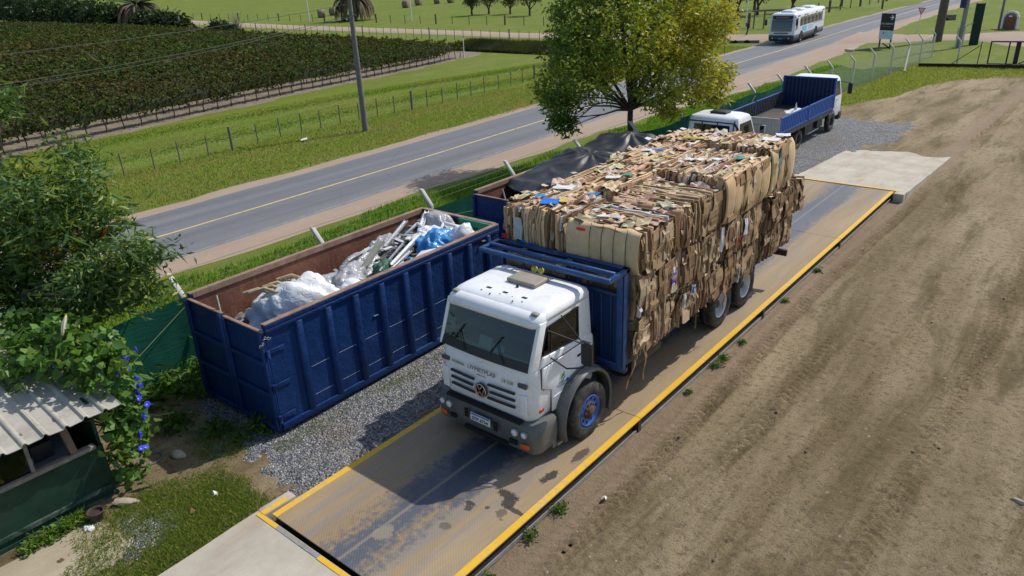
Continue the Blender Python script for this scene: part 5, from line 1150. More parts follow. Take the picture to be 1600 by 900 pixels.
m = MB(); m.prism([(-.8, 1.8), (.8, 1.8), (.75, 2.35), (-.75, 2.35)], (0, 6.41, 0), (1, 0, 0), (0, -.515, 1), (0, .01, 0)); obj('windscreen', m, DARKGL, c3)
m = MB(); m.b2((-.32, 4.2, 2.60), (.32, 4.72, 2.64)); m.b2((-.3, 4.22, 2.54), (-.26, 4.7, 2.6)); m.b2((.26, 4.22, 2.54), (.3, 4.7, 2.6)); obj('roof_hatch', m, BLACKPL, c3, .012)
m = MB()
for x in (-.95, -.32, .28, .9): m.path([(x, 3.62, 1.05), (x, 3.62, 2.38)] if abs(x) < .8 else [(x, 3.62, 1.05), (x, 3.62, 2.30), (x*1.0, 3.72, 2.45)], .022, 6)
m.path([(-.97, 3.62, 2.37), (.92, 3.62, 2.37)], .026, 6); m.path([(.93, 3.62, 2.37), (1.04, 3.66, 2.2), (1.06, 3.7, 1.2)], .05, 8); obj('guard_frame', m, BLACKPL, t3)
m = MB(); m.b2((-.45, .3, .5), (-.35, 5.3, .75)); m.b2((.35, .3, .5), (.45, 5.3, .75)); obj('chassis', m, STEEL_DARK, t3); m = MB(); m.b2((-1.04, 5.4, .38), (1.04, 5.68, .75)); obj('bumper', m, GREYPL, t3, .04)
for s in (-1, 1): add_wheel(t3, (s*.95, 1.5, .42), .42, .22, s, 'dark', True); add_wheel(t3, (s*.93, 4.75, .42), .42, .22, s, 'dark')

# bus coming down the road
bus = thing('bus', 'white city bus with dark windows coming along the road', 'bus', (-23.35, 77.9, Z(80)+.045), RAD(5.0)); bus.scale = (1.06, 1.0, 1.07)
BW = simple('white_bus_paint', (.66, .70, .73), .35, var=.05, dirt=(.45, .44, .42), dirt_amt=.3); BSK = simple('dark_bus_skirt', (.035, .042, .055), .5, var=.15)
hb_, Lb = 1.28, 13.0
def bring(w_, y0, z, r1=.28): return rrect(w_, y0, Lb, r1, n=4, r2=.12, z=z, bow=.12)
m = MB(); m.loft([bring(1.22, .12, .32), bring(hb_, .02, .5), bring(hb_, -.02, .95)], 0, True); sk = obj('skirt', m, BSK, bus)
m = MB(); m.loft([bring(hb_+.002, -.02, .9), bring(hb_, .0, 1.3), bring(hb_, .10, 2.0), bring(1.26, .24, 2.68), bring(1.2, .34, 2.84), bring(1.02, .55, 2.93, .3)], 0, True); bb = obj('body', m, BW, bus); bb.data.set_sharp_from_angle(angle=RAD(50))
def bwp(x, z):
    y = np.interp(z, [.95, 1.3, 2.0, 2.68, 2.84], [-.02, 0, .10, .24, .34]); return Vector((x, y+.12*(x/hb_)**2-.012-.03*(abs(x)/1.28)**8*0, z))
def bgrid(mb, x0, x1, z0_, z1_, m=0, n=8, off=0.0):
    for i in range(n):
        for j in range(4):
            a, b = x0+(x1-x0)*i/n, x0+(x1-x0)*(i+1)/n; c, d = z0_+(z1_-z0_)*j/4, z0_+(z1_-z0_)*(j+1)/4; o_ = Vector((0, -off, 0))
            mb.quad(bwp(a, c)+o_, bwp(b, c)+o_, bwp(b, d)+o_, bwp(a, d)+o_, m)
m = MB(); bgrid(m, -1.02, 1.02, 1.25, 2.35); obj('windscreen', m, simple('teal_windscreen', (.015, .03, .034), .08, var=.3, scale=1.5, spec=.9), bus)
m = MB(); bgrid(m, -1.0, 1.0, 2.38, 2.72); ds = obj('destination_sign', m, BLACKPL, bus); m = MB(); bgrid(m, -.68, .62, 2.48, 2.63, off=.01); obj('display', m, simple('red_led_text', (.25, .10, .10), .5, var=.6, scale=9), ds)
m = MB(); bgrid(m, -.7, .7, 1.05, 1.14, off=.004); obj('grille', m, BLACKPL, bus)
for x in (-.95, .95):
    m = MB(); m.box(tuple(bwp(x, 1.02)), (.32, .05, .12), R=Matrix.Rotation(.18*x, 3, 'Z')); obj('headlight', m, LAMP, bus)
    m = MB(); m.lathe([(.06, 0), (.06, -.03)], tuple(Vector((x*.85, .03, .62))), 'y', 10); obj('fog_lamp', m, LAMP, bus)
m = MB(); m.box((0, -.04, .58), (.44, .02, .13)); obj('number_plate', m, simple('blue_bus_plate', (.04, .25, .4), .5), bus)
for s in (-1, 1):
    nwin = 6; ys = np.linspace(2.15, 11.9, nwin+1)
    for k in range(nwin):
        m = MB(); m.b2((s*(hb_-.02), ys[k]+.03, 1.62), (s*(hb_+.006), ys[k+1]-.03, 2.5)); obj('window', m, DARKGL, bus, .004)
    m = MB(); m.prism([(.55, 1.25), (1.35, 1.5), (1.35, 2.45), (.55, 2.45)], (s*(hb_-.01), 0, 0), (0, 1, 0), (0, 0, 1), (s*.016, 0, 0)); obj('side_window', m, DARKGL, bus)
    m = MB(); m.path([(s*1.1, .35, 2.62), (s*1.5, -.12, 2.55), (s*1.52, -.12, 2.35)], .025, 6); m.box((s*1.52, -.12, 2.1), (.2, .12, .55)); obj('mirror', m, BLACKPL, bus)
    for y in (3.0, 9.3):
        m = MB(); m.path([Vector((s*(hb_+.004), y+.60*math.cos(a), .5+.6*math.sin(a))) for a in np.linspace(0, math.pi, 12)], .05, 6); m.prism([(y+.58*math.cos(a), .5+.58*math.sin(a)) for a in np.linspace(-.35, math.pi+.35, 16)], (s*(hb_-.01), 0, 0), (0, 1, 0), (0, 0, 1), (s*.016, 0, 0)); obj('wheel_arch', m, BLACK, bus)
        add_wheel(bus, (s*1.17, y, .5), .5, .27, s, 'front' if False else 'rear')
PINK = simple('pink_vinyl', (.62, .05, .15), .5); CYAN = simple('cyan_vinyl', (.10, .52, .68), .5); REDV = simple('red_vinyl', (.5, .05, .06), .5); PALEB = simple('pale_blue_vinyl', (.4, .55, .72), .5)
m = MB()
for y0_, y1_, z0_, z1_, mi in ((1.2, 2.0, 2.56, 2.70, 0), (11.7, 12.6, 2.56, 2.7, 0), (4.8, 5.3, 2.56, 2.66, 0), (3.3, 5.0, 1.0, 1.5, 1), (5.9, 7.6, 1.05, 1.5, 3), (7.8, 12.9, 1.52, 1.57, 2), (8.6, 9.3, 2.57, 2.66, 4), (3.7, 4.6, 2.57, 2.66, 4)):
    m.b2((hb_-.0, y0_, z0_), (hb_+.005, y1_, z1_), mi)
bo_ = obj('side_marking', m, [PINK, CYAN, REDV, PALEB, INK], bus)
text_on('lettering', 'BUS', .3, BW, bo_, (hb_+.006, 4.15, 1.25), (0, 1, 0), (0, 0, 1), .002)
m = MB(); m.b2((-1.285, 2.0, .95), (-1.283, 2.1, 1)); 
for y0_, L_ in ((1.6, 1.8), (5.0, 2.0), (9.2, 2.2)):
    m = MB(); m.loft([ring8(.62, y0_, y0_+L_, 2.90), ring8(.60, y0_+.05, y0_+L_-.05, 3.05), ring8(.45, y0_+.3, y0_+L_-.2, 3.14)], 0, True); obj('roof_unit', m, BW, bus)
for y0_ in (3.9, 7.6):
    m = MB(); m.box((0, y0_, 2.96), (.7, .7, .05)); obj('roof_hatch', m, BSK, bus)
m = MB(); m.b2((-1.1, Lb-.01, 1.6), (1.1, Lb+.01, 2.5)); obj('rear_window', m, DARKGL, bus)
# ------------------------------------------------------------------ fences, poles, signs, gate, person
WOODG = simple('weathered_grey_wood', (.155, .14, .125), .9, var=.3, scale=8, bst=.4, bsc=25); WOODB = simple('brown_pole_wood', (.13, .095, .07), .9, var=.3, scale=5, bst=.4, bsc=25)
def mat_cloth():
    M = Mat('green_shade_cloth', .8, 0, .2); t = M.t
    n = noise(t, mapping(t, M.obj, (1, 1, .25)), 2.2, 5, .7); n2 = noise(t, mapping(t, M.obj, (1, .6, 5)), 6, 3, .6)
    c = mixc(t, ramp(t, n, [(.3, 0), (.7, 1)]), (.008, .075, .052), (.016, .125, .085)); c = mixc(t, ramp(t, n2, [(.5, 0), (.7, .45)]), c, (.005, .05, .035)); M.col(c); M.bump(n2, .5, .02)
    tr = t.nodes.new('ShaderNodeBsdfTranslucent'); t.links.new(c, tr.inputs[0]); mx = t.nodes.new('ShaderNodeMixShader'); mx.inputs[0].default_value = .3
    t.links.new(M.b.outputs[0], mx.inputs[1]); t.links.new(tr.outputs[0], mx.inputs[2]); t.links.new(mx.outputs[0], t.nodes['Material Output'].inputs[0]); return M.m
CLOTH = mat_cloth()
def mat_mesh(name, c, sc, wd):
    M = Mat(name, .5, .4, .4); t = M.t; M.col(c); o = []
    for a in (RAD(45), RAD(-45)):
        wv = t.nodes.new('ShaderNodeTexWave'); wv.inputs['Scale'].default_value = sc; wv.bands_direction = 'Y'; t.links.new(mapping(t, M.obj, (1, 1, 1), rot=(a, 0, 0)), wv.inputs['Vector'])
        o.append(ramp(t, wv.outputs['Fac'], [(1-wd, 0), (1-wd+.03, 1)]))
    al = mth(t, 'MAXIMUM', o[0], o[1]); t.links.new(al, M.b.inputs['Alpha']); return M.m
CHAIN = mat_mesh('chain_link_mesh', (.36, .38, .37), 2.6, .10)
pf = thing('perimeter_fence', 'yard fence of concrete posts with bent tops, green shade cloth and barbed wire', 'fence', (-7.3, 0, 0))
PY = [-5.4, -1.75, 1.95, 5.6, 9.3, 13.0, 16.8, 20.6, 24.2, 28.05, 31.9, 35.7, 39.8, 43.8, 48.2, 52.9, 57.8, 62.5, 66.9, 71.5]
def post_mb(lean, h=1.88):
    m = MB(); m.loft([[Vector((x+dx, y, z)) for x, y in ((-.055, -.055), (.055, -.055), (.055, .055), (-.055, .055))] for dx, z in ((0, -.1), (lean*.5, h*.5), (lean, h-.03), (lean-.03, h+.04), (lean-.36, h+.40))]); return m
for k, y in enumerate(PY):
    o = obj('post', post_mb(.02*math.sin(k*2.3), 1.86+.04*math.sin(k*1.7)), CONC_POST, pf, .008, 1, loc=(0, y, Z(y))); o.rotation_euler = (.012*math.sin(k*3.1), 0, .08*math.sin(k))
def cloth_sheet(y0, y1, n):
    ys = np.linspace(y0, y1, n); V = []; F = []
    for i, y in enumerate(ys):
        k = np.interp(y, PY, np.arange(len(PY))) % 1.0; top = 1.80-.08*math.sin(math.pi*k)+.04*math.sin(y*1.3)
        for j in range(5):
            v_ = j/4; V.append((.075+.03*math.sin(y*2.1+v_*2)*math.sin(math.pi*k)+.02*math.sin(y*7)*v_*(1-v_), y, Z(y)+.02+(top-.02)*v_))
    F = [(i*5+j, (i+1)*5+j, (i+1)*5+j+1, i*5+j+1) for i in range(n-1) for j in range(4)]
    return link('shade_cloth', mesh_np('shade_cloth', V, F, CLOTH, smooth=True), pf)
cloth_sheet(-6, 39.9, 220)
V = []; ys = np.arange(39.8, 71.6, .5)
for y in ys: V += [(.06, y, Z(y)+.03), (.06, y, Z(y)+1.78)]
link('chain_link', mesh_np('chain_link', V, [(2*i, 2*i+2, 2*i+3, 2*i+1) for i in range(len(ys)-1)], CHAIN), pf)
m = MB(); WIRE_G = simple('galvanised_wire', (.15, .19, .12), .7, .1)
for dx, dz in ((-.10, 1.96), (-.22, 2.10), (-.34, 2.24)):
    m.path([Vector((dx, y, Z(y)+dz-.0)) for a, b in zip(PY[:-1], PY[1:]) for y in (a, (a+b)/2)]+[Vector((dx, PY[-1], Z(PY[-1])+dz))], .0045, 4)
for z in (1.72, 1.0): m.path([Vector((.05, y, Z(y)+z)) for y in PY], .004, 4)
obj('barbed_wire', m, WIRE_G, pf)
for pp, r_ in (([(.06, 1.95, 1.62), (.5, .2, .9), (.9, -.9, .55)], .008), ([(.06, 31.9, 1.6), (.5, 29.6, .9)], .012), ([(.05, 9.3, 1.5), (.2, 12.6, 1.1)], .008)):
    m = MB(); m.path(pp, r_, 5); obj('stay_wire', m, WIRE_G, pf)
m = MB(); m.bar((.05, 62.5, Z(62.5)+1.5), (.55, 59.8, Z(60)+.05), .1, .1); obj('brace', m, CONC_POST, pf)
def wire_fence(label, pts, big, h, mt, r, wires, loc):
    th = thing('wire_fence', label, 'fence', (loc[0], loc[1], 0))
    for k, (x, y) in enumerate(pts):
        b = big(k); m = MB(); rr_ = r*2.2 if b else r; hh = h*(1.12 if b else 1.0)+.05*math.sin(k*2.7)
        m.path([(0, 0, -.1), (.02*math.sin(k*1.9), .02*math.cos(k*3), hh)], rr_, 6); obj('post', m, mt, th, loc=(x-loc[0], y-loc[1], Z(y)))
    m = MB()
    for w_ in wires: m.path([Vector((x-loc[0], y-loc[1], Z(y)+w_*h)) for x, y in pts], .0028, 3)
    obj('wire', m, STEEL_GREY, th); return th
B = [(-26.9, 7.9), (-26.8, 9.33), (-26.6, 10.63), (-26.7, 11.94), (-26.95, 13.5), (-27.03, 14.86), (-27.4, 16.55), (-27.65, 18.1), (-27.7, 19.5), (-27.62, 20.75), (-27.6, 22.1), (-27.5, 23.4), (-27.4, 24.75), (-27.4, 26.1), (-27.23, 27.4), (-27.2, 28.7), (-27.3, 30.2), (-27.5, 31.8), (-27.8, 33.5), (-28.1, 35.2), (-28.4, 37.1), (-28.8, 39.0), (-29.2, 40.9), (-29.45, 42.7), (-29.9, 45.2), (-30.2, 48), (-30.6, 51), (-31, 54), (-31.4, 57.5), (-31.8, 61), (-32.2, 65), (-32.6, 69)]
wire_fence('field wire fence with thin dark posts along the grassy road verge, before the vineyard', B, lambda k: k in (5, 14, 23, 30), 1.05, WOODG, .035, (.3, .5, .7, .9), (-27, 20))
Cn = [(-150+1.62*k, 73.6-.03*k+.012*max(0, k-50)) for k in range(70)]
wire_fence('wire fence with evenly spaced posts on the near edge of the dirt road', Cn, lambda k: k % 9 == 4, 1.4, WOODG, .04, (.3, .55, .8), (-90, 72))
Dn = [(-200+4.1*k, 97.5-.04*k) for k in range(36)]
wire_fence('wire fence of dark posts on the far side of the dirt road', Dn, lambda k: k % 4 == 2, 1.45, WOODB, .07, (.3, .55, .8), (-120, 97))
En = [(-35.5+.18*k, 98.5+5*k) for k in range(14)]
wire_fence('wire fence of dark posts behind the bus, along the far verge of the road', En, lambda k: k % 3 == 0, 1.7, WOODB, .09, (.3, .55, .8), (-35, 100))

def pole(name, label, x, y, h, r0, r1, mt, lean=(0, 0), cat='pole'):
    th = thing(name, label, cat, (x, y, Z(y))); m = MB(); m.path([(lean[0]*k/8, lean[1]*k/8, -.3+(h+.3)*k/8) for k in range(9)], [r0+(r1-r0)*k/8 for k in range(9)], 12); obj('shaft', m, mt, th); return th
p1 = pole('utility_pole', 'tall grey utility pole standing in the grass verge before the vineyard', -24.71, 21.5, 7.6, .165, .11, simple('grey_pole', (.17, .16, .15), .85, var=.25, scale=4), (.0, -.06))
m = MB(); m.bar((-.55, .0, 7.25), (.55, 0, 7.25), .09, .11); m.lathe([(.04, 0), (.05, .05), (.03, .12)], (-.5, 0, 7.3), 'z', 8); m.lathe([(.04, 0), (.05, .05), (.03, .12)], (.5, 0, 7.3), 'z', 8); m.path([(-.35, 0, 5.95), (.3, 0, 5.95)], .03, 6); obj('crossarm', m, WOODG, p1)
def wire_line(pts, label):
    m = MB(); m.path(pts, .011, 5); tag(obj('overhead_cable', m, simple('overhead_cable_sheath', (.10, .11, .10), .8)), label, 'cable', 'overhead cables of the grey utility pole')
def sag(a, b, s_, n=14): return [Vector(a).lerp(Vector(b), k/n)-Vector((0, 0, s_*4*(k/n)*(1-k/n))) for k in range(n+1)]
wire_line(sag((-24.7, 21.5, 6.5), (-24.7, -22, 6.9), 1.0), 'higher overhead cable crossing above the vineyard from the grey pole')
wire_line(sag((-24.75, 21.5, 5.95), (-24.75, -22, 6.0), 1.35), 'lower overhead cable crossing above the vineyard from the grey pole')
wire_line(sag((-24.55, 21.5, 5.90), (-24.5, -22, 5.9), 1.42), 'lowest of the overhead cables reaching left from the grey pole')
wire_line(sag((-24.2, 21.5, 7.3), (-26.5, 62, 7.3), .5), 'overhead cable running away from the grey pole along the road')
pole('utility_pole', 'thick leaning brown timber pole beside the driveway', -9.83, 86.0, 12.5, .44, .36, WOODB, (.1, .5))
p2 = pole('utility_pole', 'slender grey concrete pole with a dark blue box near the gate', -6.79, 80.0, 12, .22, .17, simple('pale_grey_pole', (.26, .25, .24), .85, var=.2), (.15, .3))
m = MB(); m.box((-.25, -.1, 4.2), (.42, .4, 1.15)); m.box((-.1, 0, 4.9), (.7, .5, .1)); obj('meter_box', m, simple('dark_blue_enamel', (.02, .03, .10), .5), p2)
pole('utility_pole', 'thin white pole standing behind the walking person', -35.23, 96.9, 4.6, .09, .07, CREAM)
pole('utility_pole', 'slim grey pole behind the brick niche', -6.7, 102.5, 9, .14, .1, simple('mid_grey_pole', (.15, .155, .15), .85))
pole('utility_pole', 'dark thin pole on the far verge beyond the black sign', -28.4, 136.5, 8, .16, .12, WOODB)
pole('utility_pole', 'pale thin pole in the field behind the hay bales', -104, 100.5, 7, .12, .09, CREAM)
pole('utility_pole', 'pale thin pole between the palm and the lone bush', -131, 96.5, 6, .13, .1, CREAM)
# dark green cloth covered gate leaf and pen by the driveway
g = thing('gate_leaf', 'tall dark green cloth covered gate leaf standing open by the driveway', 'gate', (-6.1, 83.4, Z(83.4)), RAD(20))
m = MB(); m.b2((-.34, -.05, 0), (.34, .05, 3.85)); obj('cloth_panel', m, simple('dark_green_sheet', (.010, .035, .028), .8, var=.3), g)
m = MB(); m.path([(-.36, 0, -.1), (-.36, 0, 3.9)], .05, 8); m.path([(.36, 0, -.1), (.36, 0, 3.9)], .05, 8); obj('frame', m, STEEL_DARK, g)
m = MB(); m.path([(-.3, -.08, 2.1), (-1.5, -.2, 1.55), (.6, -.1, 2.35)][:2], .04, 8); obj('pipe_rail', m, simple('pale_green_pipe', (.2, .38, .3), .5), g)
g = thing('mesh_panel', 'short run of green framed mesh panel beside the dark gate leaf', 'fence panel', (-7.0, 79.6, Z(79.6)))
for x in (0, .7): 
    m = MB(); m.path([(x*.4, x*2.6, 0), (x*.4, x*2.6, 1.9)], .05, 8); obj('post', m, CONC_POST, g)
V = [(0, 0, .05), (.28, 1.82, .05), (.28, 1.82, 1.8), (0, 0, 1.8)]; link('mesh', mesh_np('mesh', V, [(0, 1, 2, 3)], CHAIN), g)
# sliding gate on a ground rail
gt = thing('sliding_gate', 'black steel sliding gate frame standing on its ground rail at the yard entrance', 'gate', (-2.2, 65.35, Z(65.4)), RAD(9.5))
BLKST = simple('black_painted_steel', (.018, .018, .02), .5, dirt=(.08, .05, .035), dirt_amt=.5)
m = MB()
for z in (.2, 1.86): m.b2((0, -.05, z), (7.5, .05, z+.1))
for x in (0, 1.22, 2.5, 3.7, 5.0, 7.4): m.b2((x, -.05, .2), (x+.1, .05, 1.9))
obj('frame', m, BLKST, gt); m = MB(); m.b2((1.72, .12, 0), (2.02, .42, 1.95)); obj('guide_post', m, BLKST, gt)
for a, b in (((2.1, 0, .3), (3.6, 0, 1.2)), ((3.6, 0, .3), (5.0, 0, 1.8))):
    m = MB(); m.bar(a, b, .07, .07); obj('brace', m, BLKST, gt)
m = MB()
for x in (1.0, 1.5, 4.6): m.lathe([(.09, -.03), (.09, .03)], (x, 0, .13), 'y', 12)
obj('roller', m, RUST, gt)
V = [(.1, 0, .3), (7.4, 0, .3), (7.4, 0, 1.86), (.1, 0, 1.86)]; 
gr_ = thing('gate_rail', 'long rusty brown ground rail under the black sliding gate', 'rail', (-6.7, 63.85, Z(64)), RAD(11.2))
m = MB(); m.b2((0, -.12, 0), (14.5, .12, .05), 0); m.b2((0, -.05, .05), (14.5, .05, .22), 0); m.b2((0, -.14, .22), (14.5, .14, .27), 0); obj('beam', m, simple('rusty_dark_rail', (.055, .03, .024), .85, var=.35, scale=4), gr_)
m = MB(); m.path([(4.05, .1, .2), (4.1, .1, 1.95)], .035, 6); m.path([(2.3, .1, .25), (4.05, .1, 1.65)], .03, 6); obj('stay', m, BLKST, gr_)
cp = thing('fence_post', 'white concrete post with a bent top at the end of the gate rail', 'post', (-4.15, 64.8, Z(64.8))); obj('post', post_mb(0, 1.9), CONC_POST, cp, .008, 1)
# signs
sg = thing('direction_sign', 'black roadside board with a white arrow above a pale blue board', 'sign', (-13.3, 77.25, Z(77)), math.atan2(-.42, 1.3))
SGB = simple('black_sign_face', (.012, .016, .02), .5, var=.1); SGW = simple('pale_blue_sign_face', (.50, .63, .74), .5, var=.05)
m = MB(); m.b2((-.06, -.05, 1.72), (1.36, .0, 3.28)); pn = obj('upper_board', m, SGB, sg); m = MB(); m.b2((-.06, -.05, .92), (1.36, 0, 1.71)); pw = obj('lower_board', m, SGW, sg)
m = MB(); m.b2((.02, 0, -.1), (.14, .1, 3.2)); m.b2((1.14, 0, -.1), (1.26, .1, 3.2)); m.bar((.3, .2, .5), (.75, .8, .02), .1, .1); obj('leg', m, BLKST, sg)
m = MB(); m.bar((.86, -.055, 2.92), (1.2, -.055, 2.92), .012, .08, up=(0, 0, 1)); m.bar((1.02, -.055, 3.12), (1.23, -.055, 2.91), .012, .09); m.bar((1.02, -.055, 2.72), (1.23, -.055, 2.93), .012, .09); obj('arrow', m, CREAM, pn)
text_on('lettering', 'LOS CUERVOS', .205, CREAM, pn, (.62, -.052, 2.33), (1, 0, 0), (0, 0, 1)); text_on('lettering', 'BODEGA Y VINEDOS', .09, simple('grey_letters', (.3, .32, .33), .6), pn, (.62, -.052, 2.08), (1, 0, 0), (0, 0, 1))
m = MB(); m.b2((.36, -.056, 1.38), (.42, -.05, 1.60)); m.b2((.33, -.056, 1.46), (.36, -.05, 1.52)); obj('emblem', m, SGB, pw); text_on('lettering', 'a 200 m', .09, INK, pw, (.65, -.052, 1.52), (1, 0, 0), (0, 0, 1)); text_on('lettering', 'por camino', .08, INK, pw, (.65, -.052, 1.28), (1, 0, 0), (0, 0, 1))
ys_ = thing('yield_sign', 'give way triangle on a slim leaning white post by the road', 'sign', (-13.75, 94.8, Z(94)), RAD(-18))
m = MB(); m.path([(0, 0, -.1), (.12, .05, 2.0), (.16, .06, 2.75)], .05, 8); obj('post', m, CREAM, ys_)
tri = [(-.42, 2.78), (.50, 2.78), (.04, 1.98)]
m = MB(); m.prism(tri, (.12, -.01, 0), (1, 0, 0), (0, 0, 1), (0, .02, 0)); m2 = MB(); m2.prism([(-.25, 2.69), (.33, 2.69), (.04, 2.19)], (.12, -.018, 0), (1, 0, 0), (0, 0, 1), (0, .006, 0)); so_ = obj('sign_plate', m, REDV, ys_); obj('sign_face', m2, simple('pale_sign_face', (.5, .52, .55), .5), so_)
ss = thing('road_sign', 'small blue plate on a thin white post where the dirt road joins', 'sign', (-31.3, 82.4, Z(82)), RAD(25))
m = MB(); m.path([(0, 0, -.1), (.03, 0, 2.6)], .04, 8); obj('post', m, CREAM, ss); m = MB(); m.b2((-.22, -.06, 1.75), (.05, -.04, 2.6)); obj('sign_plate', m, simple('blue_sign_plate', (.05, .13, .3), .5), ss)
# timber frame (old gate) behind the bus
tf = thing('timber_pergola', 'dark timber post and beam frame on the grass behind the bus', 'pergola', (-34.2, 97.0, Z(97)), RAD(8))
for x in (0, 1.3, 3.6):
    m = MB(); m.path([(x, 0, -.1), (x+.03, 0, 2.2)], .1, 8); obj('post', m, WOODG, tf)
m = MB(); m.bar((-.4, 0, 2.22), (4.2, 0, 2.3), .14, .16); m.bar((-.2, .3, 2.3), (4.2, .3, 2.42), .1, .12); obj('beam', m, WOODG, tf)
m = MB(); m.bar((0, 0, 0), (.95, .1, .9), .16, .16); o = obj('timber_prop', m, WOODB); o.location = (-37.2, 97.5, Z(97)); tag(o, 'leaning timber prop in the grass left of the walking person', 'timber')
# brick niche
bn = thing('brick_niche', 'small brick niche with a white arched rim by the driveway', 'shrine', (-5.6, 101.2, Z(101)), RAD(-3))
arc = [(-.72, 0), (-.72, 1.35), (-.5, 1.75), (-.15, 1.95), (.25, 1.95), (.6, 1.75), (.78, 1.35), (.78, 0)]; inn_ = [(-.5, 0), (-.5, 1.28), (-.32, 1.52), (.38, 1.52), (.52, 1.28), (.52, 0)]
m = MB(); m.prism(arc, (0, .1, 0), (1, 0, 0), (0, 0, 1), (0, .9, 0)); obj('rear_wall', m, simple('grey_render', (.25, .24, .22), .9), bn)
m = MB(); m.prism(inn_, (0, .04, 0), (1, 0, 0), (0, 0, 1), (0, .07, 0)); obj('brick_face', m, simple('dull_red_brick', (.20, .085, .06), .9, var=.3, scale=8), bn)
m = MB()
for a, b in zip(arc[:-1], arc[1:]): m.bar((a[0], .0, a[1]), (b[0], 0, b[1]), .2, .2, up=(0, 1, 0))
obj('white_rim', m, CREAM, bn); m = MB(); m.box((.0, .0, 1.46), (.35, .1, .14)); obj('lamp', m, CREAM, bn)
m = MB(); m.b2((-1.6, -.6, 0), (1.2, .0, .08)); obj('brick_step', m, simple('brick_step', (.22, .10, .07), .9, var=.3), bn)
# culvert head walls
CULV = simple('dark_stained_concrete', (.16, .15, .135), .9, var=.35, scale=2, bst=.4)
def culvert(label, a, b, h, pier=None, holes=()):
    th = thing('culvert_headwall', label, 'culvert', (a[0], a[1], Z(a[1])), math.atan2(b[1]-a[1], b[0]-a[0])); L = math.hypot(b[0]-a[0], b[1]-a[1])
    m = MB(); m.b2((0, 0, -.6), (L, .25, h)); obj('wall', m, CULV, th, .02)
    for x in holes: m = MB(); m.lathe([(.34, 0), (.34, -.02)], (x, -.004, .0), 'y', 18); obj('pipe_mouth', m, BLACK, th)
    if pier: m = MB(); m.b2((pier-.3, -.45, -.6), (pier+.22, .3, h+.12)); obj('pier', m, CONC, th, .03)
culvert('low culvert wall with a pale end pier beside the black arrow board', (-15.0, 73.6), (-12.4, 77.9), .12, .1)
culvert('low dark culvert wall with round pipe mouths in front of the bus', (-29.2, 78.2), (-26.2, 79.4), .28, None, (.6, 1.9))
culvert('small dark culvert on the bank behind the thick timber pole', (-15.4, 113.5), (-13.4, 114.5), .7, None, (1.0,))
# hay bales and small things in the far field
HAY = simple('hay', (.23, .18, .12), .95, var=.4, scale=5, bst=.6, bsc=14, bd=.05)
for x, y, rz, lb in ((-141.6, 134.5, .3, 'round hay bale lowest of the three near the palm'), (-144.7, 142, .2, 'round hay bale second from the palm'), (-143, 147.3, .5, 'small far round hay bale among the yellow weeds'), (-140.4, 149.9, .1, 'round hay bale at the right of the row beyond the palm'), (-124, 140, .6, 'low dark round bale beside the row of small trees'), (-144.4, 113.5, .4, 'round hay bale half hidden by the palm'), (-140.5, 107, 1.1, 'collapsed hay bale left of the palm')):
    m = MB(); Rr = .95; prof = [(.02, -.75), (Rr*.9, -.75), (Rr, -.68), (Rr*1.01, 0), (Rr, .68), (Rr*.9, .75), (.02, .75)]; m.lathe(prof, (0, 0, Rr*.92), 'x', 24)
    o = obj('hay_bale', m, HAY); zz = Z(y)+float(h_ground(np.array([x]), np.array([y]))[0]); o.location = (x, y, zz); o.rotation_euler = (0, 0, rz); tag(o, lb, 'hay bale', 'round bales left in the far field')
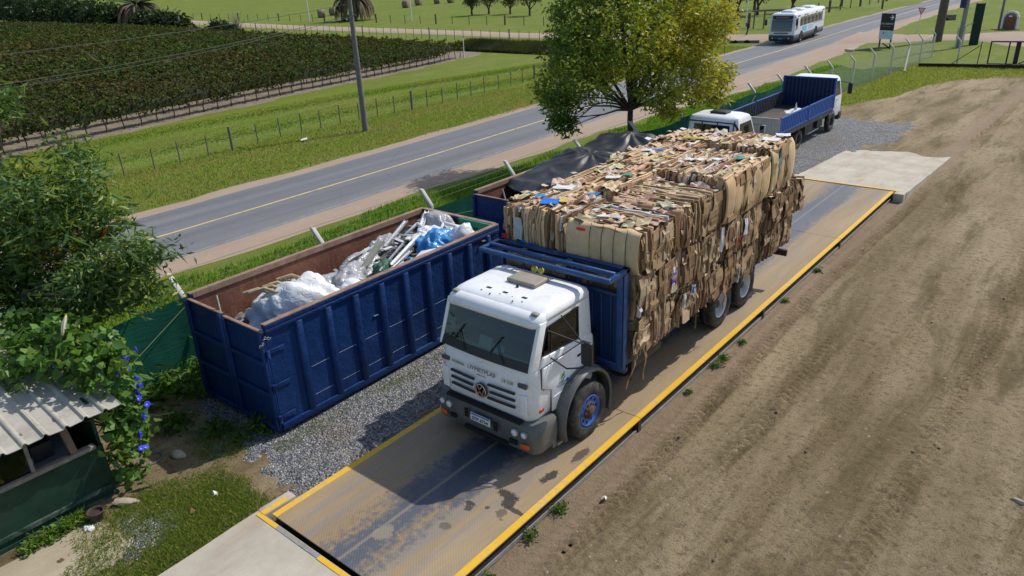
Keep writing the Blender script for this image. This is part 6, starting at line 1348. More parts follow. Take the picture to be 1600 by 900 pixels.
# person
def person(loc, rz):
    th = thing('person', 'person in dark red top and black trousers walking on the dirt road', 'person', loc, rz)
    J = {'pel': (0, 0, .93, .13), 'bel': (0, 0, 1.08, .125), 'che': (0, .0, 1.28, .15), 'nk': (0, 0, 1.46, .06), 'hd': (0, -.01, 1.56, .085), 'tp': (0, 0, 1.68, .085),
         'lh': (.09, 0, .88, .095), 'lk': (.10, -.14, .50, .065), 'la': (.10, .02, .10, .045), 'lt': (.10, -.13, .035, .04), 'rh': (-.09, 0, .88, .095), 'rk': (-.10, .06, .50, .065), 'ra': (-.10, .30, .14, .045), 'rt': (-.10, .22, .03, .04),
         'ls': (.18, 0, 1.40, .06), 'le': (.23, .08, 1.13, .045), 'lw': (.22, -.06, .92, .035), 'lf': (.21, -.10, .84, .03), 'rs': (-.18, 0, 1.40, .06), 're': (-.23, .0, 1.12, .045), 'rw': (-.22, -.16, .95, .035), 'rf': (-.21, -.2, .88, .03)}
    E = ['pel bel', 'bel che', 'che nk', 'nk hd', 'hd tp', 'pel lh', 'lh lk', 'lk la', 'la lt', 'pel rh', 'rh rk', 'rk ra', 'ra rt', 'che ls', 'ls le', 'le lw', 'lw lf', 'che rs', 'rs re', 're rw', 'rw rf']
    ks = list(J); me = bpy.data.meshes.new('body'); me.from_pydata([J[k][:3] for k in ks], [tuple(ks.index(a) for a in e.split()) for e in E], [])
    o = link('body', me, th); o.modifiers.new('k', 'SKIN'); o.modifiers.new('u', 'SUBSURF').levels = 1
    for i, k in enumerate(ks): me.skin_vertices[0].data[i].radius = (J[k][3],)*2
    me.skin_vertices[0].data[0].use_root = True
    M = Mat('clothed_body', .85); t = M.t; sp = t.nodes.new('ShaderNodeSeparateXYZ'); t.links.new(M.obj, sp.inputs[0])
    c = ramp(t, mth(t, 'DIVIDE', sp.outputs[2], 2.0), [(0, (.12, .05, .05)), (.045, (.012, .012, .014)), (.49, (.012, .012, .014)), (.495, (.075, .022, .022)), (.735, (.075, .022, .022)), (.74, (.32, .19, .13)), (1, (.32, .19, .13))], 'CONSTANT'); M.col(c); me.materials.append(M.m)
    m = MB(); m.lathe([(.01, 1.50), (.085, 1.54), (.105, 1.62), (.09, 1.70), (.04, 1.745), (.005, 1.75)], (0, .025, 0), 'z', 14); obj('hair', m, simple('black_hair', (.012, .01, .009), .7), th)
    m = MB(); m.box((0, .20, 1.24), (.30, .16, .42)); obj('backpack', m, simple('grey_pack', (.09, .10, .13), .8), th, .06, 3)
    m = MB(); m.lathe([(.005, 0), (.014, .01), (.016, .03), (.008, .05)], (0, -.098, 1.56), 'z', 8); obj('nose', m, simple('skin', (.32, .19, .13), .6), th)
person((-31.2, 87.9, Z(88)+.035), RAD(150))
# ------------------------------------------------------------------ vegetation
def mat_leaf(name, rough=.5, trans=.3, spec=.35):
    M = Mat(name, rough, 0, spec); t = M.t; a = M.attr(); M.col(a)
    tr = t.nodes.new('ShaderNodeBsdfTranslucent'); t.links.new(mixc(t, 1.0, a, (1.25, 1.2, .6), 'MULTIPLY'), tr.inputs[0]); mx = t.nodes.new('ShaderNodeMixShader'); mx.inputs[0].default_value = trans
    t.links.new(M.b.outputs[0], mx.inputs[1]); t.links.new(tr.outputs[0], mx.inputs[2]); t.links.new(mx.outputs[0], t.nodes['Material Output'].inputs[0]); return M.m
DULL = mat_leaf('matt_leaf', .9, .25, .05); LEAF = mat_leaf('leaf', .42, .42); BLADE = mat_leaf('grass_blade', .7, .35, .2)
BARK = simple('dark_bark', (.075, .06, .05), .95, var=.35, scale=6, bst=.6, bsc=18, bd=.03); STEM = simple('green_stem', (.09, .12, .04), .8)
def rand_unit(g, n):
    v = g.normal(size=(n, 3)); return v/np.linalg.norm(v, axis=1, keepdims=True)
def clusters(blobs, n, g, shell=.55):
    B = np.array(blobs, float); w_ = B[:, 3]**2; k = g.choice(len(B), n, p=w_/w_.sum()); u = rand_unit(g, n); r = (shell+(1-shell)*g.random(n))**.8
    return B[k, :3]+u*(r*B[k, 3])[:, None]*np.array([1, 1, .85])
def leaf_mesh(name, C, per, spread, L, W, pal, wts, g, droop=.5, mt=None, curl=.25, colf=None):
    """kite shaped leaves scattered about the cluster centres C"""
    n = len(C)*per; base = np.repeat(C, per, 0)+g.normal(size=(n, 3))*spread*np.array([1, 1, .75])
    d = rand_unit(g, n); d[:, 2] = d[:, 2]*.6-droop; d /= np.linalg.norm(d, axis=1, keepdims=True)
    s = np.cross(d, rand_unit(g, n)); s /= np.linalg.norm(s, axis=1, keepdims=True); nn = np.cross(s, d)
    l = L*np.exp(g.normal(size=n)*.33)[:, None]; w_ = W*(.7+.6*g.random(n))[:, None]
    mid = base+d*l*.45; V = np.stack([base, mid+s*w_/2+nn*w_*curl, base+d*l, mid-s*w_/2+nn*w_*curl], 1).reshape(-1, 3)
    F = np.arange(n*4).reshape(n, 4); F2 = np.concatenate([F[:, [0, 1, 2]], F[:, [0, 2, 3]]]).reshape(-1, 3)
    P = np.array(pal); ck = g.choice(len(P), len(C), p=np.array(wts)/sum(wts)); t_ = P[np.repeat(ck, per)]
    if colf is not None: t_ = colf(base, t_, g)
    t_ = t_*(.75+.5*g.random((n, 1))); t_ = np.concatenate([t_, t_])
    return mesh_np(name, V, F2, mt or LEAF, tint=t_)
def limbs(mb, base, forks, r0, blobs, g, twigs=0, C=None):
    """trunk and limbs reaching into the blobs"""
    base = Vector(base); f = Vector(forks)
    pts = [base.lerp(f, k/5)+Vector((g.normal()*.03, g.normal()*.03, 0))*(0 < k < 5) for k in range(6)]; pts[0] = base-Vector((0, 0, .2)); mb.path(pts, [r0*1.35, r0*1.1, r0*1.0, r0*.95, r0*.92, r0*.9], 12)
    for b in blobs:
        e = Vector(b[:3]); L = (e-f).length; mid = f.lerp(e, .45)+Vector((g.normal(), g.normal(), abs(g.normal())))*.09*L
        pp = [f, f.lerp(mid, .5)+Vector((0, 0, .03*L)), mid, mid.lerp(e, .6)+Vector((g.normal(), g.normal(), g.normal()))*.05*L, e]
        r = r0*(.30+.32*min(1, b[3]/1.6)); mb.path(pp, [r, r*.8, r*.6, r*.4, r*.18], 7)
        for k in range(twigs):
            q = e+Vector(rand_unit(g, 1)[0])*b[3]*.85; s_ = mid.lerp(e, g.random()); mb.path([s_, s_.lerp(q, .5)+Vector((g.normal(), g.normal(), g.normal()))*.06*b[3], q], [r*.3, r*.2, r*.08], 5)
def tree(name, label, base, fork, r0, blobs, ncl, per, spread, L, W, pal, wts, seed, cat='tree', group=None, twigs=3, droop=.45, shell=.55, colf=None, curl=.25):
    g = np.random.default_rng(seed); th = thing(name, label, cat, base, 0, group); bl = [(b[0]-base[0], b[1]-base[1], b[2]-base[2], b[3]) for b in blobs]
    m = MB(); limbs(m, (0, 0, 0), tuple(np.array(fork)-np.array(base)), r0, bl, g, twigs); obj('trunk', m, BARK, th)
    me = leaf_mesh('crown', clusters(bl, ncl, g, shell), per, spread, L, W, pal, wts, g, droop, colf=colf, curl=curl); link('crown', me, th); return th
BIG = [(-7.87, 20.85, 5.25, 1.9), (-9.76, 19.99, 4.82, 1.38), (-11.57, 21.1, 3.23, 0.99), (-10.47, 20.09, 2.23, 0.52), (-8.55, 19.5, 3.92, 0.99), (-7.25, 23.48, 5.03, 1.56), (-6.41, 23.65, 3.57, 1.12), (-6.77, 21.2, 3.49, 1.04), (-6.26, 25.38, 3.49, 0.65), (-5.68, 23.19, 5.78, 1.04), (-10.21, 21.33, 6.12, 1.51), (-8.38, 23.87, 6.44, 1.82), (-9.16, 23.6, 8.11, 1.99), (-11.04, 22.8, 7.72, 1.43), (-8.11, 26.01, 7.31, 1.56), (-7.23, 25.21, 2.5, 0.52), (-6.72, 21.87, 2.71, 0.61), (-10.87, 24.41, 9.37, 1.47), (-9.37, 25.94, 9.37, 1.38), (-10.9, 20.6, 2.75, .75), (-10.35, 20.0, 1.95, .5), (-10.5, 20.1, 2.3, .55), (-6.3, 24.9, 3.0, .8)]
def autumn(x0, k, yel):
    def f(P, t, g):
        s = np.clip((P[:, 0]*.8+P[:, 1]*.1+P[:, 2]*.10-x0)*k+1.5*(fbm(P[:, 0]*.9+P[:, 2], P[:, 1]*.9-P[:, 2], 5, 3)-.5)+g.normal(size=len(P))*.2, 0, .8)[:, None]
        return t*(1-s)+np.array(yel)*s
    return f
tree('roadside_tree', 'large broad leaved tree turning yellow on one side, between the green fence and the road', (-8.62, 22.3, 0), (-8.66, 22.3, 2.3), .125, BIG, 2700, 13, .16, .19, .090,
     [(.135, .215, .03), (.09, .165, .026), (.21, .28, .036), (.28, .31, .04)], [3, 3, 2, 1.3], 11, colf=autumn(.3, .24, (.42, .37, .035)), shell=.42, twigs=4)
LEFT = [(-7.25, -.19, 4.28, .75), (-7.03, .56, 4.59, .46), (-8.1, .26, 3.11, .95), (-8.25, -.53, 2.94, .95), (-5.87, .55, 3.49, .42), (-5.6, 1.0, 3.45, .24), (-7.04, .79, 3.92, .45), (-5.63, .56, 2.86, .32), (-6.99, .51, 2.4, .45), (-6.49, -.38, 2.69, .6), (-8.3, -.19, 4.47, .65), (-7.74, .89, 4.96, .27), (-7.9, .69, 5.2, .16), (-9.54, -.74, 3.78, 1.1), (-10.3, -.6, 4.6, .7), (-8.41, -1.41, 2.96, .9), (-7.91, -.54, 2.3, .5), (-6.81, .96, 2.89, .4), (-6.48, .24, 2.96, .5), (-6.2, .0, 3.2, .4)]
def leftcol(P, t, g):
    s = (vnoise(P[:, 0]*2.2+P[:, 2]*1.5, P[:, 1]*2+P[:, 2]*2.1, 77) > .78)[:, None]*(g.random((len(P), 1)) < .55); y = np.where(g.random((len(P), 1)) < .25, np.array([[.22, .07, .025]]), np.array([[.36, .33, .03]])); return np.where(s, y, t)
tree('ash_tree', 'dark leafy tree with long pointed leaves behind the green shed in the near corner', (-8.3, -.7, 0), (-8.2, -.6, 1.5), .14, LEFT, 1000, 18, .15, .175, .052,
     [(.065, .13, .038), (.10, .185, .05), (.15, .235, .055), (.22, .30, .055)], [3, 3, 2, 1.5], 12, droop=.25, twigs=5, shell=.35, colf=leftcol)
g = np.random.default_rng(19); ASH = [o for o in COL.objects if o.name.startswith('ash_tree')][0]; BL = (-9.9+8.3, .3+.7, 5.5)
link('branch_leaves', leaf_mesh('branch_leaves', clusters([(.65, .15, .6, .26), (.5, .1, .3, .25), (.2, 0, .6, .3), (.1, -.2, .1, .3)], 34, g, .2), 16, .12, .17, .05, [(.09, .17, .04), (.12, .2, .05)], [1, 1], g, .2), ASH, BL)
m = MB(); m.path([(1.68, -.95, -3.6), (1.2, -.7, -2.2), (.5, -.3, -1.0), (.3, 0, 0), (.45, .1, .4), (.7, .2, .7)], [.05, .042, .03, .02, .014, .006], 6); obj('branch', m, BARK, ASH, loc=BL)
# vineyard rows
def vrow(x_off, y): return -37.4-x_off-.17*(y-9)-.0025*np.clip(y-20, 0, 99)**2
g = np.random.default_rng(31); VP = [(.075, .125, .028), (.045, .072, .018), (.085, .085, .026), (.095, .10, .028), (.075, .045, .02)]; VW = [4, 4, 2, 1.5, 1.2]
row_start = lambda X: float(np.interp(-X, [37, 51, 69, 104, 129, 173, 258], [2, 6, 11, 20, 27, 39, 61]))
VTR = simple('vine_trunk', (.065, .05, .04), .95, var=.3)
for k in range(62):
    xo = 2.45*k; y0_ = row_start(-37.4-xo); y1_ = 54.5+min(9, xo*.11)
    if y1_-y0_ < 4: break
    L_ = y1_-y0_; far = min(1, k/14); dens = 95*(1-far)**1.5+26; n = int(L_*dens)
    yy_ = y0_+g.random(n)*L_; side = g.normal(size=n)*.24; zz = .72+g.random(n)**.8*.95+.18*(vnoise(yy_*1.1, yy_*0+k*3.7, 8)-.5)
    xx = vrow(xo, yy_)+side*(1.1-.4*(zz-.7)); x00, y00 = float(vrow(xo, (y0_+y1_)/2)), (y0_+y1_)/2
    C = np.stack([xx-x00, yy_-y00, zz+zg(yy_)], -1); C = C[vnoise(yy_*.9, yy_*0+k*5.1, 18)+.75*g.random(n) > .42]; sz = .17+.22*far
    th = thing('vine_row', 'nearest row of grapevines, bare trunks showing along the grass' if k == 0 else 'row of dark green and russet grapevines in the vineyard' , 'vine row', (x00, y00, 0), 0, 'rows of the vineyard')
    me = leaf_mesh('foliage', C, 2, .07, sz, sz*.8, VP, VW, g, .3, mt=DULL, colf=lambda P, t, g: t*(1-(q_ := np.clip(2.2*(fbm((P[:, 0]+x00)*.07, (P[:, 1]+y00)*.09, 91, 3)-.52)+.2*g.normal(size=len(P)), 0, .45)[:, None]))+np.array([[.12, .075, .032]])*q_); link('foliage', me, th)
    m = MB(); ysn = np.arange(y0_, y1_, 2.5)
    P = [(float(vrow(xo, y))-x00, y-y00, Z(y)) for y in ysn]
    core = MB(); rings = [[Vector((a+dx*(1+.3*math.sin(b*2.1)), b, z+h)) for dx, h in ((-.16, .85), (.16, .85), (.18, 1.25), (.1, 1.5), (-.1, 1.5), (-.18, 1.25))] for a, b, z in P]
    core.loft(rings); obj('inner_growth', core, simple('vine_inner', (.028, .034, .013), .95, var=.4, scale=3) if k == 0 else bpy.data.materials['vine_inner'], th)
    if k < 2:
        ty = np.arange(y0_+.3, y1_, 1.12 if k == 0 else 1.3)
        for q, y in enumerate(ty[:98]):
            x = float(vrow(xo, y))-x00; tm = MB(); j = g.normal(size=4)*.05
            tm.path([(0, 0, -.05), (j[0], j[1], .4), (j[2], j[3], .85), (j[2]*2, j[3]*2, 1.1)], [.045, .035, .03, .02], 5); obj('trunk', tm, VTR, th, loc=(x, y-y00, Z(y)))
m = MB(); y_ = 54.4; m.path([(0, 0, -.1), (0, 0, 1.9)], .07, 8); o = obj('end_post', m, CREAM); o.location = (float(vrow(0, y_))+.3, y_, Z(y_)); tag(o, 'pale end post at the corner of the nearest vine row', 'post')
# hedge, palms, bushes and small trees beyond
HP = [(.022, .045, .014), (.03, .055, .016), (.04, .065, .02)]
for k, (x, y, r, h) in enumerate([(-296, 92, 10, 9), (-275, 88, 9, 9), (-254, 84, 9, 8.5), (-235, 81, 8, 8), (-218, 79, 8, 7.5), (-203, 77, 7, 7), (-189, 75, 7, 6.4), (-176, 73.5, 6.5, 5.6), (-165, 72, 5, 4.6), (-150, 71, 4.2, 3.6), (-142, 70.5, 4.2, 3.6), (-136, 70.2, 3.4, 2.9)]):
    b = [(x+dx*r*.5, y+dy*r*.25, Z(y)+h*hz, r*.5) for dx, dy, hz in ((-.6, 0, .3), (.6, .2, .3), (0, -.3, .42), (.1, .3, .55), (-.3, 0, .6), (.5, -.4, .22), (-.5, -.5, .22))]
    tree('hedge_tree', 'dense dark green tree in the row along the far side of the vineyard' if k < 9 else 'dark rounded bush under the browning palm at the end of the vineyard hedge', (x, y, Z(y)), (x, y, Z(y)+h*.3), .2, b, 520, 4, .5, .75, .5, HP, [2, 2, 1], 100+k, group='trees of the vineyard hedge', twigs=0, shell=.6)
b = [(-120.5+dx, 70+dy, Z(70)+z, r) for dx, dy, z, r in ((-2, 0, .9, 1.4), (-.8, .2, 1.3, 1.5), (.6, 0, .9, 1.2), (3.2, 0, .8, 1.1), (2.4, .2, .7, .9))]
tree('bush', 'lone dark bush before the dirt road at the vineyard edge', (-119.5, 70, Z(70)), (-119.5, 70, Z(70)+.5), .12, b, 330, 4, .25, .45, .3, HP, [2, 2, 1], 130, 'bush', twigs=0)
th = thing('dry_bush', 'bare grey twiggy shrub behind the lone dark bush', 'shrub', (-117.2, 71, Z(71))); m = MB(); g = np.random.default_rng(5)
for k in range(60):
    a = g.random()*6.28; s_ = .3+g.random()*1.6; hh = 1.5+g.random()*2.2; m.path([(g.normal()*.4, g.normal()*.3, 0), (math.cos(a)*s_*.5, math.sin(a)*s_*.5, hh*.6), (math.cos(a)*s_, math.sin(a)*s_, hh)], [.04, .025, .01], 4)
obj('twig', m, simple('grey_twig', (.20, .19, .16), .95), th)
def palm(label, x, y, hgt_, R_, seed):
    g = np.random.default_rng(seed); th = thing('palm_tree', label, 'palm', (x, y, Z(y))); m = MB(); m.path([(0, 0, -.2), (.05, 0, hgt_*.5), (0, 0, hgt_)], [.5, .42, .5], 12); obj('trunk', m, BARK, th)
    V = []; F = []; T = []
    for k in range(150):
        a = g.random()*6.28; up = g.random(); drop = 1.0 if up < .72 else .1; L = R_*(.8+.35*g.random()); pr_ = None; col_ = np.array([.20, .15, .10])*(.6+.6*g.random()) if drop > .5 else np.array([.07, .10, .035])*(.7+.6*g.random())
        d = np.array([math.cos(a), math.sin(a)]); sd = np.array([-d[1], d[0]]); n = 7; el = 1.1*(1-drop*.85*g.random()); pts = []
        for i in range(n):
            t_ = i/(n-1); r = L*(t_ if drop < .5 else .78*math.sin(t_*1.6)); z = hgt_+L*(.55*el*t_-(.30+.72*drop)*t_*t_); pts.append((d*r, z))
        for i in range(n-1):
            for s in (-1, 1):
                w0, w1 = .42*math.sin(math.pi*(.12+.8*i/(n-1))), .42*math.sin(math.pi*(.12+.8*(i+1)/(n-1))); o = len(V)
                (p0, z0_), (p1, z1_) = pts[i], pts[i+1]; dz = .25
                V += [(p0[0], p0[1], z0_), (p1[0], p1[1], z1_), (p1[0]+sd[0]*s*w1*.7, p1[1]+sd[1]*s*w1*.7, z1_-dz*w1*2.2), (p0[0]+sd[0]*s*w0*.7, p0[1]+sd[1]*s*w0*.7, z0_-dz*w0*2.2)]; F.append((o, o+1, o+2, o+3)); T.append(col_)
    link('crown', mesh_np('crown', V, F, BLADE, tint=T), th)
palm('shaggy palm with drooping brown fronds standing alone behind the grey utility pole', -121.6, 101, 4.2, 5.2, 3)
palm('shaggy palm with drooping pale brown fronds rising from the dark hedge', -158, 73.5, 4.6, 5.4, 4)
m = MB(); m.box((0, 0, 1.0), (2.6, 1.6, .12)); m.box((-1.1, 0, .5), (.2, 1.2, 1)); m.box((1.1, 0, .5), (.2, 1.2, 1)); o = obj('table', m, WOODG); o.location = (-122, 99.3, Z(99)); tag(o, 'low grey bench under the palm behind the utility pole', 'bench')
SP = [(.085, .095, .05), (.07, .085, .04), (.10, .10, .06)]
for k, (x, y, s_, lb) in enumerate([(-101.6, 115.3, 1.0, 'small grey green tree, nearest the hay bales in the row of four'), (-100.2, 119, 1.05, 'small grey green tree, second in the row of four beyond the dirt road'), (-94.8, 119.4, .95, 'slim grey green tree, third in the row beyond the dirt road'), (-87.4, 116.4, 1.15, 'wider grey green tree beside the crown of the large roadside tree')]):
    zz = Z(y); b = [(x+dx*s_, y+dy*s_, zz+z*s_, r*s_) for dx, dy, z, r in ((-1.0, 0, 2.7, 1.0), (1.0, .3, 2.8, 1.0), (0, -.5, 3.4, 1.1), (.3, .6, 3.9, 1.0), (-.8, .3, 3.8, .9), (1.3, -.3, 3.6, .8))]
    tree('field_tree', lb, (x, y, zz), (x, y, zz+1.0*s_), .22, b, 190, 5, .28, .4, .22, SP, [1, 1, 1], 140+k, group='small trees in the far field', twigs=3, shell=.3)
DP = [(.035, .055, .022), (.05, .065, .03), (.03, .045, .02)]
for k, (x, y, s_, lb) in enumerate([(-45, 116.5, 1.25, 'dark tree behind the walking person'), (-43.5, 121, 1.2, 'dark forked tree behind the timber frame'), (-40, 127, 1.15, 'dark tree rising just behind the front of the bus'), (-49, 133, 1.6, 'far dark tree above the middle of the bus'), (-56, 124, 1.3, 'dark tree half hidden by the yellowing crown'), (-37, 143, 1.5, 'far dark tree above the rear of the bus')]):
    zz = Z(y); b = [(x+dx*s_, y+dy*s_, zz+z*s_, r*s_) for dx, dy, z, r in ((-1.1, 0, 2.9, 1.1), (1.1, .3, 3.0, 1.1), (0, -.5, 3.8, 1.2), (.3, .6, 4.4, 1.1), (-.8, .3, 4.2, 1.0), (1.3, -.3, 4.0, .9))]
    tree('field_tree', lb, (x, y, zz), (x, y, zz+1.1*s_), .24, b, 230, 5, .28, .42, .25, DP, [1, 1, 1], 150+k, group='dark trees beyond the bus', twigs=3, shell=.35)
# grass blades and tufts (uncountable)
def blades(name, pts, h, w_, pal, wts, seed, label, lean=.35, dry=None):
    g = np.random.default_rng(seed); n = len(pts); a = g.random(n)*6.283; d = np.stack([np.cos(a), np.sin(a), np.zeros(n)], -1); H_ = h*(.5+.9*g.random(n))
    ln = rand_unit(g, n)*lean*H_[:, None]; ln[:, 2] = 0; tip = pts+ln+np.stack([0*a, 0*a, H_], -1); ww = (w_*(.6+.8*g.random(n)))[:, None]; mid = pts+ln*.35+np.stack([0*a, 0*a, H_*.55], -1)
    V = np.stack([pts-d*ww/2, pts+d*ww/2, mid+d*ww*.4, tip, mid-d*ww*.4], 1).reshape(-1, 3); F = np.arange(n*5).reshape(n, 5)
    P = np.array(pal); t_ = P[g.choice(len(P), n, p=np.array(wts)/sum(wts))]*(.75+.5*g.random((n, 1)))
    if dry is not None:
        k = np.clip(dry(pts[:, 0], pts[:, 1])+.25*g.normal(size=n), 0, 1)[:, None]; t_ = t_*(1-k)+np.array([[.38, .30, .13]])*k*(.8+.4*g.random((n, 1)))
    o = link(name, mesh_np(name, V, F, BLADE, tint=t_)); return tag(o, label, 'grass', kind='stuff')
def scatter(x0, x1, y0, y1, n, seed, maskf=None):
    g = np.random.default_rng(seed); x = x0+(x1-x0)*g.random(n); y = y0+(y1-y0)*g.random(n)
    if maskf is not None: k = maskf(x, y, g); x, y = x[k], y[k]
    return np.stack([x, y, zg(y)+h_ground(x, y)], -1)
GP = [(.17, .31, .026), (.22, .35, .035), (.13, .25, .025), (.29, .35, .06), (.36, .32, .12)]
GV = [(.14, .30, .025), (.19, .34, .035), (.10, .24, .025), (.26, .34, .06), (.36, .33, .12)]
blades('verge_grass', scatter(-13.1, -7.45, -6, 62, 90000, 1, lambda x, y, g: (x < -7.45) & (x > -12.8-.5*(fbm(y*.5, y*0, 3)-.5)*3)), .15, .03, GV, [4, 3, 4, 1, .3], 1, 'lush green grass between the concrete post fence and the road')
blades('roadside_grass', scatter(-27.5, -20.4, 2, 75, 70000, 2, lambda x, y, g: x < np.interp(y, [0, 30, 60, 80], [-20.7, -21.2, -24.4, -26])+.5*(g.random(len(y))-.5)), .10, .035, GP, [2, 3, 2, 3, 3], 2, 'short grass on the far verge of the road', dry=lambda x, y: np.maximum(1.6*np.exp(-((x+25.4+.004*(y-20)**2*.3+.5*np.sin(y*.23))/.5)**2)*fbm(x*.6, y*.4, 95), 2.6*(fbm(x*.45, y*.22, 96)-.52)))
blades('meadow_grass', scatter(-37, -27.3, 4, 75, 50000, 3), .10, .05, GP, [2, 4, 2, 2, 1], 3, 'green grass strip between the wire fence and the vineyard', dry=lambda x, y: 2.4*(fbm(x*.4, y*.15, 97)-.52))
blades('entrance_grass', scatter(-7.6, 3, 40, 66, 26000, 4, lambda x, y, g: y > yard_far(x)-1+2.5*(fbm(x*.5, y*.4, 44)-.5)), .08, .05, [(.26, .31, .055), (.34, .33, .08), (.20, .27, .04)], [2, 2, 1], 4, 'dry yellowish grass at the edge of the yard by the gate')
blades('ditch_reeds', scatter(-56, -36, 60, 64.5, 14000, 5), .85, .10, [(.06, .075, .03), (.085, .085, .045), (.045, .06, .022)], [2, 1, 2], 5, 'dark rough grass in the ditch before the dirt road')
def lawn(x, y, g):
    d = 1.25-np.hypot((x+2.95)/1.3, (y+.95)/1.25)-1.2*np.clip(.75-np.hypot(x+2.95, (y+1.35)*.9), 0, 1)+.9*(fbm(x*1.6, y*1.6, 51)-.5); e = .8-np.hypot((x+4.3)/1.0, (y-.9)/1.1)+1.0*(fbm(x*2, y*2, 52)-.5); f = .5-np.abs(x+2.3)/.5+.5*(fbm(x*2, y*2, 53)-.5)-np.abs(y+.9)*.6; k = .35-np.abs(x+3.35)*1.6+.9*(fbm(x*2.5, y*1.5, 54)-.55)
    return (g.random(len(x)) < np.clip(np.maximum(np.maximum(d*1.6, e*.8), np.maximum(f, (k*(y > 1.2)*.9))), 0, 1))
p_ = scatter(-7.2, -1.9, -3.2, 8.2, 420000, 6, lawn); p_[:, 2] = np.maximum(p_[:, 2], .03); p_ = p_[(p_[:, 0] < -1.95)]
blades('lawn_patch', p_, .065, .012, [(.20, .29, .045), (.15, .25, .035), (.27, .30, .07), (.34, .30, .11)], [3, 3, 2, 1], 6, 'patchy short grass growing through the gravel near the concrete ramp', .6)
def weed(x, y, s_, seed, label, group=None, z=0.03, name='weed', pal=((.06, .13, .02), (.085, .165, .025))):
    g = np.random.default_rng(seed); n = int(16+16*s_); C = np.stack([g.normal(size=n)*.075*s_, g.normal(size=n)*.10*s_, np.abs(g.normal(size=n))*.075*s_+.02], -1)
    o = thing(name, label, 'weed', (x, y, z), 0, group); link('leaves', leaf_mesh('leaves', C, 4, .02*s_+.01, .05*s_+.05, .025*s_+.015, pal, [1]*len(pal), g, -.35), o)
for k, (x, y, s_) in enumerate([(1.72, 1.15, .45), (1.70, 2.2, .5), (1.69, 2.95, .55), (1.72, 7.2, .35), (1.72, 8.5, .6), (1.68, 8.9, .55), (1.72, 9.8, .4), (1.70, 12.4, .4), (1.69, 14.8, .5)]):
    weed(x, y, s_, 200+k, 'small green weed growing along the foot of the weighbridge', 'weeds along the weighbridge')
for k, (x, y, s_) in enumerate([(-6.9, 1.2, 2.6), (-6.6, 1.55, 2.2), (-6.95, .75, 2.4), (-6.3, 1.5, 1.6), (-7.0, 2.0, 2.0)]):
    weed(x, y, s_, 230+k, 'broad leaved green plant at the foot of the green shade cloth', 'plants at the foot of the green cloth', pal=((.10, .20, .03), (.14, .25, .05)), name='broadleaf_plant')
weed(-4.1, 1.35, 1.6, 260, 'dark tuft beside the corner of the open container'); weed(-4.75, .9, 1.6, 261, 'dark grass tuft on the shaded gravel before the container end'); weed(-5.6, .5, 1.8, 262, 'grass tuft between the stone and the green cloth')
# ------------------------------------------------------------------ shed, creeper and small objects in the near corner
sh = thing('shed', 'small dark green shed with a corrugated pale roof and a long window', 'shed', (-4.55, -1.1, 0))
SHG = simple('dark_green_sheet_metal', (.010, .036, .024), .5, var=.3, scale=2.5, dirt=(.02, .07, .04), dirt_amt=.4, dirt_scale=2, spec=.4)
m = MB(); m.b2((-.05, -6, .05), (0, 0, 1.02)); m.b2((-2.2, -.05, .05), (-.05, 0, 1.8)); m.b2((-2.25, -6, .05), (-2.2, 0, 1.9)); wl = obj('wall', m, SHG, sh)
m = MB(); m.bar((.012, -.05, .24), (.02, -6, .20), .05, .07); m.b2((0, -6, .03), (.05, .02, .10)); obj('wall_trim', m, simple('dark_green_trim', (.012, .045, .03), .5, dirt=(.3, .3, .26), dirt_amt=.4), wl)
OLDW = simple('old_grey_timber', (.20, .18, .155), .9, var=.3, scale=9, bst=.3)
m = MB(); m.b2((-.06, -6, 1.02), (.07, -.12, 1.09)); sill = obj('window_sill', m, OLDW, sh, .01)
m = MB(); m.bar((-.01, -.42, 1.06), (-.01, -.50, 1.78), .10, .10); obj('window_post', m, simple('brown_timber', (.16, .115, .08), .9, var=.3), sh)
for y in (-1.02, -1.75, -2.6, -3.6):
    m = MB(); m.b2((-.03, y-.025, 1.09), (.03, y+.025, 1.78)); obj('mullion', m, OLDW, sh)
m = MB(); m.b2((-.012, -5.9, 1.09), (-.006, -1.05, 1.76)); obj('window_glass', m, mat_glass('dusty_glass', (.42, .42, .40), .9), sh)
m = MB(); m.b2((-2.1, -5.9, .95), (-.1, -.3, 1.0), 0); m.box((-.55, -.75, 1.16), (.45, .3, .28), 1); m.box((-.9, -.7, 1.5), (.3, .3, .35), 1); m.box((-.45, -.95, 1.07), (.2, .12, .1), 2); obj('shed_contents', m, [simple('pale_grey_bench', (.2, .22, .26), .6), BLACKPL, GREYW], sh)
def roofz(x): return 1.76+.14*(-x)
V = []; F = []; ys = np.arange(-6.2, .36, .02); xs = np.linspace(.30, -2.6, 8)
ph = ((ys-.33) % .29)/.29; hh = .045*(sstep(.0, .1, ph)-sstep(.24, .34, ph))
for x in xs:
    for y, h in zip(ys, hh): V.append((x+.012*math.sin(y*9)*(x > .25), y, roofz(x)+h))
n = len(ys); F = [(i*n+j, i*n+j+1, (i+1)*n+j+1, (i+1)*n+j) for i in range(len(xs)-1) for j in range(n-1)]
ROOF = simple('weathered_fibre_roof', (.40, .38, .33), .85, var=.14, scale=3, dirt=(.24, .19, .12), dirt_amt=.5, dirt_scale=2.5, bst=.15)
ro = link('roof', mesh_np('roof', V, F, ROOF), sh); sd = ro.modifiers.new('s', 'SOLIDIFY'); sd.thickness = .012
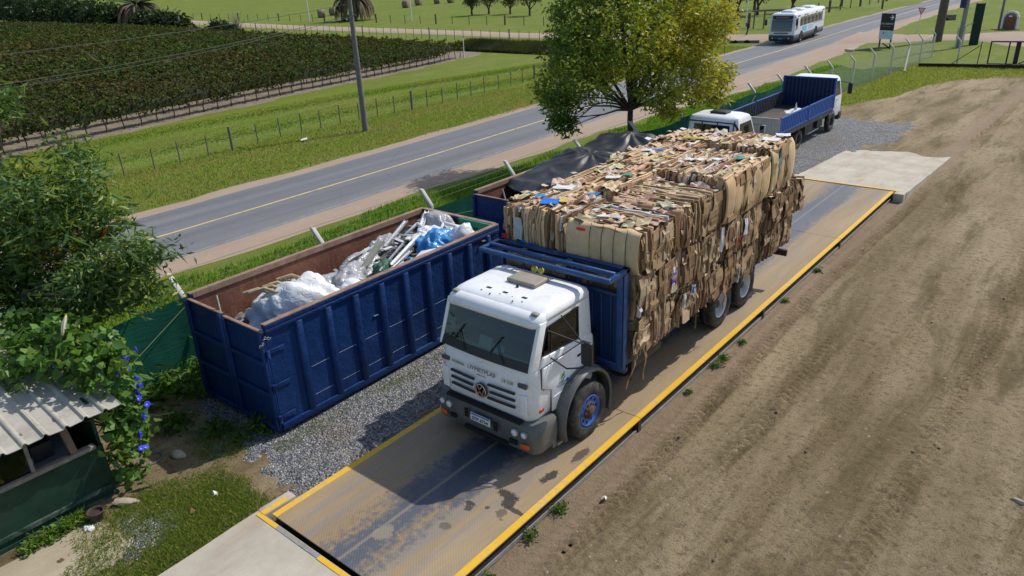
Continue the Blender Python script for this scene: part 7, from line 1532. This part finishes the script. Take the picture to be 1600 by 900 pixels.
# blue flowered creeper over the shed corner
g = np.random.default_rng(41); th = thing('creeper', 'leafy creeper with bright blue flowers hanging over the corner of the shed', 'creeper', (-4.6, -.85, 0))
IV = [(-.64, -.13, 2.33, .5), (-1.2, -.55, 2.15, .42), (-.55, .25, 2.4, .4), (-.2, .25, 1.97, .40), (.1, .17, 1.5, .30), (.18, .05, 1.0, .30), (.28, -.05, .52, .24), (-.95, -.2, 2.6, .5), (-1.5, -.7, 2.3, .42), (-.15, .3, 2.3, .34), (-2.0, -1.2, 2.3, .4), (-2.4, -1.9, 2.35, .4), (-1.9, -.2, 2.5, .5), (.0, .25, 1.2, .28), (-.5, .35, 1.6, .4), (-.3, .3, .8, .35), (-.2, .2, .3, .3)]
C = clusters(IV, 560, g, .72); me = leaf_mesh('foliage', C, 4, .05, .145, .14, [(.10, .21, .04), (.13, .26, .045), (.07, .155, .03), (.19, .29, .06)], [3, 3, 2, 1], g, .35, curl=.12); link('foliage', me, th)
m = MB()
for b in IV: m.path([(-.35, .12, 0), (-.3, .1, 1.0), (b[0]*.6, b[1]*.6, min(b[2], 1.6)), b[:3]], [.02, .018, .012, .006], 5)
for p, q in (((.3, .4, 2.1), (1.0, .75, 2.25)), ((.35, .4, 1.75), (.75, .6, 1.95)), ((.35, .35, 1.4), (.85, .65, 1.45))): m.path([p, (p[0]*.5+q[0]*.5, p[1]*.5+q[1]*.5, p[2]-.03), q], .006, 4)
obj('stem', m, STEM, th)
FL = simple('blue_petal', (.045, .055, .72), .6); FLC = simple('pale_flower_throat', (.6, .5, .75), .6)
pts = [(-.05, .42, 2.25), (.0, .45, 2.28), (.25, .42, 1.95), (.18, .48, 1.75), (.30, .45, 1.82), (.02, .5, 1.62), (.08, .52, 1.6), (.35, .45, 1.52), (.30, .38, 1.32), (.42, .30, 1.35), (.22, .42, 1.18), (.45, .25, 1.12), (.38, .26, 1.02), (.48, .15, .85), (.40, .22, .78), (-.5, .0, 2.1), (-.1, .1, 2.12), (.05, .3, 2.05), (.1, .45, 2.1), (-1.0, -.35, 2.12), (.30, .34, 1.66), (.15, .55, 2.42)]
for k, p in enumerate(pts):
    m = MB(); m.lathe([(.006, .0), (.014, .03), (.05, .055), (.048, .058), (.012, .036), (.004, .03)], (0, 0, 0), 'z', 10, 0); m.lathe([(.011, .037), (.002, .036)], (0, 0, 0), 'z', 8, 1)
    o = obj('flower', m, [FL, FLC], th); o.location = p; o.rotation_euler = (.5+.5*math.sin(k*2.2), .9+.5*math.sin(k*1.3), k); o.scale = (1.05, 1.05, 1.05)
# pale oval floodlight among the leaves, on a pipe arm
fl = thing('floodlight', 'pale oval lamp head half buried in the creeper above the shed roof', 'lamp', (-5.05, -.97, 2.98), .4)
m = MB(); m.lathe([(.004, -.035), (.05, -.032), (.085, -.012), (.09, .0), (.08, .012), (.004, .014)], (0, 0, 0), 'x', 24); o1 = obj('lamp_head', m, simple('pale_enamel', (.72, .70, .60), .35), fl); o1.scale = (1, 1, 1.9); o1.rotation_euler = (-.15, .35, .55)
m = MB(); m.lathe([(.090, -.008), (.096, .0), (.090, .008)], (0, 0, 0), 'x', 24); o2 = obj('lamp_rim', m, simple('yellowed_rim', (.5, .42, .12), .5), fl); o2.scale = (1, 1, 1.9); o2.rotation_euler = (-.15, .35, .55)
m = MB(); m.path([(0, 0, -.05), (-.25, .1, -.3), (-.6, .15, -.5)], .016, 6); obj('arm', m, STEEL_GREY, fl)
# small objects
def stone(loc, sz, seed, label, mt, rz=0): 
    bm = bmesh.new(); bmesh.ops.create_icosphere(bm, subdivisions=2, radius=1); g = np.random.default_rng(seed)
    for v in bm.verts:
        k = 1+.25*(g.random()-.5); v.co = Vector((v.co.x*sz[0]*k, v.co.y*sz[1]*k, v.co.z*sz[2]*k))
    me = bpy.data.meshes.new('stone'); bm.to_mesh(me); bm.free(); me.materials.append(mt); o = link('stone', me, None, loc); o.rotation_euler = (0, .2, rz); tag(o, label, 'stone')
STN = simple('tan_stone', (.36, .31, .23), .9, var=.2, bst=.4)
stone((-4.66, .05, .08), (.15, .09, .08), 3, 'tan stone on the shaded gravel near the creeper', STN, .5); stone((-4.12, -1.15, .08), (.22, .08, .06), 4, 'long tan stone at the foot of the shed corner', STN, .9)
m = MB(); m.path([Vector((.17*math.cos(a), .22*math.sin(a), .03)) for a in np.linspace(0, 6.2832, 24)], .022, 6); o = obj('hoop', m, simple('grey_rubber_ring', (.12, .12, .11), .8)); o.location = (-4.98, -.33, .02); tag(o, 'grey rubber ring lying on the gravel beside the creeper', 'ring')
pt = thing('plant_pot', 'small dark pot with a white rag beside the shed', 'pot', (-4.1, -1.62, .04)); m = MB(); m.lathe([(.085, 0), (.12, .16), (.135, .17), (.125, .19), (.11, .17), (.09, .03)], (0, 0, 0), 'z', 18, closed=False); obj('pot', m, simple('dark_brown_pot', (.06, .04, .035), .8), pt); m = MB(); m.lathe([(.11, .13), (.001, .14)], (0, 0, 0), 'z', 14); obj('soil', m, simple('pot_soil', (.05, .03, .025), .95), pt)
o = blob('rag', (-4.0, -1.80, .05), (.16, .12, .04), BAGW, 71, 'white rag on the ground beside the dark pot', 'rag', .5, .2, 3)
for k, (x, y) in enumerate([(-4.22, -2.05), (-4.2, -2.25), (-4.25, -2.5), (-4.3, -1.85)]): weed(x, y, .9, 300+k, 'bright green seedling between the shed and the tan slab', 'seedlings along the shed', .05, 'seedling', ((.16, .26, .03), (.10, .2, .03)))
LIT = simple('white_litter', (.7, .7, .68), .7); g = random.Random(9)
def litter(name, x, y, s_, label, mt=LIT, z=.05):
    m = MB(); a = g.random()*6; e1 = Vector((math.cos(a), math.sin(a), .15)); e2 = Vector((-math.sin(a), math.cos(a), .1)); sheet(m, [[Vector((0, 0, 0)), e1*s_], [e2*s_*.5+Vector((0, 0, .03)), e1*s_*.9+e2*s_*.6+Vector((0, 0, .05))], [e2*s_*.9, e1*s_+e2*s_*.8]], .004, Vector((0, 0, 1)), None)
    o = obj(name, m, mt); o.location = (x, y, z); tag(o, label, 'litter')
litter('paper_scrap', -3.05, -.12, .10, 'white torn paper on the patchy grass near the ramp'); litter('bark_chip', -2.95, -.62, .09, 'brown chip on the patchy grass near the ramp', simple('brown_chip', (.2, .1, .06), .9)); litter('plastic_bag', -25.6, 17.9, .35, 'white bag lying in the verge left of the utility pole', LIT, .08)
litter('plastic_scrap', 2.05, 3.6, .09, 'white scrap on the bare earth beside the yellow edge'); litter('leaf_scrap', -2.75, -2.3, .12, 'yellow leaf at the rim of the tan slab', simple('yellow_leaf', (.5, .33, .03), .8))
blob('wood_chunk', (7.25, 7.3, .04), (.22, .09, .05), simple('grey_wood_chunk', (.34, .28, .21), .9), 81, 'small piece of wood on the bare earth at the right edge', 'wood', .3, .4, 3)
gg = np.random.default_rng(77); n = 2600; x = 1.9+gg.random(n)*7; y = -2+gg.random(n)*24; s_ = .008+.022*gg.random(n)**3; V = []; F = []; T = []
for i in range(n):
    o = len(V); zt_ = float(h_yard(np.array(x[i]), np.array(y[i])))
    for dx, dy, dz in ((-1, 0, 0), (0, -1, 0), (1, 0, 0), (0, 1, 0), (.1, .1, .8)): V.append((x[i]+dx*s_[i]*(1+.5*gg.random()), y[i]+dy*s_[i]*1.3, zt_+dz*s_[i]-.003))
    F += [(o, o+1, o+4), (o+1, o+2, o+4), (o+2, o+3, o+4), (o+3, o, o+4)]; c = np.array([.30, .24, .17])*(.5+1.1*gg.random()) if gg.random() < .975 else np.array([.5, .46, .40]); T += [c]*4
o = link('pebbles', mesh_np('pebbles', V, F, TINTED, tint=T)); tag(o, 'loose pebbles and clods on the bare earth of the yard', 'pebbles', kind='stuff')
